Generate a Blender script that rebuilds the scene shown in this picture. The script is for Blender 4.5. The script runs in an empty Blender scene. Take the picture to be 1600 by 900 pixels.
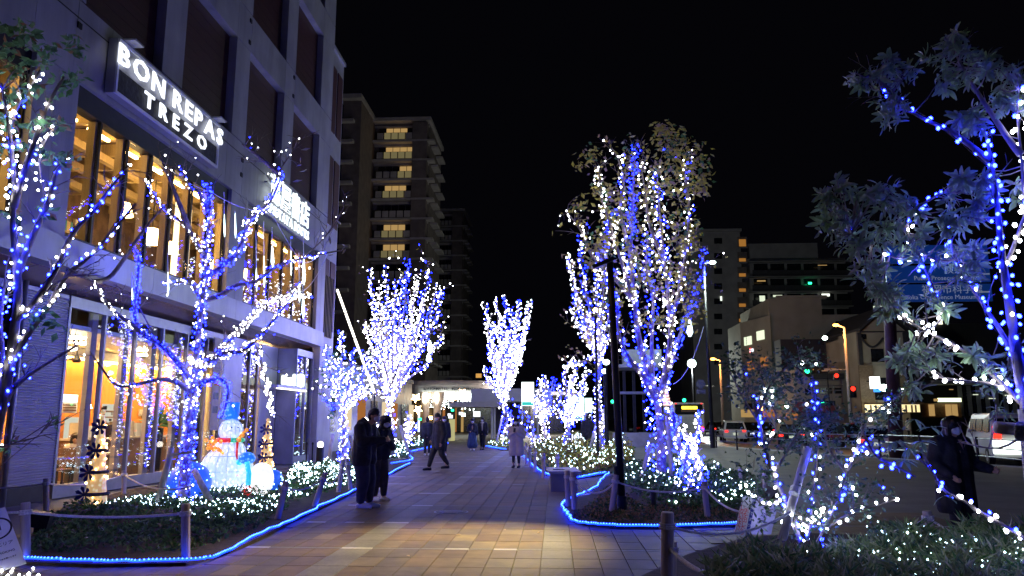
import bpy, bmesh, math, random
import numpy as np
from mathutils import Vector, Matrix
R = random.Random(7)
NR = np.random.RandomState(7)
sc = bpy.context.scene
COL = sc.collection
PI = math.pi
# ---------------------------------------------------------------- camera, world, exposure
FP, CH, YAW, PIT = 1200.0, 1.6, math.radians(3.2), math.atan(205 / 1200.0)
cam = bpy.data.cameras.new('camera'); cam.sensor_width = 36; cam.lens = 36 * FP / 1600
cam.clip_start = .05; cam.clip_end = 3000
co = bpy.data.objects.new('camera', cam); COL.objects.link(co)
co.location = (0, 0, CH); co.rotation_euler = (PI / 2 + PIT, 0, YAW); sc.camera = co
w = bpy.data.worlds.new('World'); sc.world = w; w.use_nodes = True
wn = w.node_tree.nodes; bg = wn['Background']
bg.inputs[0].default_value = (.22, .21, .36, 1); bg.inputs[1].default_value = .0055
sc.view_settings.view_transform = 'Standard'; sc.view_settings.look = 'None'
sc.view_settings.exposure = 0; sc.view_settings.gamma = 1
sc.cycles.use_light_tree = True; sc.cycles.use_denoising = True
sc.cycles.max_bounces = 5; sc.cycles.diffuse_bounces = 2; sc.cycles.glossy_bounces = 3
sc.cycles.transparent_max_bounces = 8; sc.cycles.transmission_bounces = 3
sc.cycles.sample_clamp_indirect = 2.0; sc.cycles.caustics_reflective = False; sc.cycles.caustics_refractive = False

def ray(px, py):
    x = (px - 800) / FP; y = -(py - 450) / FP
    d = (x, math.cos(PIT) - y * math.sin(PIT), math.sin(PIT) + y * math.cos(PIT))
    c, s = math.cos(YAW), math.sin(YAW)
    return Vector((c * d[0] - s * d[1], s * d[0] + c * d[1], d[2]))
def G(px, py, z=0.0):
    d = ray(px, py); t = (z - CH) / d.z; return Vector((d.x * t, d.y * t, z))
def P(px, py, Y):
    d = ray(px, py); t = Y / d.y; return Vector((d.x * t, Y, CH + d.z * t))

# ---------------------------------------------------------------- materials
MATS = {}
def mat(name, col=(.5, .5, .5), rough=.6, metal=0, var=.15, scale=6, bump=.0, bscale=None, stretch=None, spec=.5, col2=None, trans=0, dirt=0, dstretch=(1, 1, 1)):
    if name in MATS: return MATS[name]
    m = bpy.data.materials.new(name); m.use_nodes = True; nt = m.node_tree; n = nt.nodes; l = nt.links
    b = n['Principled BSDF']; b.inputs['Roughness'].default_value = rough; b.inputs['Metallic'].default_value = metal
    b.inputs['Specular IOR Level'].default_value = spec
    tc = n.new('ShaderNodeTexCoord'); mp = n.new('ShaderNodeMapping'); l.new(tc.outputs['Object'], mp.inputs[0])
    if stretch: mp.inputs['Scale'].default_value = stretch
    nz = n.new('ShaderNodeTexNoise'); nz.inputs['Scale'].default_value = scale; nz.inputs['Detail'].default_value = 6
    l.new(mp.outputs[0], nz.inputs[0])
    cr = n.new('ShaderNodeValToRGB'); l.new(nz.outputs[0], cr.inputs[0])
    c2 = col2 or tuple(min(1, c * (1 + var)) for c in col)
    c1 = tuple(c * (1 - var) for c in col)
    cr.color_ramp.elements[0].position = .35; cr.color_ramp.elements[1].position = .68
    cr.color_ramp.elements[0].color = (*c1, 1); cr.color_ramp.elements[1].color = (*c2, 1)
    l.new(cr.outputs[0], b.inputs['Base Color'])
    if dirt:   # stains and wear that run on from one piece to the next
        ge = n.new('ShaderNodeNewGeometry'); m2 = n.new('ShaderNodeMapping'); m2.inputs['Scale'].default_value = dstretch; l.new(ge.outputs['Position'], m2.inputs[0])
        d1 = n.new('ShaderNodeTexNoise'); d1.inputs['Scale'].default_value = .9; d1.inputs['Detail'].default_value = 9; d1.inputs['Roughness'].default_value = .68; l.new(m2.outputs[0], d1.inputs[0])
        dr = n.new('ShaderNodeValToRGB'); dr.color_ramp.elements[0].position = .36; dr.color_ramp.elements[1].position = .62
        k = 1 - dirt; dr.color_ramp.elements[0].color = (k, k, k, 1); dr.color_ramp.elements[1].color = (1.08, 1.07, 1.05, 1); l.new(d1.outputs[0], dr.inputs[0])
        mu = n.new('ShaderNodeMixRGB'); mu.blend_type = 'MULTIPLY'; mu.inputs[0].default_value = 1; l.new(cr.outputs[0], mu.inputs[1]); l.new(dr.outputs[0], mu.inputs[2]); l.new(mu.outputs[0], b.inputs['Base Color'])
        l.new(ge.outputs['Position'], mp.inputs[0])
        rr_ = n.new('ShaderNodeMapRange'); rr_.inputs['To Min'].default_value = max(.1, rough - .16); rr_.inputs['To Max'].default_value = min(1, rough + .16); l.new(d1.outputs[0], rr_.inputs[0]); l.new(rr_.outputs[0], b.inputs['Roughness'])
    if bump:
        n2 = n.new('ShaderNodeTexNoise'); n2.inputs['Scale'].default_value = bscale or scale * 4; n2.inputs['Detail'].default_value = 4
        l.new(mp.outputs[0], n2.inputs[0]); bp = n.new('ShaderNodeBump'); bp.inputs['Strength'].default_value = bump
        bp.inputs['Distance'].default_value = .02
        l.new(n2.outputs[0], bp.inputs['Height']); l.new(bp.outputs[0], b.inputs['Normal'])
    if trans:
        t = n.new('ShaderNodeBsdfTranslucent'); l.new(cr.outputs[0], t.inputs[0]); mx = n.new('ShaderNodeMixShader'); mx.inputs[0].default_value = trans
        l.new(b.outputs[0], mx.inputs[1]); l.new(t.outputs[0], mx.inputs[2]); l.new(mx.outputs[0], n['Material Output'].inputs[0])
    MATS[name] = m; return m
def emis(name, col, st, core=None):
    if name in MATS: return MATS[name]
    m = bpy.data.materials.new(name); m.use_nodes = True; nt = m.node_tree; n = nt.nodes; l = nt.links
    for x in list(n):
        if x.type != 'OUTPUT_MATERIAL': n.remove(x)
    e = n.new('ShaderNodeEmission'); e.inputs[0].default_value = (*col, 1); e.inputs[1].default_value = st
    out = [x for x in n if x.type == 'OUTPUT_MATERIAL'][0]; l.new(e.outputs[0], out.inputs[0])
    if core:   # the die glows paler than its coloured cap
        lw = n.new('ShaderNodeLayerWeight'); lw.inputs[0].default_value = .35
        mx = n.new('ShaderNodeMixRGB'); mx.inputs[1].default_value = (*core, 1); mx.inputs[2].default_value = (*col, 1)
        l.new(lw.outputs['Facing'], mx.inputs[0]); l.new(mx.outputs[0], e.inputs[0])
    MATS[name] = m; return m
def glassmat(name, tint=(.9, .95, 1), refl=.12):
    if name in MATS: return MATS[name]
    m = bpy.data.materials.new(name); m.use_nodes = True; nt = m.node_tree; n = nt.nodes; l = nt.links
    for x in list(n):
        if x.type != 'OUTPUT_MATERIAL': n.remove(x)
    out = [x for x in n if x.type == 'OUTPUT_MATERIAL'][0]
    t = n.new('ShaderNodeBsdfTransparent'); t.inputs[0].default_value = (*tint, 1)
    g = n.new('ShaderNodeBsdfGlossy'); g.inputs[1].default_value = .02
    f = n.new('ShaderNodeLayerWeight'); f.inputs[0].default_value = .5
    pw = n.new('ShaderNodeMath'); pw.operation = 'POWER'; pw.inputs[1].default_value = 4; l.new(f.outputs['Facing'], pw.inputs[0])
    ma = n.new('ShaderNodeMath'); ma.operation = 'MULTIPLY_ADD'; ma.inputs[1].default_value = .55; ma.inputs[2].default_value = refl; l.new(pw.outputs[0], ma.inputs[0])
    mx = n.new('ShaderNodeMixShader'); l.new(ma.outputs[0], mx.inputs[0]); l.new(t.outputs[0], mx.inputs[1]); l.new(g.outputs[0], mx.inputs[2])
    l.new(mx.outputs[0], out.inputs[0]); MATS[name] = m; return m

M_panel = mat('wall_panel_paint', (.32, .312, .325), .5, 0, .1, 1.3, .06, dirt=.22, dstretch=(1, 1.6, .22))
M_panelb = mat('fascia_paint', (.36, .362, .385), .4, .1, .1, 1.6, dirt=.2, dstretch=(1, 1.6, .3))
M_red = mat('maroon_panel', (.05, .009, .014), .55, 0, .2, 3, .1, 40, (1, 1, 8))
M_louv = mat('louvre_paint', (.36, .36, .39), .4, .2, .06, 3)
M_dark = mat('dark_metal', (.02, .02, .024), .45, .4, .2, 5)
M_gate = mat('grey_metal', (.32, .33, .36), .4, .4, .1, 5)
M_timber = mat('lit_timber', (.50, .36, .15), .5, 0, .12, 4, 0, None, (8, 8, .6))
M_beige = mat('beige_column', (.42, .37, .32), .5, 0, .08, 4)
M_soffit = mat('soffit_metal', (.38, .27, .22), .25, .55, .1, 3)
M_white = mat('white_paint', (.75, .76, .78), .5, 0, .04, 4)
M_orange = mat('orange_wall', (.85, .28, .03), .7, 0, .05, 2)
M_wood = mat('wood_brown', (.19, .10, .05), .5, 0, .3, 6, .1, 20, (1, 8, 1))
M_post = mat('post_wood', (.56, .47, .40), .7, 0, .25, 8, .4, 40, (1, 1, .15))
M_postw = mat('support_pole_wood', (.55, .50, .46), .7, 0, .25, 8, .4, 30, (1, 1, .15))
M_rope = mat('rope_fibre', (.78, .75, .7), .8, 0, .2, 60, .5, 90)
M_bark = mat('bark', (.22, .18, .16), .85, 0, .4, 14, .6, 40, (1, 1, .4))
M_bark2 = mat('pale_bark', (.24, .19, .17), .8, 0, .3, 14, .5, 40, (1, 1, .4))
M_soil = mat('soil', (.055, .04, .03), .95, 0, .4, 12, .8, 60)
M_leafg = mat('leaf_green', (.09, .21, .07), .5, 0, .3, 20, trans=.4)
M_leafd = mat('leaf_dark_green', (.045, .10, .04), .45, 0, .35, 20, trans=.3)
M_leafy = mat('leaf_yellow_green', (.55, .47, .08), .6, 0, .35, 9, trans=.4)
M_leafb = mat('leaf_brown', (.3, .18, .10), .7, 0, .35, 9, trans=.4)
M_leafr = mat('leaf_evergreen', (.30, .44, .22), .36, 0, .35, 10, spec=.6, trans=.3)
M_grass = mat('grass_blade', (.24, .31, .12), .55, 0, .4, 9, trans=.3)
M_asph = mat('asphalt', (.05, .05, .053), .36, 0, .25, 30, .3, 80, dirt=.3)
M_walk = mat('sidewalk_asphalt', (.15, .15, .145), .7, 0, .14, 40, .25, 90, dirt=.4)
M_conc = mat('concrete', (.33, .32, .31), .75, 0, .12, 3, .2, 30)
M_tan = mat('paver_tan', (.165, .115, .066), .62, 0, .16, 5, .15, 60, dirt=.42, spec=.28)
M_tan2 = mat('paver_beige', (.205, .16, .10), .62, 0, .14, 5, .15, 60, dirt=.42, spec=.28)
M_tan3 = mat('paver_red_brown', (.12, .078, .05), .62, 0, .2, 5, .15, 60, dirt=.42, spec=.28)
M_tan4 = mat('paver_grey_brown', (.13, .105, .085), .62, 0, .16, 5, .15, 60, dirt=.42, spec=.28)
M_gran = mat('paver_grey_granite', (.2, .19, .18), .62, 0, .12, 30, .1, 60, dirt=.42, spec=.28)
M_granl = mat('paver_white_granite', (.5, .49, .47), .45, 0, .1, 30, .1, 60, dirt=.42)
M_skin = mat('skin', (.55, .33, .24), .55, 0, .06, 8)
M_black = mat('black_cloth', (.022, .022, .026), .8, 0, .5, 9, .9, 12)
M_navy = mat('navy_cloth', (.018, .02, .045), .8, 0, .3, 7, .5, 14)
M_brown = mat('brown_cloth', (.075, .055, .045), .85, 0, .3, 7, .5, 14)
M_denim = mat('denim_blue', (.06, .10, .2), .85, 0, .2, 7, .5, 14)
M_coat = mat('beige_coat', (.50, .42, .38), .85, 0, .1, 5, .4, 12)
M_cream = mat('cream_cloth', (.65, .56, .42), .85, 0, .1, 5, .4, 20)
M_hair = mat('dark_hair', (.008, .007, .007), .45, 0, .3, 30, .6, 60, (1, 1, .2))
M_mask = mat('white_mask', (.8, .82, .85), .8, 0, .03, 10)
M_glassd = glassmat('window_glass', (.93, .95, .97), .05)
M_glassk = glassmat('dark_glass', (.25, .27, .33), .08)
M_tyre = mat('tyre_rubber', (.02, .02, .02), .8)
E_w = emis('led_white', (.85, .82, 1.0), 17.5, (.95, 1, 1))
E_w2 = emis('led_white_near', (.85, .88, 1.0), 25.0, (.75, .85, 1))
E_b2 = emis('led_blue_near', (.003, .006, 1.0), 75, (.01, .02, 1))
E_b = emis('led_blue', (.004, .006, 1.0), 56, (.004, .009, 1))
E_rope = emis('led_rope_blue', (.003, .022, 1.0), 14)
E_roped = emis('led_rope_dot', (.03, .10, 1.0), 16)
E_net = emis('led_net', (.62, .86, 1.0), 12.0)
E_warm = emis('warm_light', (1, .62, .22), 55)
E_warml = emis('warm_light_soft', (1, .6, .22), 22)
E_sign = emis('sign_light', (.85, .9, 1), 1.7)
E_or = emis('orange_lamp', (1, .33, .05), 14)
E_cool = emis('cool_lamp', (.75, 1, .88), 14)
E_redl = emis('tail_light', (1, .03, .015), 3)
E_grn = emis('green_signal', (.02, 1, .35), 6)
E_win = emis('lit_window_warm', (1, .62, .22), .42)
E_winw = emis('lit_window_white', (.9, 1, .75), .9)
E_wino = emis('lit_window_orange', (1, .38, .1), .35)

# ---------------------------------------------------------------- object helpers
def tag(o, label=None, cat=None, group=None, kind=None):
    if label: o['label'] = label
    if cat: o['category'] = cat
    if group: o['group'] = group
    if kind: o['kind'] = kind
    return o
def thing(name, label, cat, loc=(0, 0, 0), rz=0, group=None):
    o = bpy.data.objects.new(name, None); o.empty_display_size = .2; COL.objects.link(o)
    o.location = loc; o.rotation_euler = (0, 0, rz); return tag(o, label, cat, group)
def copy_tree(o, parent=None):
    c = o.copy(); COL.objects.link(c); c.parent = parent
    for ch in list(o.children): copy_tree(ch, c)
    return c
def wloc(o):
    v = Vector((0, 0, 0))
    while o is not None: v += Vector(o.location); o = o.parent
    return v
class MB:
    def __init__(s): s.v = []; s.f = []; s.mi = []
    def add(s, vs, fs, mi=0):
        k = len(s.v); s.v += [tuple(x) for x in vs]; s.f += [tuple(i + k for i in f) for f in fs]; s.mi += [mi] * len(fs); return s
    def box(s, x0, x1, y0, y1, z0, z1, mi=0):
        return s.add([(x0, y0, z0), (x1, y0, z0), (x1, y1, z0), (x0, y1, z0), (x0, y0, z1), (x1, y0, z1), (x1, y1, z1), (x0, y1, z1)],
                     [(0, 3, 2, 1), (4, 5, 6, 7), (0, 1, 5, 4), (1, 2, 6, 5), (2, 3, 7, 6), (3, 0, 4, 7)], mi)
    def cbox(s, c, sz, rz=0, mi=0, rx=0, ry=0):
        m = Matrix.Rotation(rz, 3, 'Z') @ Matrix.Rotation(ry, 3, 'Y') @ Matrix.Rotation(rx, 3, 'X'); c = Vector(c)
        vs = [c + m @ Vector((a * sz[0] / 2, b * sz[1] / 2, d * sz[2] / 2)) for d in (-1, 1) for a, b in ((-1, -1), (1, -1), (1, 1), (-1, 1))]
        return s.add(vs, [(0, 3, 2, 1), (4, 5, 6, 7), (0, 1, 5, 4), (1, 2, 6, 5), (2, 3, 7, 6), (3, 0, 4, 7)], mi)
    def prism(s, pts, axis, a, b, mi=0):
        n = len(pts)
        def mk(p, t): return (t, p[0], p[1]) if axis == 'x' else ((p[0], t, p[1]) if axis == 'y' else (p[0], p[1], t))
        return s.add([mk(p, a) for p in pts] + [mk(p, b) for p in pts],
                     [tuple(range(n)), tuple(range(2 * n - 1, n - 1, -1))] + [(i, i + n, (i + 1) % n + n, (i + 1) % n) for i in range(n)], mi)
    def tube(s, pts, rad, n=6, mi=0, cap=True):
        pts = [Vector(p) for p in pts]
        if not hasattr(rad, '__len__'): rad = [rad] * len(pts)
        k = len(s.v); vs = []; fs = []
        up = Vector((.13, .31, .94))
        for i, p in enumerate(pts):
            t = (pts[min(i + 1, len(pts) - 1)] - pts[max(i - 1, 0)])
            if t.length < 1e-9: t = Vector((0, 0, 1))
            t.normalize(); a = t.cross(up if abs(t.dot(up)) < .95 else Vector((1, 0, 0))).normalized(); b = t.cross(a)
            for j in range(n):
                th = 2 * PI * j / n; vs.append(p + (a * math.cos(th) + b * math.sin(th)) * rad[i])
        for i in range(len(pts) - 1):
            for j in range(n): fs.append((i * n + j, i * n + (j + 1) % n, (i + 1) * n + (j + 1) % n, (i + 1) * n + j))
        if cap: fs.append(tuple(range(n - 1, -1, -1))); fs.append(tuple((len(pts) - 1) * n + j for j in range(n)))
        return s.add(vs, fs, mi)
    def lathe(s, prof, n=16, c=(0, 0, 0), mi=0):
        vs = [(c[0] + r * math.cos(2 * PI * j / n), c[1] + r * math.sin(2 * PI * j / n), c[2] + z) for r, z in prof for j in range(n)]
        fs = [(i * n + j, i * n + (j + 1) % n, (i + 1) * n + (j + 1) % n, (i + 1) * n + j) for i in range(len(prof) - 1) for j in range(n)]
        fs += [tuple(range(n - 1, -1, -1)), tuple((len(prof) - 1) * n + j for j in range(n))]
        return s.add(vs, fs, mi)
    def ball(s, c, r, n=12, m=8, sq=(1, 1, 1), mi=0):
        vs = []; fs = []
        for i in range(m + 1):
            a = PI * i / m; rr = math.sin(a) * r + 1e-4; z = -math.cos(a) * r
            for j in range(n): vs.append((c[0] + rr * math.cos(2 * PI * j / n) * sq[0], c[1] + rr * math.sin(2 * PI * j / n) * sq[1], c[2] + z * sq[2]))
        for i in range(m):
            for j in range(n): fs.append((i * n + j, i * n + (j + 1) % n, (i + 1) * n + (j + 1) % n, (i + 1) * n + j))
        return s.add(vs, fs, mi)
    def quad(s, a, b, c, d, mi=0): return s.add([a, b, c, d], [(0, 1, 2, 3)], mi)
    def build(s, name, mats, parent=None, world=False, smooth=False, bevel=0):
        me = bpy.data.meshes.new(name)
        off = wloc(parent) if (world and parent is not None) else Vector((0, 0, 0))
        vs = s.v if not world else [(v[0] - off.x, v[1] - off.y, v[2] - off.z) for v in s.v]
        me.from_pydata(vs, [], s.f)
        if not isinstance(mats, (list, tuple)): mats = [mats]
        for m in mats: me.materials.append(m)
        if any(s.mi): me.polygons.foreach_set('material_index', s.mi)
        if smooth: me.polygons.foreach_set('use_smooth', [True] * len(me.polygons))
        me.update()
        o = bpy.data.objects.new(name, me); COL.objects.link(o)
        if parent is not None: o.parent = parent
        if bevel:
            b = o.modifiers.new('bevel', 'BEVEL'); b.width = bevel; b.segments = 2; b.limit_method = 'ANGLE'
        return o
def npmesh(name, V, F, mats, parent=None, world=True, mi=None, smooth=False):
    """V (n,3) array, F (m,k) array of one face size"""
    me = bpy.data.meshes.new(name)
    if world and parent is not None: V = V - np.array(wloc(parent))
    k = F.shape[1]
    me.vertices.add(len(V)); me.vertices.foreach_set('co', V.astype(np.float32).ravel())
    me.loops.add(F.size); me.loops.foreach_set('vertex_index', F.astype(np.int32).ravel())
    me.polygons.add(len(F)); me.polygons.foreach_set('loop_start', np.arange(0, F.size, k, dtype=np.int32))
    if not isinstance(mats, (list, tuple)): mats = [mats]
    for m in mats: me.materials.append(m)
    if mi is not None: me.polygons.foreach_set('material_index', np.asarray(mi, dtype=np.int32))
    if smooth: me.polygons.foreach_set('use_smooth', np.ones(len(F), dtype=bool))
    me.update(calc_edges=True); me.validate()
    o = bpy.data.objects.new(name, me); COL.objects.link(o)
    if parent is not None: o.parent = parent
    return o
OCT_V = np.array([(1, 0, 0), (.31, .95, 0), (-.81, .59, 0), (-.81, -.59, 0), (.31, -.95, 0), (0, 0, 1.15), (0, 0, -1.15)], float)
OCT_F = np.array([(0, 1, 5), (1, 2, 5), (2, 3, 5), (3, 4, 5), (4, 0, 5), (1, 0, 6), (2, 1, 6), (3, 2, 6), (4, 3, 6), (0, 4, 6)])
def bulbs(pts, r, name, m, parent, jit=.38):
    pts = np.array([tuple(p) for p in pts], float)
    if not len(pts): return None
    n = len(pts); rr = r * (1 + NR.uniform(-jit, jit, n))
    V = (OCT_V[None] * rr[:, None, None] + pts[:, None]).reshape(-1, 3)
    F = (OCT_F[None] + (np.arange(n) * 7)[:, None, None]).reshape(-1, 3)
    o = npmesh(name, V, F, m, parent, smooth=True); o['kind'] = 'stuff'; return o
def leaves(pts, size, parent, mats, name='foliage', droop=0.0, wid=.45, up=.3, jit=.35, weights=None, dirs=None, stuff=True):
    pts = np.array([tuple(p) for p in pts], float); n = len(pts)
    if n == 0: return None
    d = NR.normal(size=(n, 3)) if dirs is None else np.array(dirs, float) + NR.normal(size=(n, 3)) * .25
    d[:, 2] = d[:, 2] * .6 + up - droop
    d /= np.linalg.norm(d, axis=1)[:, None]
    q = NR.normal(size=(n, 3)); s = np.cross(d, q); s /= np.linalg.norm(s, axis=1)[:, None]; nn = np.cross(d, s)
    L = (size * (1 + NR.uniform(-jit, jit, n)))[:, None]
    tip = pts + d * L + nn * L * -.12; mid = pts + d * L * .48
    V = np.stack([pts, mid + s * L * wid * .5, tip, mid - s * L * wid * .5 , mid + nn * L * .09], 1).reshape(-1, 3)
    b = np.arange(n) * 5
    F = np.stack([np.stack([b, b + 1, b + 4], 1), np.stack([b + 1, b + 2, b + 4], 1), np.stack([b + 2, b + 3, b + 4], 1), np.stack([b + 3, b, b + 4], 1)], 1).reshape(-1, 3)
    mi = None
    if len(mats) > 1: mi = np.repeat(NR.choice(len(mats), n, p=weights), 4)
    o = npmesh(name, V, F, mats, parent, mi=mi)
    if stuff: o['kind'] = 'stuff'
    return o
_dg = None
def text(body, size, M, m, parent, name='lettering', depth=.01, align='CENTER', offset=0, sp=1.0):
    """flat lettering on matrix M (x right, y up), converted to a mesh"""
    c = bpy.data.curves.new(name, 'FONT'); c.body = body; c.size = size; c.extrude = depth; c.align_x = align; c.align_y = 'CENTER'
    c.offset = offset; c.space_character = sp; c.resolution_u = 2
    t = bpy.data.objects.new('tmp', c); COL.objects.link(t); bpy.context.view_layer.update()
    dg = bpy.context.evaluated_depsgraph_get()
    me = bpy.data.meshes.new_from_object(t.evaluated_get(dg)); bpy.data.objects.remove(t)
    me.transform(M); me.materials.clear(); me.materials.append(m)
    o = bpy.data.objects.new(name, me); COL.objects.link(o)
    if parent is not None:
        o.parent = parent
        me.transform(Matrix.Translation(-wloc(parent)))
    return o
def frame(o, xdir, ydir=(0, 0, 1)):
    x = Vector(xdir).normalized(); y = Vector(ydir).normalized(); z = x.cross(y)
    return Matrix(((x.x, y.x, z.x, o[0]), (x.y, y.y, z.y, o[1]), (x.z, y.z, z.z, o[2]), (0, 0, 0, 1)))
def chartext(body, size, M, m, parent, name='letter', depth=.02, offset=.006, gap=.09):
    """each character a raised letter of its own, centred on M"""
    obs = []; x = 0
    for ch in body:
        if ch == ' ': x += size * .32; continue
        o = text(ch, size, Matrix.Identity(4), m, None, name, depth, 'LEFT', offset); xs = [v.co.x for v in o.data.vertices]; a, b = min(xs), max(xs)
        obs.append((o, x - a)); x += b - a + size * gap
    for o, dx in obs:
        o.data.transform(Matrix.Translation((dx - x / 2, 0, 0))); o.data.transform(M); o.parent = parent; o.data.transform(Matrix.Translation(-wloc(parent)))
def gz(sd): return max(-1.9 * sd, min(1.9 * sd, R.gauss(0, sd)))
def smoothline(pts, k=4):
    pts = [Vector(p) for p in pts]
    if len(pts) < 3: return pts
    out = []
    for i in range(len(pts) - 1):
        p0, p1, p2, p3 = pts[max(i - 1, 0)], pts[i], pts[i + 1], pts[min(i + 2, len(pts) - 1)]
        for j in range(k):
            t = j / k
            out.append(.5 * ((2 * p1) + (p2 - p0) * t + (2 * p0 - 5 * p1 + 4 * p2 - p3) * t * t + (3 * p1 - p0 - 3 * p2 + p3) * t ** 3))
    out.append(pts[-1]); return out
def sag(a, b, drop, n=10):
    a = Vector(a); b = Vector(b)
    return [a.lerp(b, i / n) - Vector((0, 0, drop * 4 * (i / n) * (1 - i / n))) for i in range(n + 1)]
# ================================================================ SETTING
def PXp(px, py, X):
    d = ray(px, py); t = X / d.x; return Vector((X, d.y * t, CH + d.z * t))
def poly(name, pts, z0, z1, m):
    mb = MB(); mb.prism([(p[0], p[1]) for p in pts], 'z', z0, z1); o = mb.build(name, m); return tag(o, kind='structure')
ROADE = [(24, -10), (17.8, 18), (16.2, 25), (12.6, 36), (9.8, 46), (8.2, 60), (7.4, 90), (7.4, 130)]
tag(MB().box(-1400, 1400, -300, 1600, -.5, -.14).build('ground', M_asph), kind='structure')
poly('sidewalk', [(-60, -10)] + ROADE + [(-60, 130)], -.135, 0, M_walk)
kb = MB(); kb.tube([(x + .08, y, -.06) for x, y in ROADE], .11, 4); tag(kb.build('kerb', M_conc), kind='structure')
far = poly('far_sidewalk', [(31, 20), (31, 62), (12, 86), (12, 140), (90, 140), (90, 20)], -.134, 0, M_walk)
mk = MB()   # painted road markings on the asphalt
for k in range(14): mk.box(23.6 - .16 * k, 23.75 - .16 * k, 22 + 5 * k, 25 + 5 * k, -.136, -.13)
for k in range(9): mk.box(11 + k * .9, 11.45 + k * .9, 76, 79, -.136, -.13)
mk.box(15.2, 15.32, 30, 34, -.136, -.13)
tag(mk.build('road_marking', mat('road_paint', (.6, .6, .58), .6, 0, .2, 8)), kind='structure')

# planting beds, outlined on the ground
bedA = [G(*p) for p in [(38, 884), (150, 888), (290, 886), (370, 862), (450, 822), (552, 772), (600, 747), (643, 727), (641, 719), (604, 720), (520, 735), (430, 749), (330, 757), (215, 765), (100, 795), (60, 830)]]
bedB = [G(*p) for p in [(602, 714), (640, 708), (690, 693), (680, 688), (640, 694), (590, 705)]]
bedC = [G(*p) for p in [(760, 698), (787, 705), (822, 703), (818, 696), (775, 692)]]
bedD = [G(*p) for p in [(818, 712), (832, 728), (850, 742), (882, 751), (930, 746), (962, 738), (985, 722), (990, 704), (960, 698), (900, 694), (845, 698)]]
bedE = [G(*p) for p in [(946, 748), (922, 776), (886, 784), (878, 797), (890, 812), (910, 822), (960, 827), (1160, 825), (1190, 800), (1215, 770), (1165, 742), (1080, 728), (1000, 730)]]
bedF = [G(*p) for p in [(985, 915), (1075, 872), (1165, 845), (1260, 838), (1420, 843), (1600, 862)]] + [Vector((8, 9.3, 0)), Vector((8.5, 5.5, 0)), Vector((1.0, 5.5, 0)), G(930, 960)]
BEDS = [bedA, bedB, bedC, bedD, bedE, bedF]
def inpoly(x, y, pl):
    c = False; j = len(pl) - 1
    for i in range(len(pl)):
        xi, yi, xj, yj = pl[i][0], pl[i][1], pl[j][0], pl[j][1]
        if (yi > y) != (yj > y) and x < (xj - xi) * (y - yi) / (yj - yi) + xi: c = not c
        j = i
    return c
for b in BEDS:
    if sum(b[i][0] * b[(i + 1) % len(b)][1] - b[(i + 1) % len(b)][0] * b[i][1] for i in range(len(b))) < 0: b.reverse()
    poly('planting_bed', b, .002, .045, M_soil)

# pavers: columns .303 wide and rows .57 deep between the granite bands
pav = []   # x0,x1,y0,y1,kind
PM = [M_tan, M_tan2, M_tan3, M_tan4, M_gran, M_granl]
cols = []
x = -2.7
while x > -9.0: cols.append((x - .303, x, 0)); x -= .303
cols.append((-2.7, -2.3, 1)); x = -2.3
for k in range(7): cols.append((x, x + .303, 0)); x += .303
cols.append((-.18, .18, 1)); x = .18
while x < 6.2: cols.append((x, x + .303, 0)); x += .303
y = 9.84 - 2.4 * 2
RP = random.Random(3)
while y < 64:
    for (a, b, g) in cols:
        rows = [(y, y + .12, 2)]; yy = y + .12
        for k in range(4): rows.append((yy, yy + .57, 0)); yy += .57
        for (c, d, h) in rows:
            mx, my = (a + b) / 2, (c + d) / 2
            if any(inpoly(mx, my, q) for q in BEDS): continue
            if mx < -7.6 and my < 13 or mx < -9: continue
            if mx > 1.2 and my > 14: continue
            if g and h: kd = 5 if mx < -1 else 4
            elif g: kd = 4
            elif h: kd = 4 if RP.random() < .8 else 5
            else:
                kd = RP.choices([0, 1, 2, 3], [.5, .15, .14, .21])[0]
            pav.append((a, b, c, d, kd))
    y += 2.4
def paver_geo(mb, x0, x1, y0, y1, mi=0, z=.012):
    g = .003; x0 += g; x1 -= g; y0 += g; y1 -= g; e = .004
    mb.add([(x0, y0, 0), (x1, y0, 0), (x1, y1, 0), (x0, y1, 0), (x0 + e, y0 + e, z), (x1 - e, y0 + e, z), (x1 - e, y1 - e, z), (x0 + e, y1 - e, z)],
           [(4, 5, 6, 7), (0, 1, 5, 4), (1, 2, 6, 5), (2, 3, 7, 6), (3, 0, 4, 7)], mi)
pav = [p for p in pav if p[3] > 6.2]
def pscore(p):
    mx, my = (p[0] + p[1]) / 2, (p[2] + p[3]) / 2
    vis = abs(mx + my * .056) < my * .69 and my > 7.2
    return (my if vis else 500 + my) + (40 if (p[3] - p[2]) < .2 else 0)
pav.sort(key=pscore)
root = thing('paved_path', None, None, (0, 0, 0)); root['kind'] = 'structure'
shared = {}
for p in pav[:299]:
    key = (round(p[1] - p[0], 3), round(p[3] - p[2], 3), p[4])
    if key not in shared:
        mb = MB(); paver_geo(mb, -key[0] / 2, key[0] / 2, -key[1] / 2, key[1] / 2); o = mb.build('paver', PM[p[4]], root); shared[key] = o.data
    else:
        o = bpy.data.objects.new('paver', shared[key]); COL.objects.link(o); o.parent = root
    o.location = ((p[0] + p[1]) / 2, (p[2] + p[3]) / 2, RP.uniform(-.0015, .0015))
mb = MB()
for p in pav[299:]: paver_geo(mb, *p[:4], mi=p[4])
o = mb.build('paver', PM, root); o['kind'] = 'stuff'

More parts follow.
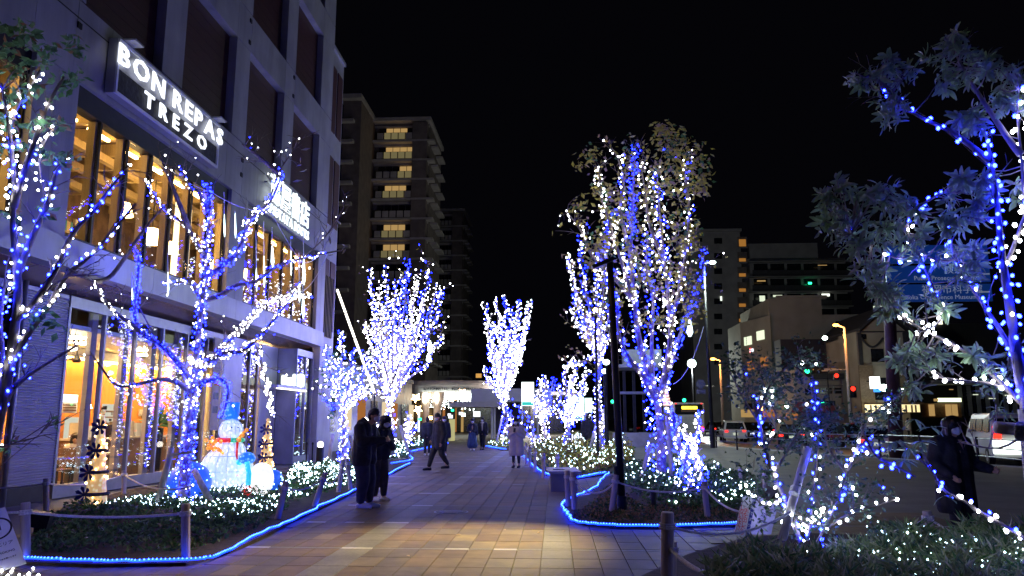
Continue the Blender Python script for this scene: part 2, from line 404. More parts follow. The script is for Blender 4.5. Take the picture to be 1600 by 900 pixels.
# fallen leaves on the path
lp = [G(790, 829, .02), G(839, 833, .02), G(885, 830, .02), G(940, 840, .02), G(722, 836, .02), G(640, 870, .02)]
for q in lp:
    mb = MB(); a = R.uniform(0, 6); s = .045
    vs = [(0, 0, .004), (s, .018, .012), (2 * s, 0, .006), (s, -.018, .014)]
    c, d = math.cos(a), math.sin(a)
    mb.add([(v[0] * c - v[1] * d, v[0] * d + v[1] * c, v[2]) for v in vs], [(0, 1, 2), (0, 2, 3)])
    o = mb.build('fallen_leaf', mat('dry_leaf', (.5, .36, .22), .7, 0, .2, 30)); o.location = q
    tag(o, ['dry leaf lying nearest the middle of the yellow light pool', 'dry leaf left of the grey granite band', 'dry leaf right of the grey granite band', 'dry leaf near the bend of the blue rope light', 'dry leaf left of the middle of the path', 'dry leaf lying nearest the left bed'][lp.index(q)], 'leaf', 'dry leaves scattered on the path')

M_wd0 = mat('dark_window', (.012, .014, .02), .2, 0, .2, 4); E_warml0 = emis('pale_window', (1, .8, .5), .8)
# ================================================================ SHOPPING BUILDING
XF, XG = -9.2, -10.1
B = thing('shopping_building', 'tall pale clad shopping building with maroon panels and lit shop windows on the left', 'building', (XF, 16, 0))
def bx(name, m, *a, **k):
    mb = MB(); mb.box(*a); o = mb.build(name, m, B, world=True, **k); return o
S = lambda k: 13.56 + 3.955 * k
ZR = [(9.68, 12.66), (13.84, 16.88), (18.06, 21.1), (22.3, 25.0)]
YE = 29.9
g = .012
W = [(5.0, 12.35), (13.6, 20.75), (21.95, 28.95)]
WZ = (5.02, 8.08)
# piers and spandrels as separate cladding panels
for k in range(-2, 4):
    a, b = S(k) + 2.95, min(S(k + 1), YE) if k < 3 else YE
    z = 8.1
    for (z0, z1) in ZR:
        bx('wall_panel', M_panel, XF - .3, XF, a + g, b - g, z + 1.58 * (z == 8.1) + g * 2, z1 + 0 - g)
        for (c, d) in ((S(k), S(k) + 2.95),):
            n = 2
            for q in range(n):
                bx('wall_panel', M_panel, XF - .3, XF, c + (d - c) * q / n + g / 2, c + (d - c) * (q + 1) / n - g / 2, z1 + g, z1 + 1.18 - g)
        bx('wall_panel', M_panel, XF - .3, XF, a + g, b - g, z1 + g, z1 + 1.18 - g)
        z = z1 + 1.18
# red panels in their openings
for k in range(-2, 4):
    for (z0, z1) in ZR:
        a, b = S(k), S(k) + 2.95
        mb = MB(); mb.box(XF - .34, XF - .26, a - .02, b + .02, z0 - .1, z1 + .1)
        nr = 10
        for q in range(nr): mb.box(XF - .27, XF - .235, a, b, z0 + (z1 - z0) * q / nr + .004, z0 + (z1 - z0) * (q + 1) / nr - .004)
        mb.build('red_panel', M_red, B, world=True)
# band over the windows
y = 3.0
while y < YE - .05:
    y2 = min(y + 1.15, YE); bx('wall_panel', M_panel, XF - .3, XF, y + g / 2, y2 - g / 2, 8.1, 9.68 - g); y = y2
bx('panel_joint', M_dark, XF - .02, XF + .004, 3, YE, 9.30, 9.325)
# piers between window groups
for (a, b) in ((12.35, 13.6), (20.75, 21.95), (28.95, YE)):
    n = 2
    for q in range(n): bx('wall_panel', M_panel, XF - .3, XF, a + (b - a) * q / n + g / 2, a + (b - a) * (q + 1) / n - g / 2, 5.0, 8.1 - g)
# vents
for k in range(-1, 4):
    for z in (8.65, 9.1, 12.85, 13.55, 17.0, 17.8):
        if z == 8.65 and k in (0,): continue
        bx('vent', M_dark, XF - .02, XF + .03, S(k) - .22, S(k) - .1, z, z + .12)
# fascia
y = 3.0
while y < YE - .05:
    y2 = min(y + 2.3, YE); bx('fascia_panel', M_panelb, XF - .3, XF + .05, y + g / 2, y2 - g / 2, 4.42, 5.0 - g); y = y2
y = 3.0
while y < 30:
    y2 = min(y + 1.15, 30.0)
    mb = MB(); mb.prism([(XF - .3, 4.40), (XG - .25, 4.16), (XG - .25, 4.24), (XF - .3, 4.48)], 'y', y + g, y2 - g); mb.build('soffit_panel', M_soffit, B, world=True); y = y2
# core walls (behind), roof, far wing
bx('core_wall', M_panel, -22, XF - .42, 3, YE - .3, 8.55, 26)
bx('core_wall', M_panel, -22, -15.6, 3, YE, 0, 8.5)
bx('end_wall', M_panel, -22, XF - .31, YE - .25, YE, 0, 8.54)
bx('end_wall', M_panel, XG - .1, XF - .002, YE - .25, YE, 0, 4.41)
bx('upper_floor_slab', M_dark, -15.6, XF - .32, 3, YE - .3, 4.52, 4.98)
for i, (a, b) in enumerate([(YE + .05, 31.9)]):
    wg = thing('rear_building', 'narrow rear wing with maroon panels showing past the corner of the pale building', 'building', (-9.7, a, 0))
    def wx(nm, m, *q): return MB().box(*q).build(nm, m, wg, world=True)
    wx('wall', M_panel, -20, -9.35, a, b, 0, 17.2)
    for z0 in (5.2, 9.6, 13.6):
        for q in range(2): wx('red_panel', M_red, -9.35, -9.31, a + .15 + q * .9, a + .85 + q * .9, z0, z0 + 2.9)
    wx('window', M_timber, -9.35, -9.30, a + .1, a + 1.5, 4.9, 7.4)
    for q in range(7): wx('window_bar', M_dark, -9.30, -9.26, a + .15 + q * .2, a + .18 + q * .2, 4.9, 7.4)
    wx('parapet', M_panelb, -9.5, -9.25, a, b, 17.2, 17.35)

pd = thing('rear_shops', 'low pale shop wing with small lit windows behind the slim wrapped tree', 'building', (-11.5, 34, 0))
for k in range(9): MB().box(-12.0, -11.2, 32.2 + k * 3.1, 35.27 + k * 3.1, 0, 4.3).build('wall_bay', M_panelb, pd, world=True)
MB().box(-14, -11.1, 32.2, 60.2, 4.31, 4.6).build('roof_edge', M_panel, pd, world=True)
for k in range(9): MB().box(-11.2, -11.15, 34.2 + k * 3.1, 35.9 + k * 3.1, 1.0, 2.7).build('window', (E_wino, M_wd0, E_warml0)[k % 3], pd, world=True)
for k in range(9): MB().box(-11.2, -11.1, 34.1 + k * 3.1, 36.0 + k * 3.1, .85, .99).build('window_sill', M_gate, pd, world=True)
# upper windows
def upper(a, b, nb, seed):
    z0, z1 = WZ
    bx('window_frame', M_dark, XF - .32, XF - .1, a, b, z0 - .0, z0 + .06); bx('window_frame', M_dark, XF - .35, XF - .1, a, b, z1 - .42, z1 + .015)
    wdt = (b - a) / nb
    for k in range(nb + 1):
        y = a + wdt * k
        ya, yb = max(a, y - .10), min(b, y + .10)
        bx('mullion', M_timber, XF - .36, XF - .2, ya, yb, z0 + .07, z1 - .43)
        bx('mullion_cap', M_dark, XF - .195, XF - .13, max(a, y - .035), min(b, y + .035), z0 + .07, z1 - .43)
        if k < nb:
            bx('window_pane', M_glassd, XF - .17, XF - .155, ya + .22 if k else ya + .12, y + wdt - .04, z0 + .07, z1 - .43)
upper(*W[0], 7, 1); upper(*W[1], 7, 2); upper(*W[2], 6, 3)
# upper interior: timber ceiling, joists, back wall, lamps
bx('upper_back_wall', mat('interior_brown', (.2, .12, .06), .7, 0, .4, 3), -13.9, -13.8, 3.2, YE - .5, 4.98, 8.2)
bx('upper_end_wall', M_timber, -13.8, XF - .45, YE - .6, YE - .5, 4.98, 8.2)
bx('upper_ceiling', mat('ceiling_timber', (.14, .09, .05), .6, 0, .3, 3, 0, None, (1, 12, 1)), -13.8, XF - .36, 3.2, YE - .5, 8.2, 8.3)
for k in range(26): bx('joist', M_timber, -13.8, XF - .8, 4 + k * 1.02, 4.12 + k * 1.02, 7.9, 8.19)
for k in range(3): bx('beam', M_timber, -10.9 - k, -10.75 - k, 3.3, YE - .6, 7.7, 7.88)
for y0, y1 in W:
    y = y0 + .6
    while y < y1 - .4:
        mb = MB(); mb.box(-10.15, -10.08, y, y + .75, 7.83, 7.88); mb.build('ceiling_strip_light', emis('strip', (1, .6, .2), 55), B, world=True)
        mb = MB(); mb.box(-9.93, -9.91, y + .1, y + .5, 8.12, 8.18); mb.build('ceiling_strip_light', E_warml, B, world=True); y += 1.2
bx('bookshelf', M_wood, -13.7, -13.3, 14, 20.4, 5.0, 7.1)
for k in range(3): bx('bookshelf_board', M_timber, -13.29, -13.2, 14, 20.4, 5.5 + k * .55, 5.54 + k * .55)
RB = random.Random(5)
mb = MB(); y = 14.1; bc = []
for zz in (5.03, 5.55, 6.1, 6.65):
    y = 14.05
    while y < 20.3:
        t = RB.uniform(.05, .16); mb.box(-13.28, -13.21, y, y + t, zz, zz + RB.uniform(.25, .42), RB.randrange(4)); y += t + .01
o = mb.build('book', [M_cream, M_red, M_timber, mat('teal_spine', (.05, .2, .2))], B, world=True); o['kind'] = 'stuff'
def pendant(x, y, ztop, z, r, m, label, parent_group):
    t = thing('pendant_lamp', label, 'lamp', (x, y, z), 0, parent_group)
    MB().tube([(0, 0, r), (0, 0, ztop - z)], .012, 5).build('cord', M_dark, t)
    MB().lathe([(r * .55, r * .8), (r, -r * .7)], 14).build('lamp_shade', m, t)
    return t
for i, (px, py, Y, r) in enumerate([(819 / 3, 485, 17.2, .2), (0, 0, 0, 0)][:1]): pass
LP = [(-10.6, 19.2, 6.35, .26), (-10.7, 18.0, 6.75, .22), (-10.4, 19.9, 6.2, .2), (-11.0, 15.1, 6.2, .2), (-10.5, 23.0, 6.4, .22), (-10.6, 23.9, 6.2, .2), (-10.5, 25.2, 6.5, .18), (-10.9, 27.0, 6.6, .2)]
lbl = ['square glowing lamp hanging in the fifth upstairs window bay left of the illuminated tree', 'glowing lamp hanging highest in the upstairs window under the long shop sign', 'small glowing lamp hanging at the right end of the first big upstairs window',
       'lone glowing lamp hanging at the left end of the upstairs window under the long sign', 'glass lamp hanging at the left end of the second upstairs window', 'lower glass lamp hanging second from left in the second upstairs window',
       'small lamp hanging in the middle of the second upstairs window', 'small lamp hanging at the right of the second upstairs window']
for (x, y, z, r), lb in zip(LP, lbl): pendant(x, y, 7.9, z, r, E_warm if z < 6.4 else E_warml, lb, 'pendant lamps upstairs')
# glowing sheets stand in for the bright lit wall at the right end of the first window group and in the left window
bx('glow_sheet', emis('glow_sheet_warm', (1, .72, .34), 4), -10.4, -10.3, 19.9, 20.7, 5.3, 7.5)
bx('glow_sheet', emis('glow_sheet_warm2', (1, .66, .25), 3), -10.6, -10.5, 9.5, 12.3, 5.1, 7.4)

# ---- ground floor
def glaz(pxs, X, zt=4.03, dark=False, post=True):
    ys = [PXp(p, 600, X).y for p in pxs]
    z0 = .28
    bx('window_sill', M_gate, X - .12, X + .02, ys[0], ys[-1], .02, z0); bx('window_head', M_gate, X - .12, X + .02, ys[0], ys[-1], zt - .12, zt + .12)
    for k, y in enumerate(ys):
        bx('mullion', M_gate, X - .06, X + .03, y - .035, y + .035, z0 + .003, zt - .123)
        if post and k: bx('interior_column', M_beige, X - .24, X - .13, y - .26, y - .05, .1, zt)
        if k < len(ys) - 1: bx('window_pane', M_glassk if dark else M_glassd, X - .03, X - .018, y + .038, ys[k + 1] - .038, z0 + .005, zt - .125)
    return ys
ys = glaz([97, 156, 206, 249, 288, 320, 345], XG)
bx('wall_panel', M_panelb, XG - .1, XG + .04, ys[-1] + .04, PXp(375, 600, XG).y, .02, 4.15)
# louvred wall at the left
y0, y1 = 13.94, ys[0] - .04
bx('louvre_wall', M_louv, XG - .1, XG, y0, y1, .35, 4.15)
mb = MB()
for k in range(74): mb.prism([(XG, .38 + k * .05), (XG + .03, .39 + k * .05), (XG, .42 + k * .05)], 'y', y0, y1)
mb.build('louvre', M_louv, B, world=True)['kind'] = 'stuff'
bx('plinth', M_dark, XG - .1, XG - .02, y0, y1, 0, .34)
mb = MB(); mb.tube([(XG + .09, 13.82, 0), (XG + .09, 13.82, 4.2)], .05, 8); mb.build('drain_pipe', M_gate, B, world=True, smooth=True)
# darker shop bay at far left
bx('window_pane', M_glassk, XG - .06, XG - .04, 8, 13.75, .5, 4.0); bx('plinth', M_gate, XG - .1, XG, 8, 13.75, 0, .5); bx('window_head', M_gate, XG - .1, XG, 8, 13.75, 4.0, 4.15)
bx('shop_poster', mat('poster_paper', (.55, .45, .4), .6), XG - .2, XG - .1, 12.9, 13.6, 1.2, 2.05)
bx('shop_poster', emis('lit_poster', (1, .5, .3), .5), XG - .2, XG - .1, 13.0, 13.5, 2.5, 2.7)
# dark bay, wall, entrance
e0, e1, e2, e3, e4, e5 = [PXp(p, 650, XG).y for p in (375, 401, 432, 455, 462, 478)]
glaz([375, 388, 401], XG, dark=True, post=False)
bx('wall_panel', M_panelb, XG - .1, XG + .04, e1 + .04, e1 + 1.6, .02, 4.15)
bx('door_frame', M_dark, XG - .1, XG, e1 + 1.61, e1 + 3.1, .02, 4.15)
# lit entrance bay near the corner
X2 = -9.4
q0, q1, q2 = [PXp(p, 650, X2).y for p in (462, 476, 487)]
bx('return_wall', M_panelb, XG, X2, q0 - .15, q0 - .04, .02, 4.15)
glaz([462, 476, 487], X2, post=False)
for y in (q1 - .12, q2 - .25): bx('timber_post', M_timber, X2 - .35, X2 - .15, y, y + .12, .101, 3.9)
print('q', q0, q1, q2)
bx('entrance_floor', M_tan2, -12.9, X2 - .15, q0, q2, .05, .1); bx('entrance_wall', M_beige, -13.1, -13.0, q0 - 2, q2 + .5, .1, 4)
bx('entrance_light', E_warm, -11, -10.8, q0 + .3, q2 - .3, 3.7, 3.75)
bx('entrance_back_wall', M_beige, -13, X2 - .4, q2 + .3, q2 + .4, .1, 4)
bx('wall_panel', M_panelb, X2 - .1, XF - .0, q2 + .05, YE - .26, .02, 4.4)
# interior of the restaurant
XB = -13.0
bx('restaurant_floor', mat('floor_tile', (.25, .2, .15), .4), XB, XG - .15, 13.9, 28.5, .02, .06)
bx('restaurant_ceiling', M_white, XB, XG - .15, 13.9, 28.5, 3.5, 3.6)
bx('restaurant_back_wall', M_orange, XB - .1, XB, 13.9, 28.6, .06, 3.18)
bx('bulkhead', M_cream, XB - .1, XB + .16, 13.9, 28.6, 3.25, 3.49)
bx('cove_light', emis('cove', (1, .52, .12), 60), XB + .02, XB + .14, 14, 28.4, 3.19, 3.24)
bx('restaurant_side_wall', M_cream, XB, XG - .15, 13.85, 13.93, .06, 3.9)
bx('restaurant_end_wall', M_cream, XB, XG - .15, 28.0, 28.1, .06, 3.5)
def ipx(nm, m, x0, y0, x1, y1, X, th=.04):
    a, b = PXp(x0, y1, X), PXp(x1, y0, X); return bx(nm, m, X, X + th, a.y, b.y, max(.07, a.z), b.z)
dl = emis('downlight', (1, .72, .36), 270)
for i, (x, y) in enumerate([(-11.3, 15.6), (-11.2, 17.4), (-11.9, 18.7), (-11.4, 20.6), (-12.2, 22.3), (-11.4, 23.6), (-12.2, 25.5), (-11.2, 26.6)]):
    mb = MB(); mb.lathe([(.17, 0), (.17, .03)], 14, (x, y, 3.465)); mb.build('ceiling_downlight', dl, B, world=True)
MB().lathe([(.4, 0), (.42, .05)], 20, (-10.9, 16.2, 3.1)).build('disc_lamp', emis('disc_lamp', (1, .85, .55), 9), B, world=True)
kit = emis('kitchen_lit', (.95, .9, .7), .9)
ipx('kitchen_hatch', kit, 156, 632, 188, 672, XB + .01); ipx('kitchen_hatch', kit, 97, 652, 121, 700, XB + .01); ipx('kitchen_hatch', emis('kitchen_lit2', (.8, .95, .75), .7), 168, 676, 188, 705, XB + .01)
for k in range(3): ipx('kitchen_shelf', M_wood, 156, 642 + k * 9, 188, 644 + k * 9, XB + .06)
RI = random.Random(9)
for k in range(16):
    x = 158 + RI.uniform(0, 26); y = 640 + RI.choice([0, 9, 18, 27]); ipx('kitchen_ware', [M_dark, M_cream, M_wood, M_gate][k % 4], x, y - RI.uniform(3, 6), x + RI.uniform(2, 5), y, XB + .07)
ipx('menu_board', emis('menu_lit', (1, .97, .8), 3), 95, 617, 120, 628, XB + .5); ipx('menu_board', M_white, 96, 629, 119, 645, XB + .5)
for k in range(3): ipx('menu_line', M_wood, 98, 632 + k * 4, 117, 634 + k * 4, XB + .56)
ipx('wall_picture', M_wood, 240, 636, 252, 652, XB + .01); ipx('wall_picture', M_cream, 216, 640, 226, 650, XB + .01); ipx('low_partition', M_wood, 126, 700, 200, 760, XB + .9, .1); ipx('low_partition', M_wood, 225, 690, 275, 750, XB + .6, .1)
def itable(x, y, lb):
    t = thing('dining_table', lb, 'table', (x, y, .06), 0, 'tables inside the restaurant')
    MB().box(-.35, .35, -.35, .35, .7, .74).build('tabletop', M_cream, t); MB().box(-.04, .04, -.04, .04, .02, .7).build('leg', M_dark, t); MB().box(-.22, .22, -.22, .22, 0, .02).build('base', M_dark, t)
def ichair(x, y, rz, lb):
    t = thing('dining_chair', lb, 'chair', (x, y, .06), rz, 'chairs inside the restaurant')
    MB().box(-.2, .2, -.2, .2, .42, .46).build('seat', M_wood, t); MB().box(-.2, .2, .18, .21, .55, .9).build('backrest', M_wood, t)
    for a in (-.18, .18):
        for b in (-.18, .18): MB().box(a - .018, a + .018, b - .018, b + .018, 0, .55 if b > 0 else .42).build('leg', M_dark, t)
itable(-10.9, 16.0, 'small cream table inside the leftmost restaurant window'); itable(-11.0, 18.4, 'small cream table behind the second restaurant pane'); itable(-12.2, 20.6, 'small cream table deep in the restaurant')
ichair(-10.9, 15.3, PI, 'wooden chair nearest the louvred wall inside the restaurant'); ichair(-10.9, 16.75, 0, 'wooden chair behind the cone shaped light'); ichair(-11.0, 17.7, PI, 'wooden chair between the two window tables'); ichair(-12.2, 19.9, PI, 'wooden chair at the rear table of the restaurant')
t = thing('service_counter', 'dark wooden service counter inside the restaurant with boxes on top', 'counter', (-12.4, 21.5, .06))
MB().box(-.3, .3, -2.2, 2.2, 0, 1.0).build('cabinet', M_wood, t); MB().box(-.35, .35, -2.25, 2.25, 1.0, 1.05).build('countertop', M_cream, t)
cols_ = [M_cream, M_white, M_orange, M_dark, M_tan2]
for k in range(9):
    mb = MB(); yy = 19.5 + k * .45; h = RB.uniform(.15, .5); mb.box(-12.55, -12.25, yy, yy + RB.uniform(.2, .35), 1.11, 1.11 + h)
    o = mb.build('counter_box', cols_[k % 5]); tag(o, 'small %s box, number %s from the left on the restaurant counter' % (['cream', 'white', 'orange', 'dark', 'beige'][k % 5], ['one', 'two', 'three', 'four', 'five', 'six', 'seven', 'eight', 'nine'][k]), 'box', 'boxes on the restaurant counter')
pendant(-11.4, 18.3, 3.4, 1.95, .13, E_warm, 'small bulb lamp hanging low behind the second restaurant pane', 'pendant lamps in the restaurant')
t = thing('ceiling_fan', 'dark ceiling fan with flat blades inside the restaurant', 'fan', (-11.5, 17.9, 3.0))
MB().tube([(0, 0, 0), (0, 0, .5)], .02, 6).build('rod', M_dark, t); MB().lathe([(.03, .12), (.1, .02), (.08, -.06)], 12).build('motor', M_dark, t)
for k in range(4):
    a = k * PI / 2 + .4; mb = MB(); mb.cbox((math.cos(a) * .4, math.sin(a) * .4, 0), (.62, .12, .01), a, rx=.15); mb.build('blade', M_wood, t)
# plant and vertical banner in the window by the tree
t = thing('potted_plant', 'leafy potted plant standing on a dark stand inside the restaurant window', 'plant', (-11.0, 20.9, .06))
MB().lathe([(.2, 0), (.22, 1.3), (.16, 1.32)], 12).build('pot', M_dark, t)
leaves([(R.gauss(0, .05), R.gauss(0, .05), 1.35) for _ in range(40)], .55, None, [M_leafg], up=.6, wid=.16).parent = t
t = thing('shop_banner', 'tall narrow cream banner with printed notices beside the entrance wall', 'banner', PXp(331, 700, XG + .12))
MB().box(-.02, .02, -.28, .28, .5, 3.2).build('cloth', M_cream, t)
for k, (zz, m) in enumerate([(2.7, M_orange), (2.3, M_wood), (1.8, M_orange), (1.4, M_dark), (1.0, M_dark)]): MB().box(.021, .026, -.16, .16, zz, zz + .2).build('printed_notice', m, t)
t = thing('black_banner', 'black vertical banner with white letters hanging behind the illuminated tree trunk', 'banner', PXp(303, 650, XG + .1))
MB().box(-.02, .02, -.22, .22, 1.2, 3.4).build('cloth', M_black, t)
for k, ch in enumerate('ヤンロレ'): text(ch, .3, frame((XG + .13, wloc(t).y, 3.0 - k * .34), (0, 1, 0)), M_white, t, 'lettering', .004)

# ---------------------------------------------------------------- shop signs
def signframe(name, label, y0, y1, z0, z1, zm):
    t = thing(name, label, 'sign', (XF, (y0 + y1) / 2, z0)); return t
sg = thing('shop_sign', 'long illuminated white BON REPAS TREZO sign box on the pale wall', 'sign', (XF + .1, 17.3, 8.2))
ya, yb, za, zb = 14.35, 19.2, 8.2, 9.4
def sx(nm, m, *a): return MB().box(*a).build(nm, m, sg, world=True)
sx('backing', M_panelb, XF + .03, XF + .22, ya, yb, za, zb)
sx('lower_board', M_black, XF + .22, XF + .235, ya + .1, yb - .1, za + .08, za + .56)
for a in (ya, yb - .06): sx('frame', M_white, XF + .22, XF + .262, a, a + .06, za, zb)
sx('frame', M_white, XF + .22, XF + .262, ya + .062, yb - .062, za, za + .06); sx('frame', M_white, XF + .22, XF + .262, ya + .062, yb - .062, zb - .06, zb)
for a in (ya + .15, yb - .5): sx('bracket', M_panelb, XF + .05, XF + .5, a, a + .35, zb + .02, zb + .06)
SX = Matrix.Diagonal((1.38, 1, 1, 1))
chartext('BON REPAS', .60, frame((XF + .30, 16.86, za + .83), (0, 1, 0)) @ SX, E_sign, sg, gap=.16, depth=.015, offset=.012)
chartext('TREZO', .47, frame((XF + .30, 17.0, za + .31), (0, 1, 0)) @ SX, E_sign, sg, gap=.38, depth=.015, offset=.01)
s2 = thing('bookshop_sign', 'glowing white bookshop sign with four large characters beside the corner', 'sign', (XF + .1, 25.6, 8.2))
chartext('蔦屋書店', .98, frame((XF + .25, 24.95, 8.82), (0, 1, 0)), emis('sign_glow', (.82, .95, 1), 2.0), s2, offset=.012, gap=.08)
chartext('TSUTAYA BOOKS', .44, frame((XF + .25, 24.95, 8.17), (0, 1, 0)), MATS['sign_glow'], s2, offset=.008, gap=.1)
MB().box(XF + .04, XF + .16, 22.95, 26.95, 8.35, 8.4).build('rail', M_panelb, s2, world=True)
MB().box(XF + .04, XF + .16, 22.95, 26.95, 9.0, 9.05).build('rail', M_panelb, s2, world=True)
s3 = thing('entrance_sign', 'small glowing white sign standing on a lit canopy over the entrance', 'sign', (XG + .5, 27, 2.7))
mp = PXp(451, 604, XG + .6)
MB().box(XG + .05, XG + .75, mp.y - 1.5, mp.y + 1.5, mp.z - .1, mp.z).build('canopy', M_white, s3, world=True)
MB().box(XG + .7, XG + .77, mp.y - 1.5, mp.y + 1.5, mp.z - .13, mp.z - .101).build('canopy_light', emis('canopy_lit', (1, .9, .85), 5), s3, world=True)
for k, (w_, h_) in enumerate([(.34, .34), (.3, .28), (.3, .3), (.36, .44), (.34, .46), (.36, .48)]):
    mb = MB(); yy = mp.y - .85 + k * .38; mb.box(XG + .6, XG + .72, yy, yy + w_, mp.z + .03, mp.z + .03 + h_); mb.build('letter', MATS['sign_glow'], s3, world=True, bevel=.05)
# ================================================================ TREES AND STRING LIGHTS
def limb3(pxs, Y, wob=.5, rnd=R, rootpt=None, k=4):
    """limb from photo outline points at the tree's own distance, given depth by a random lean"""
    lean = rnd.uniform(-wob, wob); out = []
    n = len(pxs)
    for i, p in enumerate(pxs):
        t = i / max(1, n - 1)
        yy = Y + (p[2] if len(p) > 2 else lean * t * 1.2)
        out.append(P(p[0], p[1], yy))
    if rootpt is not None: out[0] = Vector(rootpt)
    return smoothline(out, k)
def along(pts, step):
    out = []; d = 0; nx = step * .5
    for a, b in zip(pts[:-1], pts[1:]):
        L = (b - a).length
        while nx <= d + L and L > 1e-6:
            t = (nx - d) / L; out.append((a.lerp(b, t), (b - a).normalized())); nx += step
        d += L
    return out
def perp(t, rnd):
    v = Vector((rnd.gauss(0, 1), rnd.gauss(0, 1), rnd.gauss(0, 1))); v -= t * v.dot(t)
    return v.normalized() if v.length > 1e-4 else Vector((1, 0, 0))
def plen(pts): return sum((b - a).length for a, b in zip(pts[:-1], pts[1:]))
def twigs_from(mb, pts, n, L, r, rnd, up=.4, start=.25, sub=2, ends=None, nodes=None, outw=None):
    al = along(pts, max(.02, plen(pts) / 60))
    if not al: return
    for _ in range(n):
        p, t = al[int(len(al) * rnd.uniform(start, .999))]
        d = (perp(t, rnd) + t * rnd.uniform(.3, 1.1) + Vector((0, 0, up))).normalized(); l = L * rnd.uniform(.5, 1.2)
        q = [p]; cur = p.copy(); dd = d.copy()
        for k in range(3):
            dd = (dd + Vector((rnd.gauss(0, .22), rnd.gauss(0, .22), rnd.gauss(0, .15)))).normalized(); cur = cur + dd * l / 3; q.append(cur.copy())
        mb.tube(q, [r, r * .75, r * .5, r * .25], 4, cap=False)
        if nodes is not None: nodes += [(v, dd.copy()) for v in q[1:]]
        if ends is not None: ends.append((cur.copy(), dd.copy()))
        for _s in range(sub):
            k = rnd.randint(1, 2); a = q[k]; d2 = (dd + perp(dd, rnd) * .9).normalized(); e = a + d2 * l * rnd.uniform(.25, .5)
            mb.tube([a, (a + e) / 2 + Vector((0, 0, .01)), e], [r * .5, r * .4, r * .2], 3, cap=False)
            if nodes is not None: nodes.append((e, d2))
            if ends is not None: ends.append((e.copy(), d2))
def tree(name, label, base, limbs, r0, m, Y, group=None, twn=10, twl=.8, cat='tree', leaf=None, rnd=None, up=.4, rtip=.012, twr=.010, wob=.5):
    """limbs: list of dict(px=[..], b=blue share, n=density, w=light spread). returns limb polylines"""
    rnd = rnd or random.Random(hash(label) % 1000 if False else len(label) * 7 + int(Y * 10))
    T = thing(name, label, cat, base, 0, group)
    lines = []
    tops = []
    for i, lb in enumerate(limbs):
        pts = limb3(lb['px'], Y, lb.get('wob', wob), rnd)
        if i == 0: pts[0] = Vector(base) + Vector((0, 0, -.05))
        elif not lb.get('free'):
            # join the limb to the nearest point of what is already there
            best = min((q for L_ in lines for q in L_), key=lambda q: (q - pts[0]).length); 
            off = best - pts[0]
            if off.length < 1.5:
                m_ = len(pts)
                for j in range(m_): pts[j] = pts[j] + off * (1 - j / m_) ** 1.5
        lines.append(pts)
        ra = lb.get('r', r0 * (1 if i == 0 else .5)); rb = lb.get('rt', rtip if i else r0 * .55)
        mb = MB(); n = len(pts); mb.tube(pts, [ra + (rb - ra) * (j / (n - 1)) ** .8 for j in range(n)], 8 if i == 0 else 6)
        mb.build('trunk' if i == 0 else 'limb', m, T, world=True, smooth=True)
    tw = MB(); ends = []; nodes = []
    for i, pts in enumerate(lines):
        if i == 0 and len(lines) > 1 and not limbs[0].get('tw'): continue
        nn = limbs[i].get('tw', twn)
        twigs_from(tw, pts, nn, limbs[i].get('tl', twl), twr, rnd, up, ends=ends, nodes=nodes, start=limbs[i].get('ts', .25))
    if tw.v: tag(tw.build('twig', m, T, world=True), kind='stuff')
    return T, lines, ends, nodes
def lightline(lines, limbs, base_r, rnd, dens, spread, blue=.5, run=12, start=0.0, bm=1.0, taper=.45, nodes=None, nodes_p=.4):
    """LED positions wound round the limbs; strings come in runs of one colour"""
    wp = []; bp = []
    for i, pts in enumerate(lines):
        lb = limbs[i]
        if lb.get('dark'): continue
        n = lb.get('n', 1) * dens; L = plen(pts)
        cnt = int(L * n); bl = lb.get('b', blue); bl = min(.92, bl * bm + (.08 if bm > 1 else 0))
        strands = max(1, int(round(lb.get('s', 2))))
        for s in range(strands):
            ph = rnd.uniform(0, 6.28); col = rnd.random() < bl; left = rnd.randint(run // 2, run * 2)
            st = strands / n; al = along(pts, st)
            k0 = rnd.random()
            for k, (p, t) in enumerate(al):
                p = p + t * st * (k0 - .5 + rnd.uniform(-.35, .35))
                f = k / max(1, len(al)); 
                if f < lb.get('f0', 0) or f > lb.get('f1', 1.1): continue
                a = t.cross(Vector((.2, .1, .97))); a = a.normalized() if a.length > .01 else Vector((1, 0, 0)); b_ = t.cross(a)
                th = ph + k * .9; rr = (lb.get('sp', spread)) * (1 - taper * f) * rnd.uniform(.55, 1.15)
                q = p + (a * math.cos(th) + b_ * math.sin(th)) * rr + Vector((rnd.gauss(0, 1), rnd.gauss(0, 1), rnd.gauss(0, 1))) * spread * .12
                (bp if col else wp).append(q); left -= 1
                if left <= 0: col = rnd.random() < bl; left = rnd.randint(run // 2, run * 2)
    if nodes:
        for p, d in nodes:
            if rnd.random() < nodes_p: (bp if rnd.random() < blue * .4 else wp).append(p)
    return wp, bp
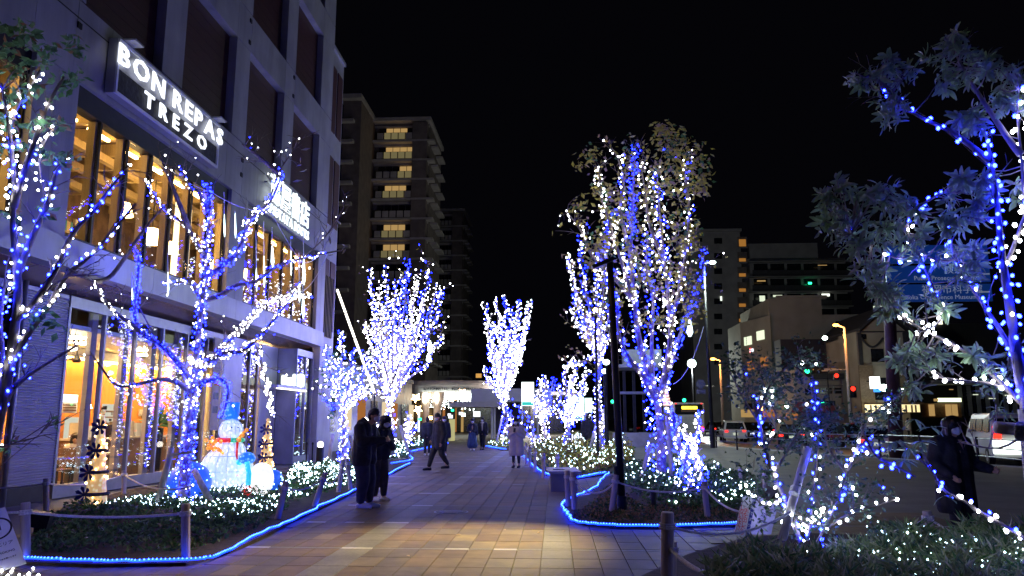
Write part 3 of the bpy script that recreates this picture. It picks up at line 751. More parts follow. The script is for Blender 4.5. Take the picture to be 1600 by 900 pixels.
def stringlights(label, base, wp, bp, r, group='string lights wound round the trees', indiv=0, lines=None, wire=True, name='string_lights', mw=None, mbl=None):
    T = thing(name, label, 'string lights', base, 0, group)
    mw = mw or (E_w2 if indiv else E_w); mbl = mbl or (E_b2 if indiv else E_b)
    if indiv:
        for pts, m, nm in ((wp, mw, 'bulb'), (bp, mbl, 'bulb')):
            if not pts: continue
            me = None
            for p in pts:
                if me is None:
                    mb = MB(); mb.ball((0, 0, 0), r, 8, 6, (1, 1, 1.25)); o = mb.build(nm, m, T, smooth=True); me = o.data
                else:
                    o = bpy.data.objects.new(nm, me); COL.objects.link(o); o.parent = T
                o.location = Vector(p) - Vector(base); s = R.uniform(.8, 1.2); o.scale = (s, s, s); o.rotation_euler = (R.uniform(-.8, .8), R.uniform(-.8, .8), 0)
                o['label'] = 'white glowing bulb' if m is mw else 'blue glowing bulb'
    else:
        bulbs(wp, r, 'white_bulb', mw, T); bulbs(bp, r, 'blue_bulb', mbl, T)
    if lines and wire:
        mb = MB()
        for pts in lines:
            al = along(pts, .09)
            q = [p + (Vector((math.cos(k * .8), math.sin(k * .8), 0))) * .035 for k, (p, t) in enumerate(al)]
            if len(q) > 2: mb.tube(q, .004, 3, cap=False)
        if mb.v: tag(mb.build('wire', M_dark, T, world=True), kind='stuff')
    return T
GT = 'illuminated street trees along the path'

# --- tree 1: wound street tree beside the snowman
b1 = G(287, 786); Y1 = b1.y
L1 = [dict(px=[(287, 786), (289, 740), (293, 700), (297, 650), (303, 610)], n=3.6, s=6, sp=.20, b=.6),
      dict(px=[(303, 612), (308, 560), (314, 500), (320, 440), (324, 380), (327, 325), (324, 285)], n=3.0, s=6, sp=.15, b=.45, r=.09),
      dict(px=[(301, 620), (280, 588), (252, 553), (222, 530), (209, 500), (213, 450), (216, 405), (207, 385)], n=2.0, s=4, sp=.09, b=.5, r=.07),
      dict(px=[(300, 625), (270, 603), (240, 600), (205, 606), (180, 604), (160, 578), (140, 549)], n=1.0, s=2, sp=.04, b=.05, f1=.75, tw=5),
      dict(px=[(215, 520), (195, 502), (172, 484), (155, 458), (148, 438)], n=1.1, s=2, sp=.05, b=0, tw=6),
      dict(px=[(306, 600), (330, 575), (362, 540), (392, 505), (415, 478), (450, 465), (490, 462)], n=1.9, s=3, sp=.08, b=.25),
      dict(px=[(320, 440), (345, 420), (372, 395), (385, 360), (395, 340), (420, 318), (432, 295), (440, 272)], n=2.4, s=4, sp=.13, b=.55),
      dict(px=[(312, 580), (345, 560), (375, 555), (402, 530), (430, 498), (450, 472), (470, 440)], n=1.2, s=2, sp=.06, b=.05),
      dict(px=[(307, 608), (335, 585), (370, 565), (396, 552), (407, 575), (418, 610), (425, 650)], n=2.6, s=4, sp=.10, b=.1, tw=7),
      dict(px=[(322, 400), (308, 378), (290, 350), (262, 330), (238, 300), (228, 278)], n=1.0, s=2, sp=.05, b=.2),
      dict(px=[(316, 470), (295, 438), (278, 442), (256, 440)], n=1.3, s=2, sp=.05, b=.3, tw=3),
      dict(px=[(303, 615), (325, 607), (345, 600), (357, 612), (352, 640), (345, 655)], n=2.4, s=4, sp=.1, b=.6, tw=3),
      dict(px=[(318, 480), (345, 470), (372, 452), (400, 445), (432, 420), (470, 406), (500, 398), (540, 390)], n=1.2, s=2, sp=.05, b=.35, f1=.85),
      dict(px=[(330, 330), (318, 312), (312, 300), (296, 290), (280, 255)], n=.8, s=2, sp=.05, b=.1),
      dict(px=[(150, 440), (175, 430), (210, 380), (240, 340), (262, 318)], n=.0, dark=1, free=1, tw=10),
      dict(px=[(425, 300), (438, 262), (460, 230), (478, 210)], dark=1, r=.02, rt=.006, tw=12), dict(px=[(470, 406), (500, 380), (530, 340), (545, 300)], dark=1, r=.02, rt=.006, tw=10),
      dict(px=[(440, 272), (400, 240), (378, 225)], dark=1, tw=8), dict(px=[(400, 445), (440, 465), (470, 440)], r=.015, dark=1, tw=6),
      dict(px=[(303, 330), (280, 290), (262, 262), (250, 240)], dark=1, tw=8), dict(px=[(230, 540), (200, 470), (165, 440), (120, 415)], dark=1, r=.02, rt=.006, tw=10)]
T1, ln, en, nd = tree('street_tree', 'bare street tree wound with blue and white lights beside the snowman', b1, L1, .13, M_bark, Y1, GT, twn=8, twl=.55, up=.25, wob=.8)
rr = random.Random(11)
wp, bp = lightline(ln, L1, .1, rr, 34.0, .1, bm=1.35, run=30, nodes=nd, nodes_p=.12)
stringlights('dense blue and white string lights wound on the tree beside the snowman', b1, wp, bp, .0155, lines=ln[:2])
print('tree1 bulbs', len(wp), len(bp))
leaves([P(x + R.uniform(-3, 3), y + R.uniform(-3, 3), Y1 + R.uniform(-.5, 1)) for x, y in [(407, 229), (470, 255), (478, 262), (486, 232), (460, 262), (500, 372), (510, 360), (525, 345), (530, 380), (540, 388), (520, 395), (455, 285), (440, 235), (535, 395), (515, 370)]], .17, T1, [mat('pale_leaf', (.5, .47, .4), .6)], name='leaf', wid=.3, up=-.3)

# --- tree 0: leafy tree leaning in from the left edge
b0 = Vector((-6.1, 7.9, 0)); Y0 = 7.9
L0 = [dict(px=[(-40, 900), (-28, 800), (-12, 700), (5, 620), (18, 560)], n=.9, s=3, sp=.1, b=.6, tw=3),
      dict(px=[(12, 590), (22, 520), (28, 460), (24, 400), (20, 340), (22, 280), (14, 200), (2, 130)], n=1.5, s=4, sp=.11, b=.35, r=.06),
      dict(px=[(16, 570), (45, 520), (78, 475), (105, 430), (140, 400), (185, 350), (212, 318)], n=1.1, s=2, sp=.05, b=.35),
      dict(px=[(20, 500), (52, 470), (85, 420), (112, 365), (145, 330), (175, 290), (200, 262)], n=1.2, s=2, sp=.05, b=.3),
      dict(px=[(24, 430), (45, 380), (72, 320), (88, 270), (112, 235)], n=1.2, s=3, sp=.06, b=.5),
      dict(px=[(20, 330), (38, 270), (55, 220), (75, 165), (100, 120)], n=.9, s=2, sp=.06, b=.1, f1=.7),
      dict(px=[(22, 300), (10, 230), (25, 170), (50, 130), (62, 110)], n=1.3, s=3, sp=.09, b=.0, r=.02), dict(px=[(70, 320), (60, 250), (80, 205), (95, 190)], n=1.0, s=2, sp=.07, b=.0, r=.012),
      dict(px=[(0, 640), (18, 610), (40, 590), (70, 570), (120, 540)], n=.4, s=2, sp=.05, b=.4, f1=.5),
      dict(px=[(-5, 680), (-3, 610), (5, 560), (2, 500), (8, 440)], n=1.2, s=3, sp=.08, b=.3),
      dict(px=[(-10, 740), (20, 712), (60, 680), (100, 645)], dark=1, tw=3, r=.008, rt=.003), dict(px=[(-10, 700), (30, 690), (70, 665), (95, 655)], dark=1, tw=3, r=.008, rt=.003),
      dict(px=[(60, 480), (100, 440), (150, 410)], dark=1, tw=6, r=.01, rt=.003)]
T0, ln, en, nd = tree('street_tree', 'leafy street tree with sparse large bulbs reaching in from the left edge', b0, L0, .09, M_bark2, Y0, GT, twn=5, twl=.35, up=.3, wob=.35)
wp, bp = lightline(ln, L0, .1, random.Random(5), 17, .06, bm=1.35, run=5)
print('tree0 bulbs', len(wp), len(bp))
stringlights('loose white and blue bulbs along the branches of the leafy tree at the left edge', b0, wp[:290], bp[:290], .0135, indiv=1, lines=ln[:5])
cl = [(20, 70, 9), (45, 60, 8), (75, 75, 8), (110, 70, 6), (0, 85, 9), (30, 110, 10), (60, 100, 9), (115, 125, 9), (90, 135, 7), (50, 140, 8), (30, 150, 6), (10, 150, 7), (75, 190, 8), (60, 200, 8), (70, 240, 6), (90, 245, 6), (35, 225, 5), (120, 75, 5), (12, 190, 8), (95, 195, 5), (40, 45, 7), (5, 45, 8), (105, 255, 4), (55, 500, 4), (85, 505, 5), (70, 330, 2), (25, 335, 3), (12, 700, 3), (85, 660, 2), (12, 230, 4)]
lp = []
for x, y, n in cl:
    for _ in range(int(n * 3)): lp.append(P(x + R.gauss(0, 9), y + R.gauss(0, 7), Y0 + R.uniform(-.3, .3)))
leaves(lp, .115, T0, [mat('leaf_bright_green', (.16, .34, .15), .5, 0, .3, 20, trans=.45), M_leafg, M_leafb], name='leaf', wid=.5, up=-.15, weights=[.6, .3, .1])

# --- tree 2: slim wrapped tree by the building corner
def fan(base_px, tops, fork, Y, **k):
    out = [dict(px=[base_px, fork], **{**k, 's': k.get('s', 5)})]
    for t in tops:
        m1 = (fork[0] + (t[0] - fork[0]) * .35, fork[1] + (t[1] - fork[1]) * .3); m2 = (fork[0] + (t[0] - fork[0]) * .75, fork[1] + (t[1] - fork[1]) * .62)
        out.append(dict(px=[fork, m1, m2, t[:2]], **{**k, **(t[2] if len(t) > 2 else {})}))
    return out
b2 = G(538, 733)
L2 = fan((538, 733), [(533, 518), (552, 545), (515, 588), (507, 540), (562, 600), (548, 575), (525, 560), (575, 560), (505, 625), (588, 590)], (537, 640), b2.y, n=1.6, s=4, b=.4)
L2[0].update(n=3, s=7, sp=.2)
T2, ln, en, nd = tree('street_tree', 'slim wrapped tree standing behind the standing couple at the building corner', b2, L2, .1, M_bark, b2.y, GT, twn=4, twl=.7, wob=.7)
wp, bp = lightline(ln, L2, .1, random.Random(21), 26, .15, bm=1.35, run=25, nodes=nd, nodes_p=.5)
stringlights('blue and white lights packed round the slim tree at the building corner', b2, wp, bp, .024); print('t2', len(wp) + len(bp))
leaves([p for p, d in nd for _ in range(2) if R.random() < .7], .16, T2, [M_leafd, M_leafg], name='leaf', wid=.4)

# --- tree 3: very dense fan
b3 = G(612, 716)
tops = [(578, 418), (592, 440), (603, 418), (618, 438), (638, 402, dict(b=.8)), (628, 430), (652, 430), (672, 418), (684, 440), (692, 452), (660, 460), (582, 470), (572, 510), (568, 545), (645, 470), (612, 470), (600, 480), (668, 500), (560, 600), (636, 500), (690, 522, dict(f0=.4)), (585, 520), (656, 540), (625, 520)]
L3 = fan((612, 716), tops, (612, 655), b3.y, n=2.15, s=5, b=.36)
L3[0].update(n=3, s=8, sp=.3)
T3, ln, en, nd = tree('street_tree', 'broad bushy tree packed with lights in front of the apartment towers', b3, L3, .16, M_bark, b3.y, GT, twn=4, twl=1.0, wob=1.6)
wp, bp = lightline(ln, L3, .1, random.Random(31), 10.5, .17, run=30, nodes=nd, nodes_p=.5, taper=.3)
stringlights('brilliant white and blue lights packed over the broad bushy tree', b3, wp, bp, .029); print('t3', len(wp) + len(bp))
leaves([p for p, d in nd if R.random() < .45], .15, T3, [M_leafy, M_leafb], name='leaf', wid=.5)
# small lit shrubs beside it
for q, (bpx, tp, lb) in enumerate([((640, 700), [(632, 655), (640, 650), (650, 660), (628, 670)], 'small lit bush left of the walking man in black'), ((585, 700), [(575, 650), (588, 645), (600, 650)], 'small lit bush at the foot of the broad bushy tree')]):
    bb = G(*bpx); Lq = fan(bpx, tp, (bpx[0], bpx[1] - 15), bb.y, n=2, s=5, b=.3)
    Tq, ln, en, nd = tree('lit_shrub', lb, bb, Lq, .04, M_bark, bb.y, 'small lit bushes', twn=2, twl=.4, cat='shrub')
    wp, bp = lightline(ln, Lq, .1, random.Random(q), 8, .2, run=20); stringlights('white lights on the ' + lb, bb, wp, bp, .045)

# --- tree 4: distant vase shaped tree in the centre
b4 = G(790, 700)
tops = [(757, 470), (768, 500), (777, 468), (790, 462), (800, 478), (812, 466), (828, 470), (822, 500), (756, 572), (765, 540), (806, 520), (785, 500), (795, 520), (814, 540)]
L4 = fan((790, 700), tops, (790, 640), b4.y, n=2.4, s=5, b=.33)
L4[0].update(n=3.0, s=8, sp=.3)
T4, ln, en, nd = tree('street_tree', 'distant vase shaped tree glowing white in the middle of the view', b4, L4, .17, M_bark, b4.y, GT, twn=2, twl=.8, wob=1.0)
wp, bp = lightline(ln, L4, .1, random.Random(41), 9, .2, run=34, nodes=nd, nodes_p=.3, taper=.2)
stringlights('blue white lights over the distant vase shaped tree in the centre', b4, wp, bp, .038); print('t4', len(wp) + len(bp))

# --- trees 5: low bright clump
for q, (bpx, fk, tops, lb) in enumerate([((852, 700), (850, 660), [(842, 595), (852, 585), (830, 610), (864, 590, dict(b=.8)), (840, 630), (866, 630)], 'low bright tree left of the parking sign'),
                                         ((890, 702), (888, 660), [(872, 600), (883, 570), (895, 585), (908, 600), (918, 580), (905, 640), (925, 640), (870, 640), (898, 560)], 'low bright spreading tree in front of the parking sign')]):
    bb = Vector((G(*bpx).x, G(*bpx).y, 0)); Lq = fan(bpx, tops, fk, bb.y, n=2.2, s=5, b=.3); Lq[0].update(n=3, s=8, sp=.35)
    Tq, ln, en, nd = tree('street_tree', lb, bb, Lq, .12, M_bark, bb.y, GT, twn=2, twl=.8, wob=.9)
    wp, bp = lightline(ln, Lq, .1, random.Random(50 + q), 10.5, .24, run=20, taper=.3)
    stringlights('white lights wound on the ' + lb, bb, wp, bp, .036)
bb = G(812, 697); Lq = [dict(px=[(840, 697), (815, 665), (790, 640), (775, 628)], n=2, s=5, sp=.3, b=.6), dict(px=[(835, 690), (828, 660), (812, 640), (800, 625)], n=2, s=4, sp=.3, b=.7, free=1)]
bb = G(840, 697); Tq, ln, en, nd = tree('lit_shrub', 'low leaning lit shrub behind the woman in the pale coat', bb, Lq, .06, M_bark, bb.y, None, twn=2, cat='shrub')
wp, bp = lightline(ln, Lq, .1, random.Random(60), 5, .3, run=9); stringlights('blue lights on the leaning shrub behind the woman in the pale coat', bb, wp, bp, .05)

# --- tree 6: tall tree behind the lamp post
b6 = G(937, 706)
L6 = fan((937, 706), [(888, 398), (905, 372), (897, 455, dict(b=.7)), (932, 400), (948, 340), (962, 420), (893, 480), (925, 500), (960, 500), (883, 575)], (936, 560), b6.y, n=1.7, s=4, b=.3)
L6[0].update(px=[(937, 706), (934, 640), (936, 560)], n=3.2, s=7, sp=.3)
T6, ln, en, nd = tree('street_tree', 'tall slim lit tree behind the dark lamp post with timber props', b6, L6, .17, M_bark, b6.y, GT, twn=5, twl=1.1, wob=1.4)
wp, bp = lightline(ln, L6, .1, random.Random(61), 11, .24, bm=1.35, run=16, nodes=nd, nodes_p=.2); stringlights('white and blue lights on the tall slim tree behind the lamp post', b6, wp, bp, .034); print('t6', len(wp) + len(bp))
leaves([p for p, d in nd for _ in range(2) if R.random() < .8], .22, T6, [M_leafb, M_leafy], name='leaf')

# --- tree 7: big leafy tree right of centre
b7 = G(1030, 752)
L7 = [dict(px=[(1032, 752), (1034, 700), (1030, 650), (1026, 620)], n=6, s=12, sp=.42, b=.55),
      dict(px=[(1026, 625), (1012, 580), (998, 530), (990, 460), (986, 400), (988, 330), (990, 270), (994, 225)], n=2.3, s=4, sp=.16, b=.5, r=.12),
      dict(px=[(1024, 630), (1000, 585), (978, 555), (966, 520), (960, 470), (950, 420), (935, 390)], n=2.0, s=4, sp=.14, b=.5, r=.09),
      dict(px=[(1028, 628), (1040, 580), (1048, 520), (1044, 460), (1036, 390), (1030, 320), (1026, 265)], n=2.4, s=4, sp=.17, b=.35, r=.12),
      dict(px=[(1036, 620), (1052, 570), (1066, 520), (1085, 470), (1098, 430), (1100, 395)], n=1.8, s=4, sp=.13, b=.8, r=.09),
      dict(px=[(1046, 500), (1062, 440), (1072, 380), (1076, 320), (1070, 270), (1078, 240)], n=1.4, s=3, sp=.14, b=.2),
      dict(px=[(990, 470), (975, 420), (962, 380), (950, 340), (940, 310), (935, 260)], n=1.5, s=3, sp=.15, b=.1),
      dict(px=[(962, 480), (940, 440), (915, 405), (905, 365), (885, 330)], n=1.0, s=2, sp=.1, b=.1),
      dict(px=[(1036, 400), (1015, 350), (1008, 300), (1000, 250)], n=1.0, s=2, sp=.2, b=.2),
      dict(px=[(988, 400), (970, 330), (975, 280), (960, 235)], n=1.1, s=2, sp=.15, b=.05),
      dict(px=[(1020, 610), (1018, 540), (1020, 470), (1010, 420), (1012, 360)], n=1.8, s=3, sp=.2, b=.6)]
T7, ln, en, nd = tree('street_tree', 'large yellowing leafy tree wound in blue and white lights right of the path', b7, L7, .15, M_bark2, b7.y, GT, twn=16, twl=.7, wob=.9, up=.5)
wp, bp = lightline(ln, L7, .1, random.Random(71), 14, .17, bm=1.35, run=26, nodes=nd, nodes_p=.1, taper=.2)
stringlights('blue and white lights climbing the large yellowing leafy tree', b7, wp, bp, .0225, lines=ln); print('t7', len(wp) + len(bp))
lp = []
cl = [(1045, 215, 22, 18, 60), (1080, 250, 25, 25, 90), (1060, 290, 30, 20, 70), (1095, 285, 14, 20, 40), (985, 250, 16, 25, 40), (915, 250, 12, 10, 14), (930, 240, 12, 14, 14), (905, 260, 8, 6, 8), (905, 320, 12, 8, 16), (940, 300, 15, 25, 35), (960, 340, 20, 20, 40), (940, 385, 22, 22, 80), (930, 410, 15, 10, 30), (990, 350, 25, 30, 50), (1000, 400, 30, 30, 60), (1060, 350, 25, 25, 60), (1070, 380, 20, 25, 60), (1050, 430, 22, 25, 60), (1080, 450, 15, 30, 50), (1075, 500, 14, 18, 30), (1010, 440, 25, 20, 50), (960, 450, 20, 25, 50), (930, 470, 16, 18, 20), (1020, 500, 22, 15, 30), (1035, 200, 14, 10, 24), (1090, 480, 10, 14, 22), (1020, 300, 26, 30, 50), (975, 300, 20, 26, 36), (1040, 260, 20, 20, 40), (1055, 235, 26, 22, 50)]
for x, y, sx_, sy_, n in cl:
    for _ in range(int(n * 1.9)): lp.append(P(x + gz(sx_ * .62), y + gz(sy_ * .62), b7.y + R.gauss(0, .7)))
lp += [p + Vector((R.gauss(0, .06), R.gauss(0, .06), R.gauss(0, .06))) for p, d in nd for _ in range(1) if p.z > 3.2 and R.random() < .5]
leaves(lp, .155, T7, [M_leafy, mat('leaf_pink_brown', (.42, .3, .2), .65, 0, .3, 9, trans=.4), M_leafg], name='leaf', wid=.55, up=-.35, weights=[.68, .17, .15])
# wrapped stub trunks beside it
b8 = G(1083, 770)
L8 = [dict(px=[(1080, 770), (1072, 730), (1060, 690), (1052, 650), (1048, 640)], n=3.2, s=6, sp=.17, b=.7, tw=2), dict(px=[(1088, 768), (1086, 720), (1088, 680), (1096, 640)], n=2.6, s=5, sp=.14, b=.45, free=1, tw=2),
      dict(px=[(1100, 775), (1094, 730), (1082, 700), (1070, 670)], n=2.6, s=5, sp=.15, b=.6, free=1, tw=2), dict(px=[(1066, 760), (1072, 720), (1078, 690)], n=2.4, s=5, sp=.15, b=.6, free=1, tw=2)]
T8, ln, en, nd = tree('lit_shrub', 'low multi stemmed shrub wrapped in blue lights beside the large leafy tree', b8, L8, .07, M_bark, b8.y, None, twn=2, twl=.3, cat='shrub')
wp, bp = lightline(ln, L8, .1, random.Random(81), 22, .17, run=9); stringlights('mostly blue lights round the low multi stemmed shrub', b8, wp, bp, .024)

# --- tree 8: small leaved shrub at the right front
b9 = P(1262, 838, 8.6); b9.z = 0.05; Y9 = 8.6
L9 = [dict(px=[(1250, 850), (1238, 810), (1225, 775), (1208, 742), (1196, 700), (1186, 660), (1178, 620)], n=1.3, s=2, sp=.065, b=.45, r=.03, tw=16),
      dict(px=[(1262, 845), (1268, 800), (1272, 750), (1278, 700), (1276, 650), (1272, 610), (1270, 585)], n=1.0, s=2, sp=.06, b=.5, free=1, tw=14),
      dict(px=[(1275, 850), (1296, 810), (1312, 770), (1326, 730), (1342, 700), (1370, 672)], n=1.4, s=2, sp=.065, b=.5, free=1, tw=12),
      dict(px=[(1196, 700), (1215, 660), (1200, 620), (1190, 590)], n=.8, s=2, sp=.03, b=.0, tw=14), dict(px=[(1186, 660), (1160, 620), (1145, 590), (1125, 560)], dark=1, tw=6),
      dict(px=[(1225, 775), (1195, 790), (1175, 770), (1165, 755)], n=.7, s=1, sp=.03, b=0, tw=8), dict(px=[(1250, 840), (1230, 800), (1270, 820), (1300, 790)], n=2.0, s=3, sp=.12, b=.15, tw=10),
      dict(px=[(1210, 740), (1240, 690), (1265, 660), (1290, 660)], dark=1, r=.02, rt=.006, tw=14), dict(px=[(1326, 730), (1300, 700), (1290, 670), (1310, 650)], dark=1, r=.02, rt=.006, tw=14), dict(px=[(1290, 830), (1330, 800), (1370, 790), (1400, 780)], n=.5, s=1, sp=.05, b=0, tw=8),
      dict(px=[(1342, 700), (1360, 650), (1400, 620), (1430, 600)], n=.35, s=1, sp=.03, b=0, tw=12), dict(px=[(1186, 660), (1210, 600), (1240, 570), (1268, 560)], dark=1, r=.02, rt=.006, tw=12)]
T9, ln, en, nd = tree('leafy_shrub', 'small leaved shrub with bulbs on its stems and a leaning timber prop', b9, L9, .03, M_bark, Y9, None, twn=8, twl=.32, cat='shrub', rtip=.006, twr=.005, wob=.35, up=.3)
wp, bp = lightline(ln, L9, .1, random.Random(91), 16, .05, bm=1.35, run=4, nodes=nd, nodes_p=.025); print('t8', len(wp), len(bp))
stringlights('large blue and white bulbs strung on the small leaved shrub', b9, wp[:240] + wp[-50:], bp[:200], .0145, indiv=1, lines=ln[:3])
lp = [p + Vector((R.gauss(0, .05), R.gauss(0, .05), R.gauss(0, .04))) for p, d in nd for _ in range(4)]
leaves(lp, .055, T9, [M_leafd, mat('leaf_blue_green', (.12, .19, .13), .45, 0, .3, 20, trans=.3)], name='leaf', wid=.55, up=.0)
leaves([p + Vector((R.gauss(0, .04), R.gauss(0, .04), R.gauss(0, .06))) for p in [P(1140 + R.uniform(0, 110), 580 + R.uniform(-20, 60), Y9 + R.uniform(-.4, .4)) for _ in range(420)]], .055, T9, [MATS['leaf_blue_green']], name='leaf', wid=.5, up=.2)
t = thing('support_pole', 'thick pale timber prop leaning through the small leaved shrub', 'pole', P(1222, 838, 8.4), 0)
MB().tube([P(1222, 842, 8.4), P(1262, 700, 8.8)], .045, 12).build('pole', M_postw, t, world=True, smooth=True)
MB().tube([P(1240, 772, 8.52), P(1243, 762, 8.56)], .052, 12).build('binding', M_rope, t, world=True)

# --- tree 9: evergreen close at the right edge
b10 = Vector((4.35, 6.0, .05)); Y10 = 6.0
L10 = [dict(px=[(1650, 930), (1632, 820), (1618, 720), (1606, 640)], n=.4, s=2, sp=.08, b=.5),
       dict(px=[(1606, 640), (1590, 560), (1578, 480), (1566, 400), (1558, 320), (1550, 255), (1535, 190)], n=1.6, s=3, sp=.08, b=.6, r=.05),
       dict(px=[(1552, 270), (1520, 240), (1485, 212), (1440, 188), (1400, 158), (1375, 140)], n=.75, s=2, sp=.03, b=.35, r=.028),
       dict(px=[(1592, 570), (1565, 520), (1538, 480), (1512, 440), (1490, 395), (1478, 345)], n=.9, s=2, sp=.04, b=.6, r=.02),
       dict(px=[(1490, 395), (1465, 400), (1440, 395), (1400, 400), (1360, 385), (1330, 365)], n=.7, s=2, sp=.05, b=.25, r=.012),
       dict(px=[(1606, 640), (1570, 605), (1530, 565), (1490, 540), (1450, 520), (1405, 492)], n=1.0, s=2, sp=.04, b=.4, r=.022),
       dict(px=[(1608, 620), (1570, 600), (1520, 595), (1480, 592), (1450, 578)], n=.8, s=1, sp=.03, b=.0, r=.012),
       dict(px=[(1580, 420), (1600, 360), (1615, 300), (1612, 220), (1600, 160)], n=1.3, s=2, sp=.05, b=.1, r=.02),
       dict(px=[(1560, 330), (1572, 260), (1580, 190), (1590, 140)], n=.9, s=2, sp=.05, b=.3, r=.015),
       dict(px=[(1550, 255), (1520, 180), (1500, 120), (1490, 80)], dark=1), dict(px=[(1440, 395), (1420, 350), (1440, 320), (1475, 300)], n=.9, s=2, sp=.05, b=.25),
       dict(px=[(1405, 158), (1385, 135), (1360, 118)], dark=1), dict(px=[(1440, 395), (1460, 440), (1470, 500), (1430, 520)], n=1.1, s=2, sp=.04, b=.2, r=.01), dict(px=[(1606, 650), (1560, 690), (1500, 690)], dark=1, r=.01)]
T10, ln, en, nd = tree('evergreen_tree', 'large leaved evergreen tree with scattered bulbs filling the right edge', b10, L10, .06, M_bark2, Y10, None, twn=3, twl=.28, rtip=.006, twr=.006, wob=.25)
wp, bp = lightline(ln, L10, .1, random.Random(101), 20, .05, bm=1.35, run=3); print('t9', len(wp), len(bp))
stringlights('widely spaced large bulbs on the evergreen tree at the right edge', b10, wp[:200], bp[:170], .0130, indiv=1, lines=ln[:6])
# leaf rosettes: each leaf its own piece
def leafmesh(L, wd):
    mb = MB(); vs = [(0, 0, 0)]; fs = []
    n = 5
    for i in range(1, n + 1):
        t = i / n; ww = wd * math.sin(PI * min(1, t * .93)) * .5; z = -.36 * L * t * t
        vs += [(t * L, -ww, z + ww * .35), (t * L, 0, z), (t * L, ww, z + ww * .35)]
    fs = [(0, 1, 2), (0, 2, 3)]
    for i in range(n - 1):
        a = 1 + 3 * i; fs += [(a, a + 3, a + 4, a + 1), (a + 1, a + 4, a + 5, a + 2)]
    mb.add(vs, fs); return mb
ros = [(1350, 128, 9), (1340, 115, 9), (1372, 108, 11), (1395, 100, 10), (1412, 120, 11), (1400, 148, 9), (1386, 165, 8), (1395, 180, 7), (1478, 65, 12), (1462, 85, 12), (1490, 52, 9), (1500, 80, 12), (1482, 105, 13), (1470, 122, 10), (1510, 108, 12), (1528, 96, 10), (1545, 112, 9), (1560, 105, 8), (1575, 118, 9), (1588, 130, 11), (1565, 140, 11), (1572, 160, 10), (1515, 170, 10), (1500, 185, 9), (1520, 195, 10), (1590, 160, 8),
       (1295, 305, 9), (1315, 290, 11), (1335, 310, 13), (1300, 330, 9), (1322, 345, 12), (1348, 335, 13), (1362, 300, 11), (1380, 285, 10), (1392, 315, 13), (1372, 350, 13), (1345, 370, 12), (1400, 345, 11), (1420, 305, 10), (1310, 372, 10), (1335, 388, 8), (1430, 330, 9), (1402, 380, 10), (1365, 380, 11), (1440, 360, 9), (1425, 385, 8), (1290, 345, 7),
       (1500, 275, 11), (1515, 290, 12), (1535, 278, 10), (1492, 300, 9), (1525, 310, 9), (1550, 295, 8), (1500, 340, 9), (1520, 335, 8), (1475, 330, 8), (1485, 350, 7), (1580, 300, 6),
       (1350, 425, 10), (1372, 420, 12), (1390, 440, 13), (1370, 455, 11), (1395, 468, 11), (1380, 485, 8), (1408, 480, 7), (1355, 450, 8), (1500, 400, 9), (1520, 405, 9), (1502, 430, 8), (1530, 385, 7), (1470, 395, 6), (1455, 460, 6), (1475, 480, 6),
       (1405, 545, 9), (1428, 540, 9), (1450, 545, 9), (1415, 560, 7), (1440, 565, 6), (1530, 545, 9), (1550, 560, 9), (1590, 545, 9), (1575, 580, 7), (1545, 600, 7), (1420, 600, 6), (1600, 600, 6), (1470, 555, 6), (1560, 640, 4)]
LM = [leafmesh(.092, .033), leafmesh(.075, .029), leafmesh(.108, .036)]
ros = [(x + u, y + v, n - w) for (x, y, n) in ros for (u, v, w) in ((0, 0, 0), (R.uniform(-13, 13), R.uniform(-13, 13), 1), (R.uniform(-15, 15), R.uniform(-14, 14), 3)) if n - w > 2]
LMe = []
def place_leaf(L, T, M, nm='leaf'):
    o = bpy.data.objects.new(nm, L); COL.objects.link(o); o.parent = T; o.matrix_local = Matrix.Translation(-wloc(T)) @ M; return o
MV = [M_leafr, mat('leaf_evergreen_pale', (.27, .32, .24), .34, 0, .3, 10, trans=.3), M_leafr]
LMe = []
for mb, m in zip(LM, MV):
    o = mb.build('leaf', m, T10); LMe.append(o.data); bpy.data.objects.remove(o)
RL = random.Random(17); cnt = 0; bulk = MB()
for (x, y, n) in ros:
    c = P(x, y, Y10 + RL.uniform(-.3, .3)); dr = Vector((RL.gauss(0, .4) - .3, RL.gauss(0, .3) - .2, RL.uniform(-.1, .6))).normalized()
    near = min((q for l_ in ln for q in l_), key=lambda q: (q - c).length)
    if (near - c).length > .02: bulk.tube([near, (near + c) / 2 - Vector((0, 0, .02)), c], [.006, .005, .004], 4, cap=False)
    for k in range(n + 4):
        a = k * 2.4 + RL.uniform(-.3, .3); el = RL.uniform(-.45, .9)
        s = perp(dr, RL)
        u = dr.cross(Vector((.1, .9, .2))).normalized(); v = dr.cross(u)
        d = (u * math.cos(a) + v * math.sin(a)) * math.cos(el) + dr * math.sin(el); d.z -= .12; d.normalize()
        up_ = dr - d * dr.dot(d)
        up_ = up_.normalized() if up_.length > .01 else Vector((0, 0, 1))
        sd = up_.cross(d); st = c - dr * RL.uniform(0, .11); sc_ = RL.uniform(.75, 1.15)
        M = Matrix(((d.x * sc_, sd.x * sc_, up_.x * sc_, st.x), (d.y * sc_, sd.y * sc_, up_.y * sc_, st.y), (d.z * sc_, sd.z * sc_, up_.z * sc_, st.z), (0, 0, 0, 1)))
        kk = RL.randrange(3)
        if cnt < 299: place_leaf(LMe[kk], T10, M); cnt += 1
        else:
            bulk.add([tuple(M @ Vector(v_)) for v_ in LM[kk].v], LM[kk].f, 1 + (RL.random() < .35))
tag(bulk.build('leaf', [M_bark2, M_leafr, MV[1]], T10, world=True), kind='stuff')
t = thing('tree_support', 'round timber post with a roped crossbar propping the evergreen at the right edge', 'pole', (0, 0, 0))
t.location = (P(1612, 900, 5.6).x, 5.6, 0)
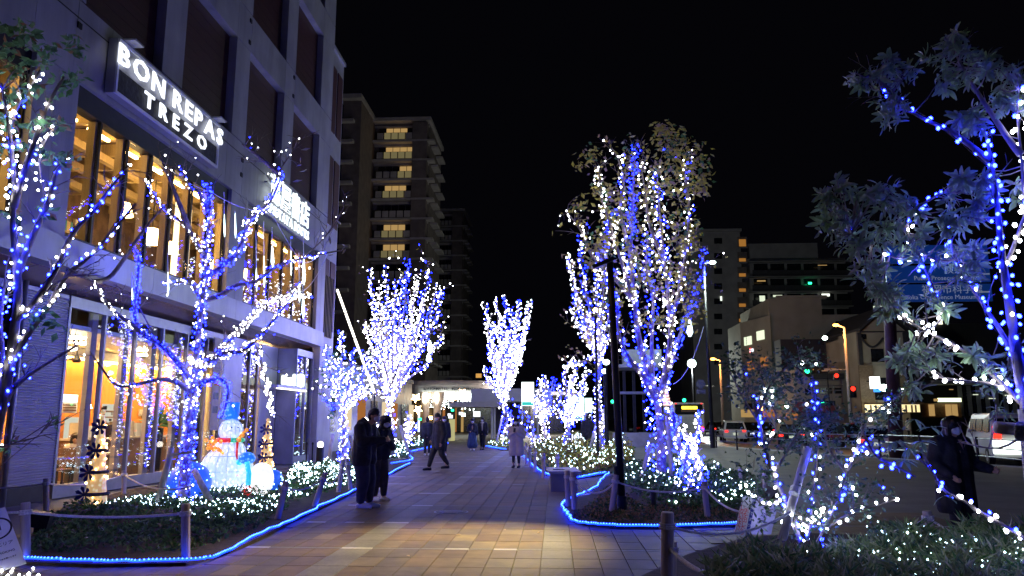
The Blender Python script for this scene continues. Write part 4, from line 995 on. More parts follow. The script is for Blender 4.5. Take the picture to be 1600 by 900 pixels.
MB().tube([P(1640, 1000, 5.6), P(1606, 640, 5.6)], .062, 14).build('post', M_postw, t, world=True, smooth=True)
MB().tube([P(1556, 668, 5.45), P(1660, 676, 5.45)], .042, 12).build('crossbar', M_postw, t, world=True, smooth=True)
mb = MB()
for k in range(5): mb.tube([P(1592 + k * 2.5 + 6 * math.cos(a), 674 + 14 * math.sin(a), 5.4 + .06 * math.cos(a)) for a in [j * PI / 5 for j in range(11)]], .008, 5)
mb.build('rope_binding', M_rope, t, world=True)
# low strung branch in front of the woman
b11 = P(1600, 900, 6.6); b11.z = .05
L11 = [dict(px=[(1640, 900), (1610, 850), (1575, 825), (1535, 802), (1505, 782), (1480, 770), (1462, 750)], n=1.5, s=3, sp=.05, b=.5, r=.018, tw=0, f0=.1),
       dict(px=[(1478, 768), (1455, 735), (1432, 712), (1405, 688)], n=.8, s=1, sp=.02, b=.9, r=.008, tw=0), dict(px=[(1470, 760), (1452, 728), (1438, 700)], dark=1, r=.006, tw=0), dict(px=[(1430, 745), (1400, 728), (1370, 712), (1350, 680)], n=.9, s=2, sp=.03, b=.9, r=.008, free=1, tw=2)]
T11, ln, en, nd = tree('leafy_branch_shrub', 'low arching branch with drooping leaves and bulbs in front of the dark coated woman', b11, L11, .02, M_bark2, 6.6, None, twn=1, twl=.2, cat='shrub', wob=.15)
wp, bp = lightline(ln, L11, .1, random.Random(111), 13, .05, run=3)
stringlights('blue and white bulbs along the low arching branch at lower right', b11, wp, bp, .0135, indiv=1, lines=ln[:1])
for (x, y, n) in [(1400, 690, 9), (1420, 700, 9), (1440, 690, 8), (1412, 720, 7), (1455, 668, 6), (1430, 655, 6), (1475, 775, 3), (1390, 655, 6), (1375, 640, 6)]:
    c = P(x, y, 6.6)
    for k in range(n):
        a = k * 2.4; d = Vector((math.cos(a), math.sin(a) * .8, RL.uniform(-.7, .3))).normalized(); up_ = (Vector((0, 0, 1)) - d * d.z).normalized(); sd = up_.cross(d)
        place_leaf(LMe[2], T11, Matrix(((d.x, sd.x, up_.x, c.x), (d.y, sd.y, up_.y, c.y), (d.z, sd.z, up_.z, c.z), (0, 0, 0, 1))))

# timber props of the street trees
def prop(lb, segs, r=.05, cat='pole'):
    t = thing('tree_prop', lb, cat, segs[0][0]); 
    for a, b in segs: MB().tube([a, b], r, 10).build('pole', M_postw, t, world=True, smooth=True)
    return t
def gp(px, py): return G(px, py)
p_ = prop('pair of timber props leaning on the lit tree beside the snowman', [(P(246, 790, Y1 - .4), P(268, 700, Y1 - .15)), (P(335, 795, Y1 - .5), P(303, 735, Y1 - .1))], .06)
MB().tube([P(262, 712, Y1 - .2), P(300, 706, Y1 - .2)], .035, 8).build('crossbar', M_postw, p_, world=True)
prop('timber props leaning on the tall slim tree behind the lamp post', [(P(922, 705, 38.6), P(935, 655, 39.8)), (P(953, 706, 38.8), P(942, 640, 39.8))], .1)
prop('upright timber post beside the large leafy tree', [(P(1050, 752, 19.9), P(1043, 650, 20.3))], .055)
prop('dark leaning timber prop at the foot of the large leafy tree', [(P(1000, 755, 19.6), P(1016, 695, 20.3))], .055)
prop('thin timber props behind the couple at the building corner', [(P(512, 735, 23.5), P(520, 680, 24.4)), (P(560, 735, 25), P(546, 680, 24.8))], .06)
prop('thin timber props under the broad bushy tree', [(P(597, 720, 31.6), P(606, 668, 32.6)), (P(640, 712, 33), P(625, 665, 32.9))], .07)
prop('thin timber prop behind the central distant tree', [(P(776, 690, 44), P(785, 650, 44.1)), (P(806, 690, 44), P(797, 650, 44.1))], .06)
# ================================================================ HEDGES, NETS, GRASS
def scatter(pl, n, rnd):
    xs = [p[0] for p in pl]; ysx = [p[1] for p in pl]; out = []
    x0, x1, y0, y1 = min(xs), max(xs), min(ysx), max(ysx); k = 0
    while len(out) < n and k < n * 60:
        x = rnd.uniform(x0, x1); y = rnd.uniform(y0, y1); k += 1
        if inpoly(x, y, pl): out.append((x, y))
    return out
def hedge(name, label, pl, h, n, size, mats, group=None, seed=1, cell=.35, w=None, blade=False, edge=.3, wid=.5, cat='hedge'):
    rnd = random.Random(seed)
    c = Vector((sum(p[0] for p in pl) / len(pl), sum(p[1] for p in pl) / len(pl), 0))
    T = thing(name, label, cat, c, 0, group)
    cen = scatter(pl, int(max(6, n / 260)), rnd)
    hh = [(x, y, h * rnd.uniform(.6, 1.15), rnd.uniform(.25, .5) * max(1, h)) for x, y in cen]
    def H(x, y):
        m = .25 * h
        for a, b, hz, r in hh:
            d = ((x - a) ** 2 + (y - b) ** 2) / (r * r)
            if d < 1: m = max(m, hz * math.sqrt(1 - d * .8))
        return m
    pts = []
    for x, y in scatter(pl, n, rnd): 
        z = H(x, y); pts.append((x, y, max(.04, z * (1 - rnd.random() ** 2.2 * .9))))
    dirs = None
    if blade: dirs = [(rnd.gauss(0, .95), rnd.gauss(0, .95), .4) for _ in pts]
    o = leaves(pts, size, T, mats, wid=wid, up=.35 if not blade else .5, weights=w, dirs=dirs)
    # dark twiggy heart
    mb = MB()
    for x, y in scatter(pl, int(n / 90), rnd):
        z = H(x, y); mb.tube([(x, y, .03), (x + rnd.gauss(0, .05), y + rnd.gauss(0, .05), z * .5), (x + rnd.gauss(0, .1), y + rnd.gauss(0, .1), z * .95)], [.008, .006, .003], 3, cap=False)
    if mb.v: tag(mb.build('stems', M_bark, T, world=True), kind='stuff')
    return T, H
def net(label, pl, H, n, r, seed, m=None, group='net lights over the hedges'):
    rnd = random.Random(seed)
    pts = [(x, y, H(x, y) * rnd.uniform(.75, 1.08) + .03) for x, y in scatter(pl, n, rnd)]
    T = thing('net_lights', label, 'net lights', (pl[0][0], pl[0][1], 0), 0, group)
    bulbs(pts, r, 'bulb', m or E_net, T)
pg = lambda *a: [G(*p) for p in a]
GM = [M_leafg, M_leafd]
hp = pg((45, 868), (150, 872), (290, 868), (350, 850), (400, 832), (448, 800), (440, 775), (330, 772), (220, 778), (110, 800), (60, 830))
T, H = hedge('hedge', 'low dark green hedge behind the rope fence in the left bed', hp, .24, 9500, .075, GM, 'clipped hedges in the beds', 2)
net('small white lights scattered over the low hedge in front of the snowman', pg((115, 800), (200, 790), (330, 820), (430, 806), (445, 778), (330, 772), (220, 778)), H, 430, .012, 3)
hp2 = pg((430, 800), (500, 775), (545, 762), (600, 735), (600, 728), (520, 738), (455, 752))
T, H = hedge('hedge', 'hedge thick with tiny white lights right of the blue ball', hp2, .45, 7500, .075, GM, 'clipped hedges in the beds', 4)
net('dense carpet of tiny white lights over the hedge right of the blue ball', hp2, H, 820, .017, 5)
hp3 = pg((575, 725), (638, 718), (632, 700), (600, 702), (560, 715))
T, H = hedge('hedge', 'round dark bush with white lights at the bend of the path', hp3, .55, 3000, .09, GM, 'clipped hedges in the beds', 6)
net('white lights on the round dark bush at the bend of the path', hp3, H, 130, .03, 7)
hp4 = pg((604, 712), (690, 694), (682, 688), (600, 700))
T, H = hedge('hedge', 'far hedge left of the walking men', hp4, .6, 2500, .13, GM, 'clipped hedges in the beds', 8); net('white lights on the far hedge left of the walking men', hp4, H, 110, .04, 9)
hp5 = pg((762, 698), (787, 704), (822, 702), (818, 696), (775, 692))
T, H = hedge('hedge', 'far round bed of yellowing shrubs under the central tree', hp5, .8, 2500, .15, [M_leafy, M_leafg], 'yellowing shrubs', 10); net('white lights on the far bed under the central tree', hp5, H, 110, .04, 11)
hp6 = pg((825, 714), (850, 738), (885, 748), (930, 742), (985, 722), (990, 704), (900, 694), (845, 698))
T, H = hedge('hedge', 'yellow green shrubs behind the bench right of the path', hp6, .75, 15000, .13, [M_leafy, M_leafg, M_leafb], 'yellowing shrubs', 12, w=[.5, .25, .25])
net('white lights dotted over the yellow green shrubs behind the bench', hp6, H, 620, .028, 13)
hp7 = pg((985, 770), (1010, 790), (1080, 800), (1160, 800), (1195, 780), (1165, 745), (1080, 730), (1000, 732), (960, 742))
T, H = hedge('hedge', 'dark low shrubs under the large leafy tree', hp7, .42, 9500, .09, [M_leafd, M_leafg], 'clipped hedges in the beds', 14)
net('white lights dotted over the low shrubs under the large leafy tree', hp7, H, 260, .019, 15)
hp8 = pg((890, 812), (960, 822), (1150, 818), (1160, 800), (1000, 792), (950, 760), (930, 785))
hedge('ground_cover', 'thin dark ground cover on the soil behind the blue rope light', hp8, .10, 4200, .06, [M_leafd, M_leafb], None, 16, cat='ground cover')
# right front bed: tufted grass, low shrub at its back
hp9 = [(1.05, 5.6), (1.2, 6.6), (1.45, 7.3), (2.2, 7.6), (2.75, 8.2), (3.1, 9.2), (4.2, 9.2), (5.2, 8.6), (7.4, 8.4), (7.4, 5.6)]
T, H = hedge('ornamental_grass', 'mound of long bladed ornamental grass filling the lower right corner', hp9, .5, 27000, .135, [M_grass, mat('grass_pale', (.42, .42, .22), .6, 0, .3, 9, trans=.3), M_leafg], None, 18, blade=True, wid=.15, w=[.5, .25, .25], cat='grass')
net('small white lights sprinkled in the ornamental grass at lower right', [(2.6, 6.6), (2.5, 8.3), (4.6, 8.3), (4.6, 6.6)], H, 190, .010, 19)
hp10 = [(3.3, 8.3), (3.4, 9.1), (4.5, 9.0), (4.6, 8.2)]
T, H = hedge('low_bush', 'low leafy bush behind the grass at lower right', hp10, .5, 3200, .05, [M_leafd, MATS['leaf_blue_green']], None, 20, cat='bush'); net('small white lights on the low leafy bush at lower right', hp10, H, 60, .010, 21)
hp11 = [(-7.2, 7.3), (-6.0, 8.25), (-4.9, 8.3), (-4.4, 7.0)]
T = thing('ground_lights', 'few white bulbs lying on the dark paving at the lower left corner', 'string lights', (-5.6, 7.8, 0))
bulbs([G(x, y, .03) for x, y in [(20, 886), (5, 884), (3, 892), (18, 893), (45, 897), (52, 888), (30, 898), (60, 899), (-15, 893), (-30, 896), (-8, 899), (-50, 892), (12, 900), (38, 902)]], .016, 'bulb', E_w, T)  # some bulbs are added, several out of view, to brighten the notice board

# ================================================================ BLUE ROPE LIGHT
def ropelight(label, pts, r=.011, step=.045, wob=.02):
    T = thing('rope_light', label, 'rope light', pts[0], 0, 'blue rope lights edging the beds')
    rnd = random.Random(len(pts) * 3); sm = smoothline(pts, 6); q = [p + Vector((rnd.gauss(0, wob), rnd.gauss(0, wob), .062 + r * .8)) for p in sm]
    q = smoothline(q, 2)
    MB().tube(q, r, 6).build('tube', E_rope, T, world=True, smooth=True)
    al = along(q, step); bulbs([p + Vector((0, 0, r * .6)) for p, t in al], r * 1.05, 'light_dot', E_roped, T, .1)
ropelight('blue rope light along the front of the left bed up to the couple', pg((36, 882), (80, 884), (150, 886), (220, 887), (300, 884), (345, 876), (400, 845), (450, 822), (500, 797), (552, 771)), .013)
ropelight('blue rope light along the left bed behind the couple', pg((552, 771), (590, 754), (640, 727)), .014, .07)
ropelight('blue rope light round the bush at the bend of the path', pg((612, 727), (630, 724), (643, 721), (641, 715)), .016, .1)
ropelight('blue rope light in front of the far left hedge', pg((628, 711), (650, 706), (700, 694)), .022, .15)
ropelight('blue rope light round the far central bed', pg((760, 699), (775, 702), (790, 704)), .022, .15)
ropelight('blue rope light along the path edge below the woman in the pale coat', pg((803, 712), (818, 715), (830, 728), (848, 742), (872, 749), (905, 750), (930, 745), (948, 742)), .02, .1)
ropelight('blue rope light crossing behind the bench to the corner of the right bed', pg((952, 742), (940, 752), (930, 766), (905, 778), (888, 786), (878, 795), (884, 803), (886, 810), (892, 818)), .014, .06)
ropelight('long straight blue rope light in front of the right bed', pg((892, 818), (905, 823), (940, 827), (1000, 829), (1080, 828), (1165, 824)), .014)

# ================================================================ ROPE FENCES
def rpost(px, py, top, lb=None, lean=0, r=.05, m=None, group='timber rope fence posts'):
    b = G(px, py); h = (py - top) * b.y / FP * .985
    t = thing('rope_post', lb, 'post', b, 0, group)
    mb = MB(); tp = P(px + lean, top, b.y); tp.z = max(tp.z, .3)
    n = 12; prof = [(r, 0), (r, 1)]
    d = tp - b
    mb.tube([b, b + d * .5, b + d * .985, b + d], [r, r * .98, r * .96, r * .84], 14); mb.build('post', m or M_post, t, world=True, smooth=False)
    k = MB(); e = d.normalized(); kk = b + d * .84
    for j in range(3):
        u = e.cross(Vector((0, 1, 0))).normalized(); v = e.cross(u)
        k.tube([kk + e * (j * .017 - .02) + (u * math.cos(a) + v * math.sin(a)) * (r + .008) for a in [q * PI / 5 for q in range(11)]], .012, 5)
    k.build('rope_knot', M_rope, t, world=True)
    return kk
def rope(lb, a, b, drop, r=.015):
    t = thing('fence_rope', lb, 'rope', a, 0, 'ropes strung between the fence posts')
    MB().tube(sag(a, b, drop, 14), r, 6).build('rope', M_rope, t, world=True, smooth=True)
A = [rpost(*a) for a in [(40, 880, 785, 'timber post beside the white board at lower left'), (290, 880, 787, 'timber post standing in front of the lit trunk at left'), (433, 815, 752, 'timber post just right of the blue ball', 14), (490, 795, 738, 'leaning timber post left of the couple', 18), (528, 772, 718, 'timber post right behind the leaning one beside the couple', 8), (548, 768, 716, 'short timber post hidden beside the standing man', -6)]]
rope('rope hanging between the two posts at lower left', A[0], A[1], .05); rope('rope from the lower left post out of the picture', A[0], A[0] + Vector((-1.4, -.5, .05)), .02)
rope('rope between the blue ball post and the leaning post', A[2], A[3], .10); rope('rope between the leaning post and the couple', A[3], A[4], .22); rope('short rope beside the standing man', A[4], A[5], .2)
Bp = [rpost(*a) for a in [(72, 800, 747, 'timber post at the back of the left bed near the louvred wall'), (194, 775, 735, 'timber post at the back of the left bed behind the cone light')]]
rope('rope at the back of the left bed', Bp[0], Bp[1], .1); rope('rope running left from the back post', Bp[0], Bp[0] + Vector((-2, -.3, 0)), .08); rope('rope behind the trunk in the left bed', Bp[1], G(300, 760, .55), .15)
C = [rpost(*a) for a in [(888, 795, 735, 'front timber post beside the bench', -2), (898, 800, 738, 'second timber post beside the bench', -3), (955, 805, 742, 'timber post in the right bed left of the lamp post', 8), (1106, 812, 752, 'timber post under the low blue wrapped shrub', -6)]]
rope('slack rope hanging between the bench posts and the lamp post bed', C[1], C[2], .22); rope('rope crossing behind the lamp post', C[2], C[3], .12); rope('rope from the right bed post toward the red lettered sign', C[3], G(1160, 800, .4), .08)
D_ = [rpost(*a) for a in [(849, 748, 708, 'timber post left of the bench along the far bed'), (871, 745, 709, 'timber post behind the bench'), (836, 738, 701, 'third timber post along the far right bed'), (828, 730, 698, 'second timber post along the far right bed'), (822, 726, 692, 'farthest timber post along the right bed')]]
for i, (a, b) in enumerate(((2, 3), (3, 4), (0, 2))): rope(['rope between the far posts of the right bed', 'rope at the farthest posts of the right bed', 'rope left of the bench'][i], D_[a], D_[b], .12)
for px, py, top, lb in [(1122, 748, 725, 'short timber post behind the blue wrapped shrub'), (1157, 756, 731, 'short timber post left of the leafy shrub at the sidewalk'), (1195, 765, 737, 'short timber post behind the leafy shrub at the sidewalk')]: rpost(px, py, top, lb)
E_ = [rpost(1043, 935, 800, 'thick timber post at the bottom of the picture with two rope loops', 0, .062), rpost(1150, 990, 877, 'timber post cut off by the bottom edge', 0, .068), rpost(1458, 865, 798, 'timber post in front of the dark coated woman', -10, .055)]
k_ = rpost(1046, 925, 845, 'short stub post touching the thick post at the bottom', 2, .062)
rope('thick rope from the bottom timber post falling to the right', E_[0] - Vector((0, 0, .18)), E_[1], .10, .02); rope('rope from the bottom timber post to the leaning prop', E_[0], P(1235, 800, 8.4), .14, .014)
rope('rope running left from the post in front of the woman', E_[2], P(1385, 838, 8.9), .02); rope('rope running right from the post in front of the woman', E_[2], P(1640, 868, 8.2), .12, .014)
rope('rope curling at the bottom edge', E_[1], E_[1] + Vector((-.4, -.3, -.1)), .1, .014)
for lb, a, b in (('far rope fence behind the couple', G(655, 700, .6), G(640, 704, .6)),): rope(lb, a, b, .1)

# ================================================================ SNOWMAN GROUP
sn = G(352, 772); sn.z = .05
def frosted(name, col, st):
    if name in MATS: return MATS[name]
    m = mat(name, col, .3, 0, .05, 14); b = m.node_tree.nodes['Principled BSDF']
    nt = m.node_tree; v = nt.nodes.new('ShaderNodeTexVoronoi'); v.inputs['Scale'].default_value = 13
    tc = [n for n in nt.nodes if n.type == 'TEX_COORD'][0]; nt.links.new(tc.outputs['Object'], v.inputs[0])
    cr = nt.nodes.new('ShaderNodeValToRGB'); nt.links.new(v.outputs['Distance'], cr.inputs[0])
    cr.color_ramp.elements[0].color = (*[min(1, c * 2 + .25) for c in col], 1); cr.color_ramp.elements[0].position = .04; cr.color_ramp.elements[1].color = (*[c * .5 for c in col], 1); cr.color_ramp.elements[1].position = .42
    nt.links.new(cr.outputs[0], b.inputs['Emission Color']); b.inputs['Emission Strength'].default_value = st
    return m
F_w = frosted('acrylic_white', (.55, .68, .85), 1.8); F_b = frosted('acrylic_blue', (.02, .22, .85), 1.1); F_r = frosted('acrylic_red', (.9, .03, .02), .8)
F_g = frosted('acrylic_green', (.02, .6, .2), .8); F_y = frosted('acrylic_orange', (1, .33, .02), 1.3); F_c = frosted('acrylic_cyan', (.05, .7, .9), 1.2); F_ww = frosted('acrylic_bright', (1, 1, 1), 1.7)
T = thing('snowman', 'glowing acrylic snowman with blue top hat, red and green scarf and orange arms', 'snowman', sn)
def snow(cz, r, nm, c=(0, 0), sq=.92):
    mb = MB(); nseg = 18; m_ = 12
    vs = []; fs = []
    for i in range(m_ + 1):
        a = PI * i / m_; rr = math.sin(a) * r + .001; z = -math.cos(a) * r * sq
        for j in range(nseg * 2):
            k = 1 + (.018 if j % 2 else -.018); vs.append((c[0] + rr * k * math.cos(PI * j / nseg), c[1] + rr * k * math.sin(PI * j / nseg), cz + z))
    n = nseg * 2
    for i in range(m_):
        for j in range(n): fs.append((i * n + j, i * n + (j + 1) % n, (i + 1) * n + (j + 1) % n, (i + 1) * n + j))
    mb.add(vs, fs)
    return mb
def seams(T, cz, r, c=(0, 0), sq=.92):
    mb = MB()
    for j in range(16): mb.tube([(c[0] + r * 1.02 * math.sin(a) * math.cos(PI * j / 8), c[1] + r * 1.02 * math.sin(a) * math.sin(PI * j / 8), cz - math.cos(a) * r * 1.02 * sq) for a in [PI * i / 10 for i in range(11)]], .006, 3, cap=False)
    for i in (3, 5, 7): a = PI * i / 10; mb.tube([(c[0] + r * 1.02 * math.sin(a) * math.cos(t), c[1] + r * 1.02 * math.sin(a) * math.sin(t), cz - math.cos(a) * r * 1.02 * sq) for t in [PI * j / 8 for j in range(17)]], .006, 3, cap=False)
    mb.build('wire_frame', mat('frame_grey', (.55, .6, .7), .5), T)
S_ = 16.4 / FP
def wm(px): return px * S_
base_z = .05
zof = lambda py: P(352, py, sn.y).z - sn.z
snow(zof(735), wm(40), 'b', sq=.97).build('lower_ball', F_w, T, smooth=True)
snow(zof(707), wm(26), 'm', (wm(1), 0)).build('middle_ball', F_w, T, smooth=True)
snow(zof(673), wm(18.5), 'h', (wm(3), 0), 1.0).build('head', F_w, T, smooth=True)
seams(T, zof(735), wm(40), sq=.97); seams(T, zof(707), wm(26), (wm(1), 0)); seams(T, zof(673), wm(18.5), (wm(3), 0), 1.0)
MB().lathe([(wm(20), 0), (wm(20), .015)], 24, (wm(4), 0, zof(655))).build('hat_brim', F_b, T)
MB().lathe([(wm(11), 0), (wm(12), zof(630) - zof(655))], 24, (wm(3), 0, zof(655) + .016)).build('hat', F_b, T, smooth=False)
for (a0, a1, m) in ((-2.9, -1.15, F_r), (-1.14, .2, F_g), (.21, 3.3, F_r)):
    mb = MB(); k = 10; mb.tube([(wm(3) + wm(19.5) * math.cos(a0 + (a1 - a0) * i / k), wm(19.5) * math.sin(a0 + (a1 - a0) * i / k), zof(687.5)) for i in range(k + 1)], .05, 8); mb.build('scarf', m, T, smooth=True)
MB().tube([(wm(22), -wm(18), zof(690)), (wm(24), -wm(22), zof(710)), (wm(28), -wm(26), zof(742))], [.03, .025, .018], 8).build('scarf_tail', F_r, T, smooth=True)
for s, pts in (('l', [(345, 690), (332, 684), (330, 700), (322, 688), (336, 700), (342, 703)]), ('r', [(371, 688), (376, 680), (382, 672)])):
    mb = MB()
    for q in pts: p = P(q[0] + (0 if s == 'l' else 3), q[1], sn.y - .42); mb.ball(tuple(p - sn), wm(3.3), 8, 6)
    if s == 'l':
        for q in [(326, 696), (329, 690), (333, 694), (337, 690), (334, 703), (325, 701)]: p = P(q[0], q[1], sn.y - .42); mb.ball(tuple(p - sn), wm(3), 8, 6)
        mb.tube([P(340, 700, sn.y - .4) - sn, P(349, 709, sn.y - .42) - sn], .03, 7)
    else: mb.tube([P(371, 688, sn.y - .4) - sn, P(380, 676, sn.y - .42) - sn, P(387, 672, sn.y - .42) - sn], [.035, .03, .02], 7)
    mb.build('arm', F_y, T, smooth=True)
for x in (362, 372): MB().ball(tuple(P(x, 668, sn.y - .28) - sn), .018, 8, 6).build('eye', M_black, T)
pb = G(398, 775); pb.z = .05
T = thing('gift_figure', 'blinding white glowing round figure with a blue cap and cyan ribbon right of the snowman', 'light figure', pb)
S_ = pb.y / FP
rel = lambda px, py, dy=0: P(px, py, pb.y + dy) - pb
snow(rel(408, 749).z, wm(19), '', (rel(408, 749).x, 0), 1.35).build('body', F_ww, T, smooth=True)
snow(rel(382, 755).z, wm(17), '', (rel(382, 755).x, .1), 1.1).build('body', F_w, T, smooth=True)
mb = MB(); c = rel(386, 716); mb.ball(tuple(c), wm(13), 14, 8, (1, 1, .75)); mb.build('cap', F_b, T, smooth=True)
mb = MB(); c = rel(374, 722); mb.ball(tuple(c), wm(5), 10, 6); mb.build('bow', F_c, T, smooth=True)
MB().tube([rel(386, 722, -.32), rel(389, 740, -.36), rel(388, 757, -.32)], .055, 8).build('ribbon', F_c, T, smooth=True)
mb = MB(); mb.ball(tuple(rel(382, 764, -.38)), wm(4), 8, 6); mb.ball(tuple(rel(389, 764, -.38)), wm(4), 8, 6); mb.tube([rel(380, 766, -.38), rel(386, 774, -.38), rel(391, 766, -.38)], .05, 7); mb.build('heart', F_r, T, smooth=True)
def ball(lb, px, py, rpx, base, m, seed=0, netc=True):
    b = G(px, base); b.z = .05; c = P(px, py, b.y); r = rpx * b.y / FP
    t = thing('light_ball', lb, 'light ball', b); 
    mb = MB(); mb.ball(tuple(c - b), r, 24, 16); mb.build('sphere', m, t, smooth=True)
    rnd = random.Random(seed); pts = []
    for _ in range(int(70 * r / .35)):
        v = Vector((rnd.gauss(0, 1), rnd.gauss(0, 1), rnd.gauss(0, 1))).normalized(); pts.append(c + v * (r + .005))
    bulbs(pts, .014, 'bulb', emis('ball_bulb', (.35, .85, 1), 7), t)
    return t
M_bb = mat('ball_blue', (.03, .12, .6), .35, 0, .1, 20); bb_ = M_bb.node_tree.nodes['Principled BSDF']; bb_.inputs['Emission Color'].default_value = (.02, .12, .9, 1); bb_.inputs['Emission Strength'].default_value = .65
M_bp = mat('ball_red', (.7, .15, .2), .35, 0, .1, 20); bb_ = M_bp.node_tree.nodes['Principled BSDF']; bb_.inputs['Emission Color'].default_value = (1, .12, .15, 1); bb_.inputs['Emission Strength'].default_value = .8
ball('small blue glowing ball at the right end of the snowman group', 425, 750, 16.5, 768, M_bb, 1)
ball('large blue glowing ball behind the lit trunk', 296, 755, 33, 778, M_bb, 2)
ball('pink red glowing ball peeping out beside the snowman', 308, 765, 14, 776, M_bp, 3)
# cone lights wrapped in white mesh with dark blue bows
def cone(lb, px, base, top, wpx, seed):
    b = G(px, base); b.z = .04; h = P(px, top, b.y).z; r = wpx * b.y / FP
    t = thing('cone_light', lb, 'cone light', b)
    m = frosted('mesh_gold', (1, .62, .25), .85)
    mb = MB(); n = 9
    prof = []
    for i in range(n + 1):
        f = i / n; prof.append((r * (1 - f * .82) * (1 + .05 * math.sin(i * 2.6)), h * f * .93))
    mb.lathe(prof, 14); mb.build('wrapping', m, t)
    MB().ball((0, 0, h * .96), r * .22, 8, 6).build('topper', m, t)
    for i, f in enumerate((.12, .36, .6, .86)):
        rr_ = r * (1 - f * .82) + .02
        mb = MB(); mb.tube([(rr_ * math.cos(a), rr_ * math.sin(a), h * f * .93) for a in [j * PI / 8 for j in range(17)]], .035, 6)
        mb.build('ribbon', M_navy, t)
        rnd = random.Random(seed + i); mb = MB(); a = -PI / 2 + rnd.uniform(-.6, .6)
        cx, cy, cz = rr_ * math.cos(a) * 1.1, rr_ * math.sin(a) * 1.15 - .02, h * f * .93
        for j in range(7):
            th = j * 2 * PI / 7; s = .13; u = Vector((math.cos(th), -.3, math.sin(th))) * s
            mb.add([(cx, cy, cz), (cx + u.x - u.z * .3, cy + u.y, cz + u.z + u.x * .3), (cx + u.x * 1.25, cy + u.y - .02, cz + u.z * 1.25), (cx + u.x + u.z * .3, cy + u.y, cz + u.z - u.x * .3)], [(0, 1, 2, 3), (3, 2, 1, 0)][:1])
        mb.build('bow', mat('satin_blue', (.01, .02, .3), .35), t)
    rnd = random.Random(seed); pts = []
    for _ in range(50): f = rnd.random(); a = rnd.uniform(0, 6.28); q = r * (1 - f * .82) + .02; pts.append(Vector((b.x + q * math.cos(a), b.y + q * math.sin(a), b.z + h * f * .93)))
    bulbs(pts, .017, 'bulb', E_warml, t)
cone('tall cone of golden lit mesh with dark blue bows in front of the restaurant window', 148, 792, 641, 17, 3)
cone('golden lit mesh cone with dark bows between the snowman and the entrance', 414, 748, 655, 13, 9)

# hanging meteor tubes and wires
def meteor(lb, px, y0, yt, y1, Y, r=.028):
    a = P(px, y0, Y); b = P(px + .5, yt, Y); c = P(px + 1, y1, Y)
    t = thing('meteor_light', lb, 'hanging light', a, 0, 'drop shaped lights hanging from thin wires')
    MB().tube([a, b], .008, 5).build('wire', M_white, t, world=True)
    MB().tube([b, b.lerp(c, .25), b.lerp(c, .75), c], [r * .25, r * .6, r, r * .3], 8).build('drop', emis('meteor', (.72, .95, 1), 6), t, world=True, smooth=True)
Ym = 15.2
for i, (px, a, b, c) in enumerate([(262, 396, 425, 460), (206, 425, 450, 470), (367, 330, 333, 372), (412, 345, 400, 450), (425, 355, 384, 418), (454, 370, 392, 430), (467, 395, 440, 472), (474, 360, 404, 445), (473, 445, 462, 496), (350, 300, 335, 370), (400, 360, 420, 455)]):
    meteor(['drop light hanging below the left limb of the tree beside the snowman', 'drop light hanging beside the drooping left limb tip', 'short drop light just right of the first window group', 'drop light at the left of the second window group', 'thick bright drop light before the second upstairs window', 'drop light right of the thick bright one', 'drop light before the middle of the second window', 'bright high drop light at the right of the second window', 'brightest low drop light at the building corner', 'drop light hanging near the top of the left tree', 'drop light between the two window groups'][i], px, a, b, c, Ym + .15 * (i % 3), .032 if i in (4, 7, 8) else .016)
for px, a, b, c in [(671, 500, 532, 552), (669, 552, 552, 566)]: meteor(('upper' if a == 500 else 'lower') + ' of two drop lights hanging right of the broad bushy tree', px, a, b, c, 31, .11)
meteor('bright drop light hanging at the right of the large leafy tree', 1077, 480, 500, 526, 21, .085)
for i, (a, b, d) in enumerate([((425, 333), (470, 408), .05), ((330, 300), (425, 333), .1), ((470, 408), (520, 360), .25), ((1100, 510), (1052, 600), .3), ((250, 250), (330, 300), .1), ((455, 455), (512, 395), .3)]):
    t = thing('hanging_wire', ['thin wire from the bookshop sign to the window corner', 'thin wire crossing from the bare treetop to the bookshop sign', 'thin wire sagging at the building corner', 'thin wire hanging right of the large leafy tree', 'thin wire below the long shop sign', 'thin wire sagging across the second upstairs window'][i], 'wire', P(*a, 15.2 if i != 3 else 21), 0, 'wires among the branches')
    Y_ = 15.2 if i != 3 else 21
    MB().tube(sag(P(*a, Y_), P(*b, Y_), d), .009, 5).build('wire', M_white, t, world=True)
# slanting light bar at the building corner
t = thing('light_bar', 'long slanting white light tube beside the building corner', 'light tube', P(583, 612, 27.5))
a, b = P(527, 453, 29.5), P(585, 614, 27.0)
MB().tube([a, b], .045, 8).build('tube', emis('light_bar', (1, .93, .8), 5), t, world=True)
MB().tube([b, Vector((b.x + .1, b.y, 0))], .03, 6).build('stand', M_dark, t, world=True)
for k in range(1, 4): MB().tube([a.lerp(b, k / 4 - .004), a.lerp(b, k / 4 + .004)], .05, 8).build('joint', M_dark, t, world=True)

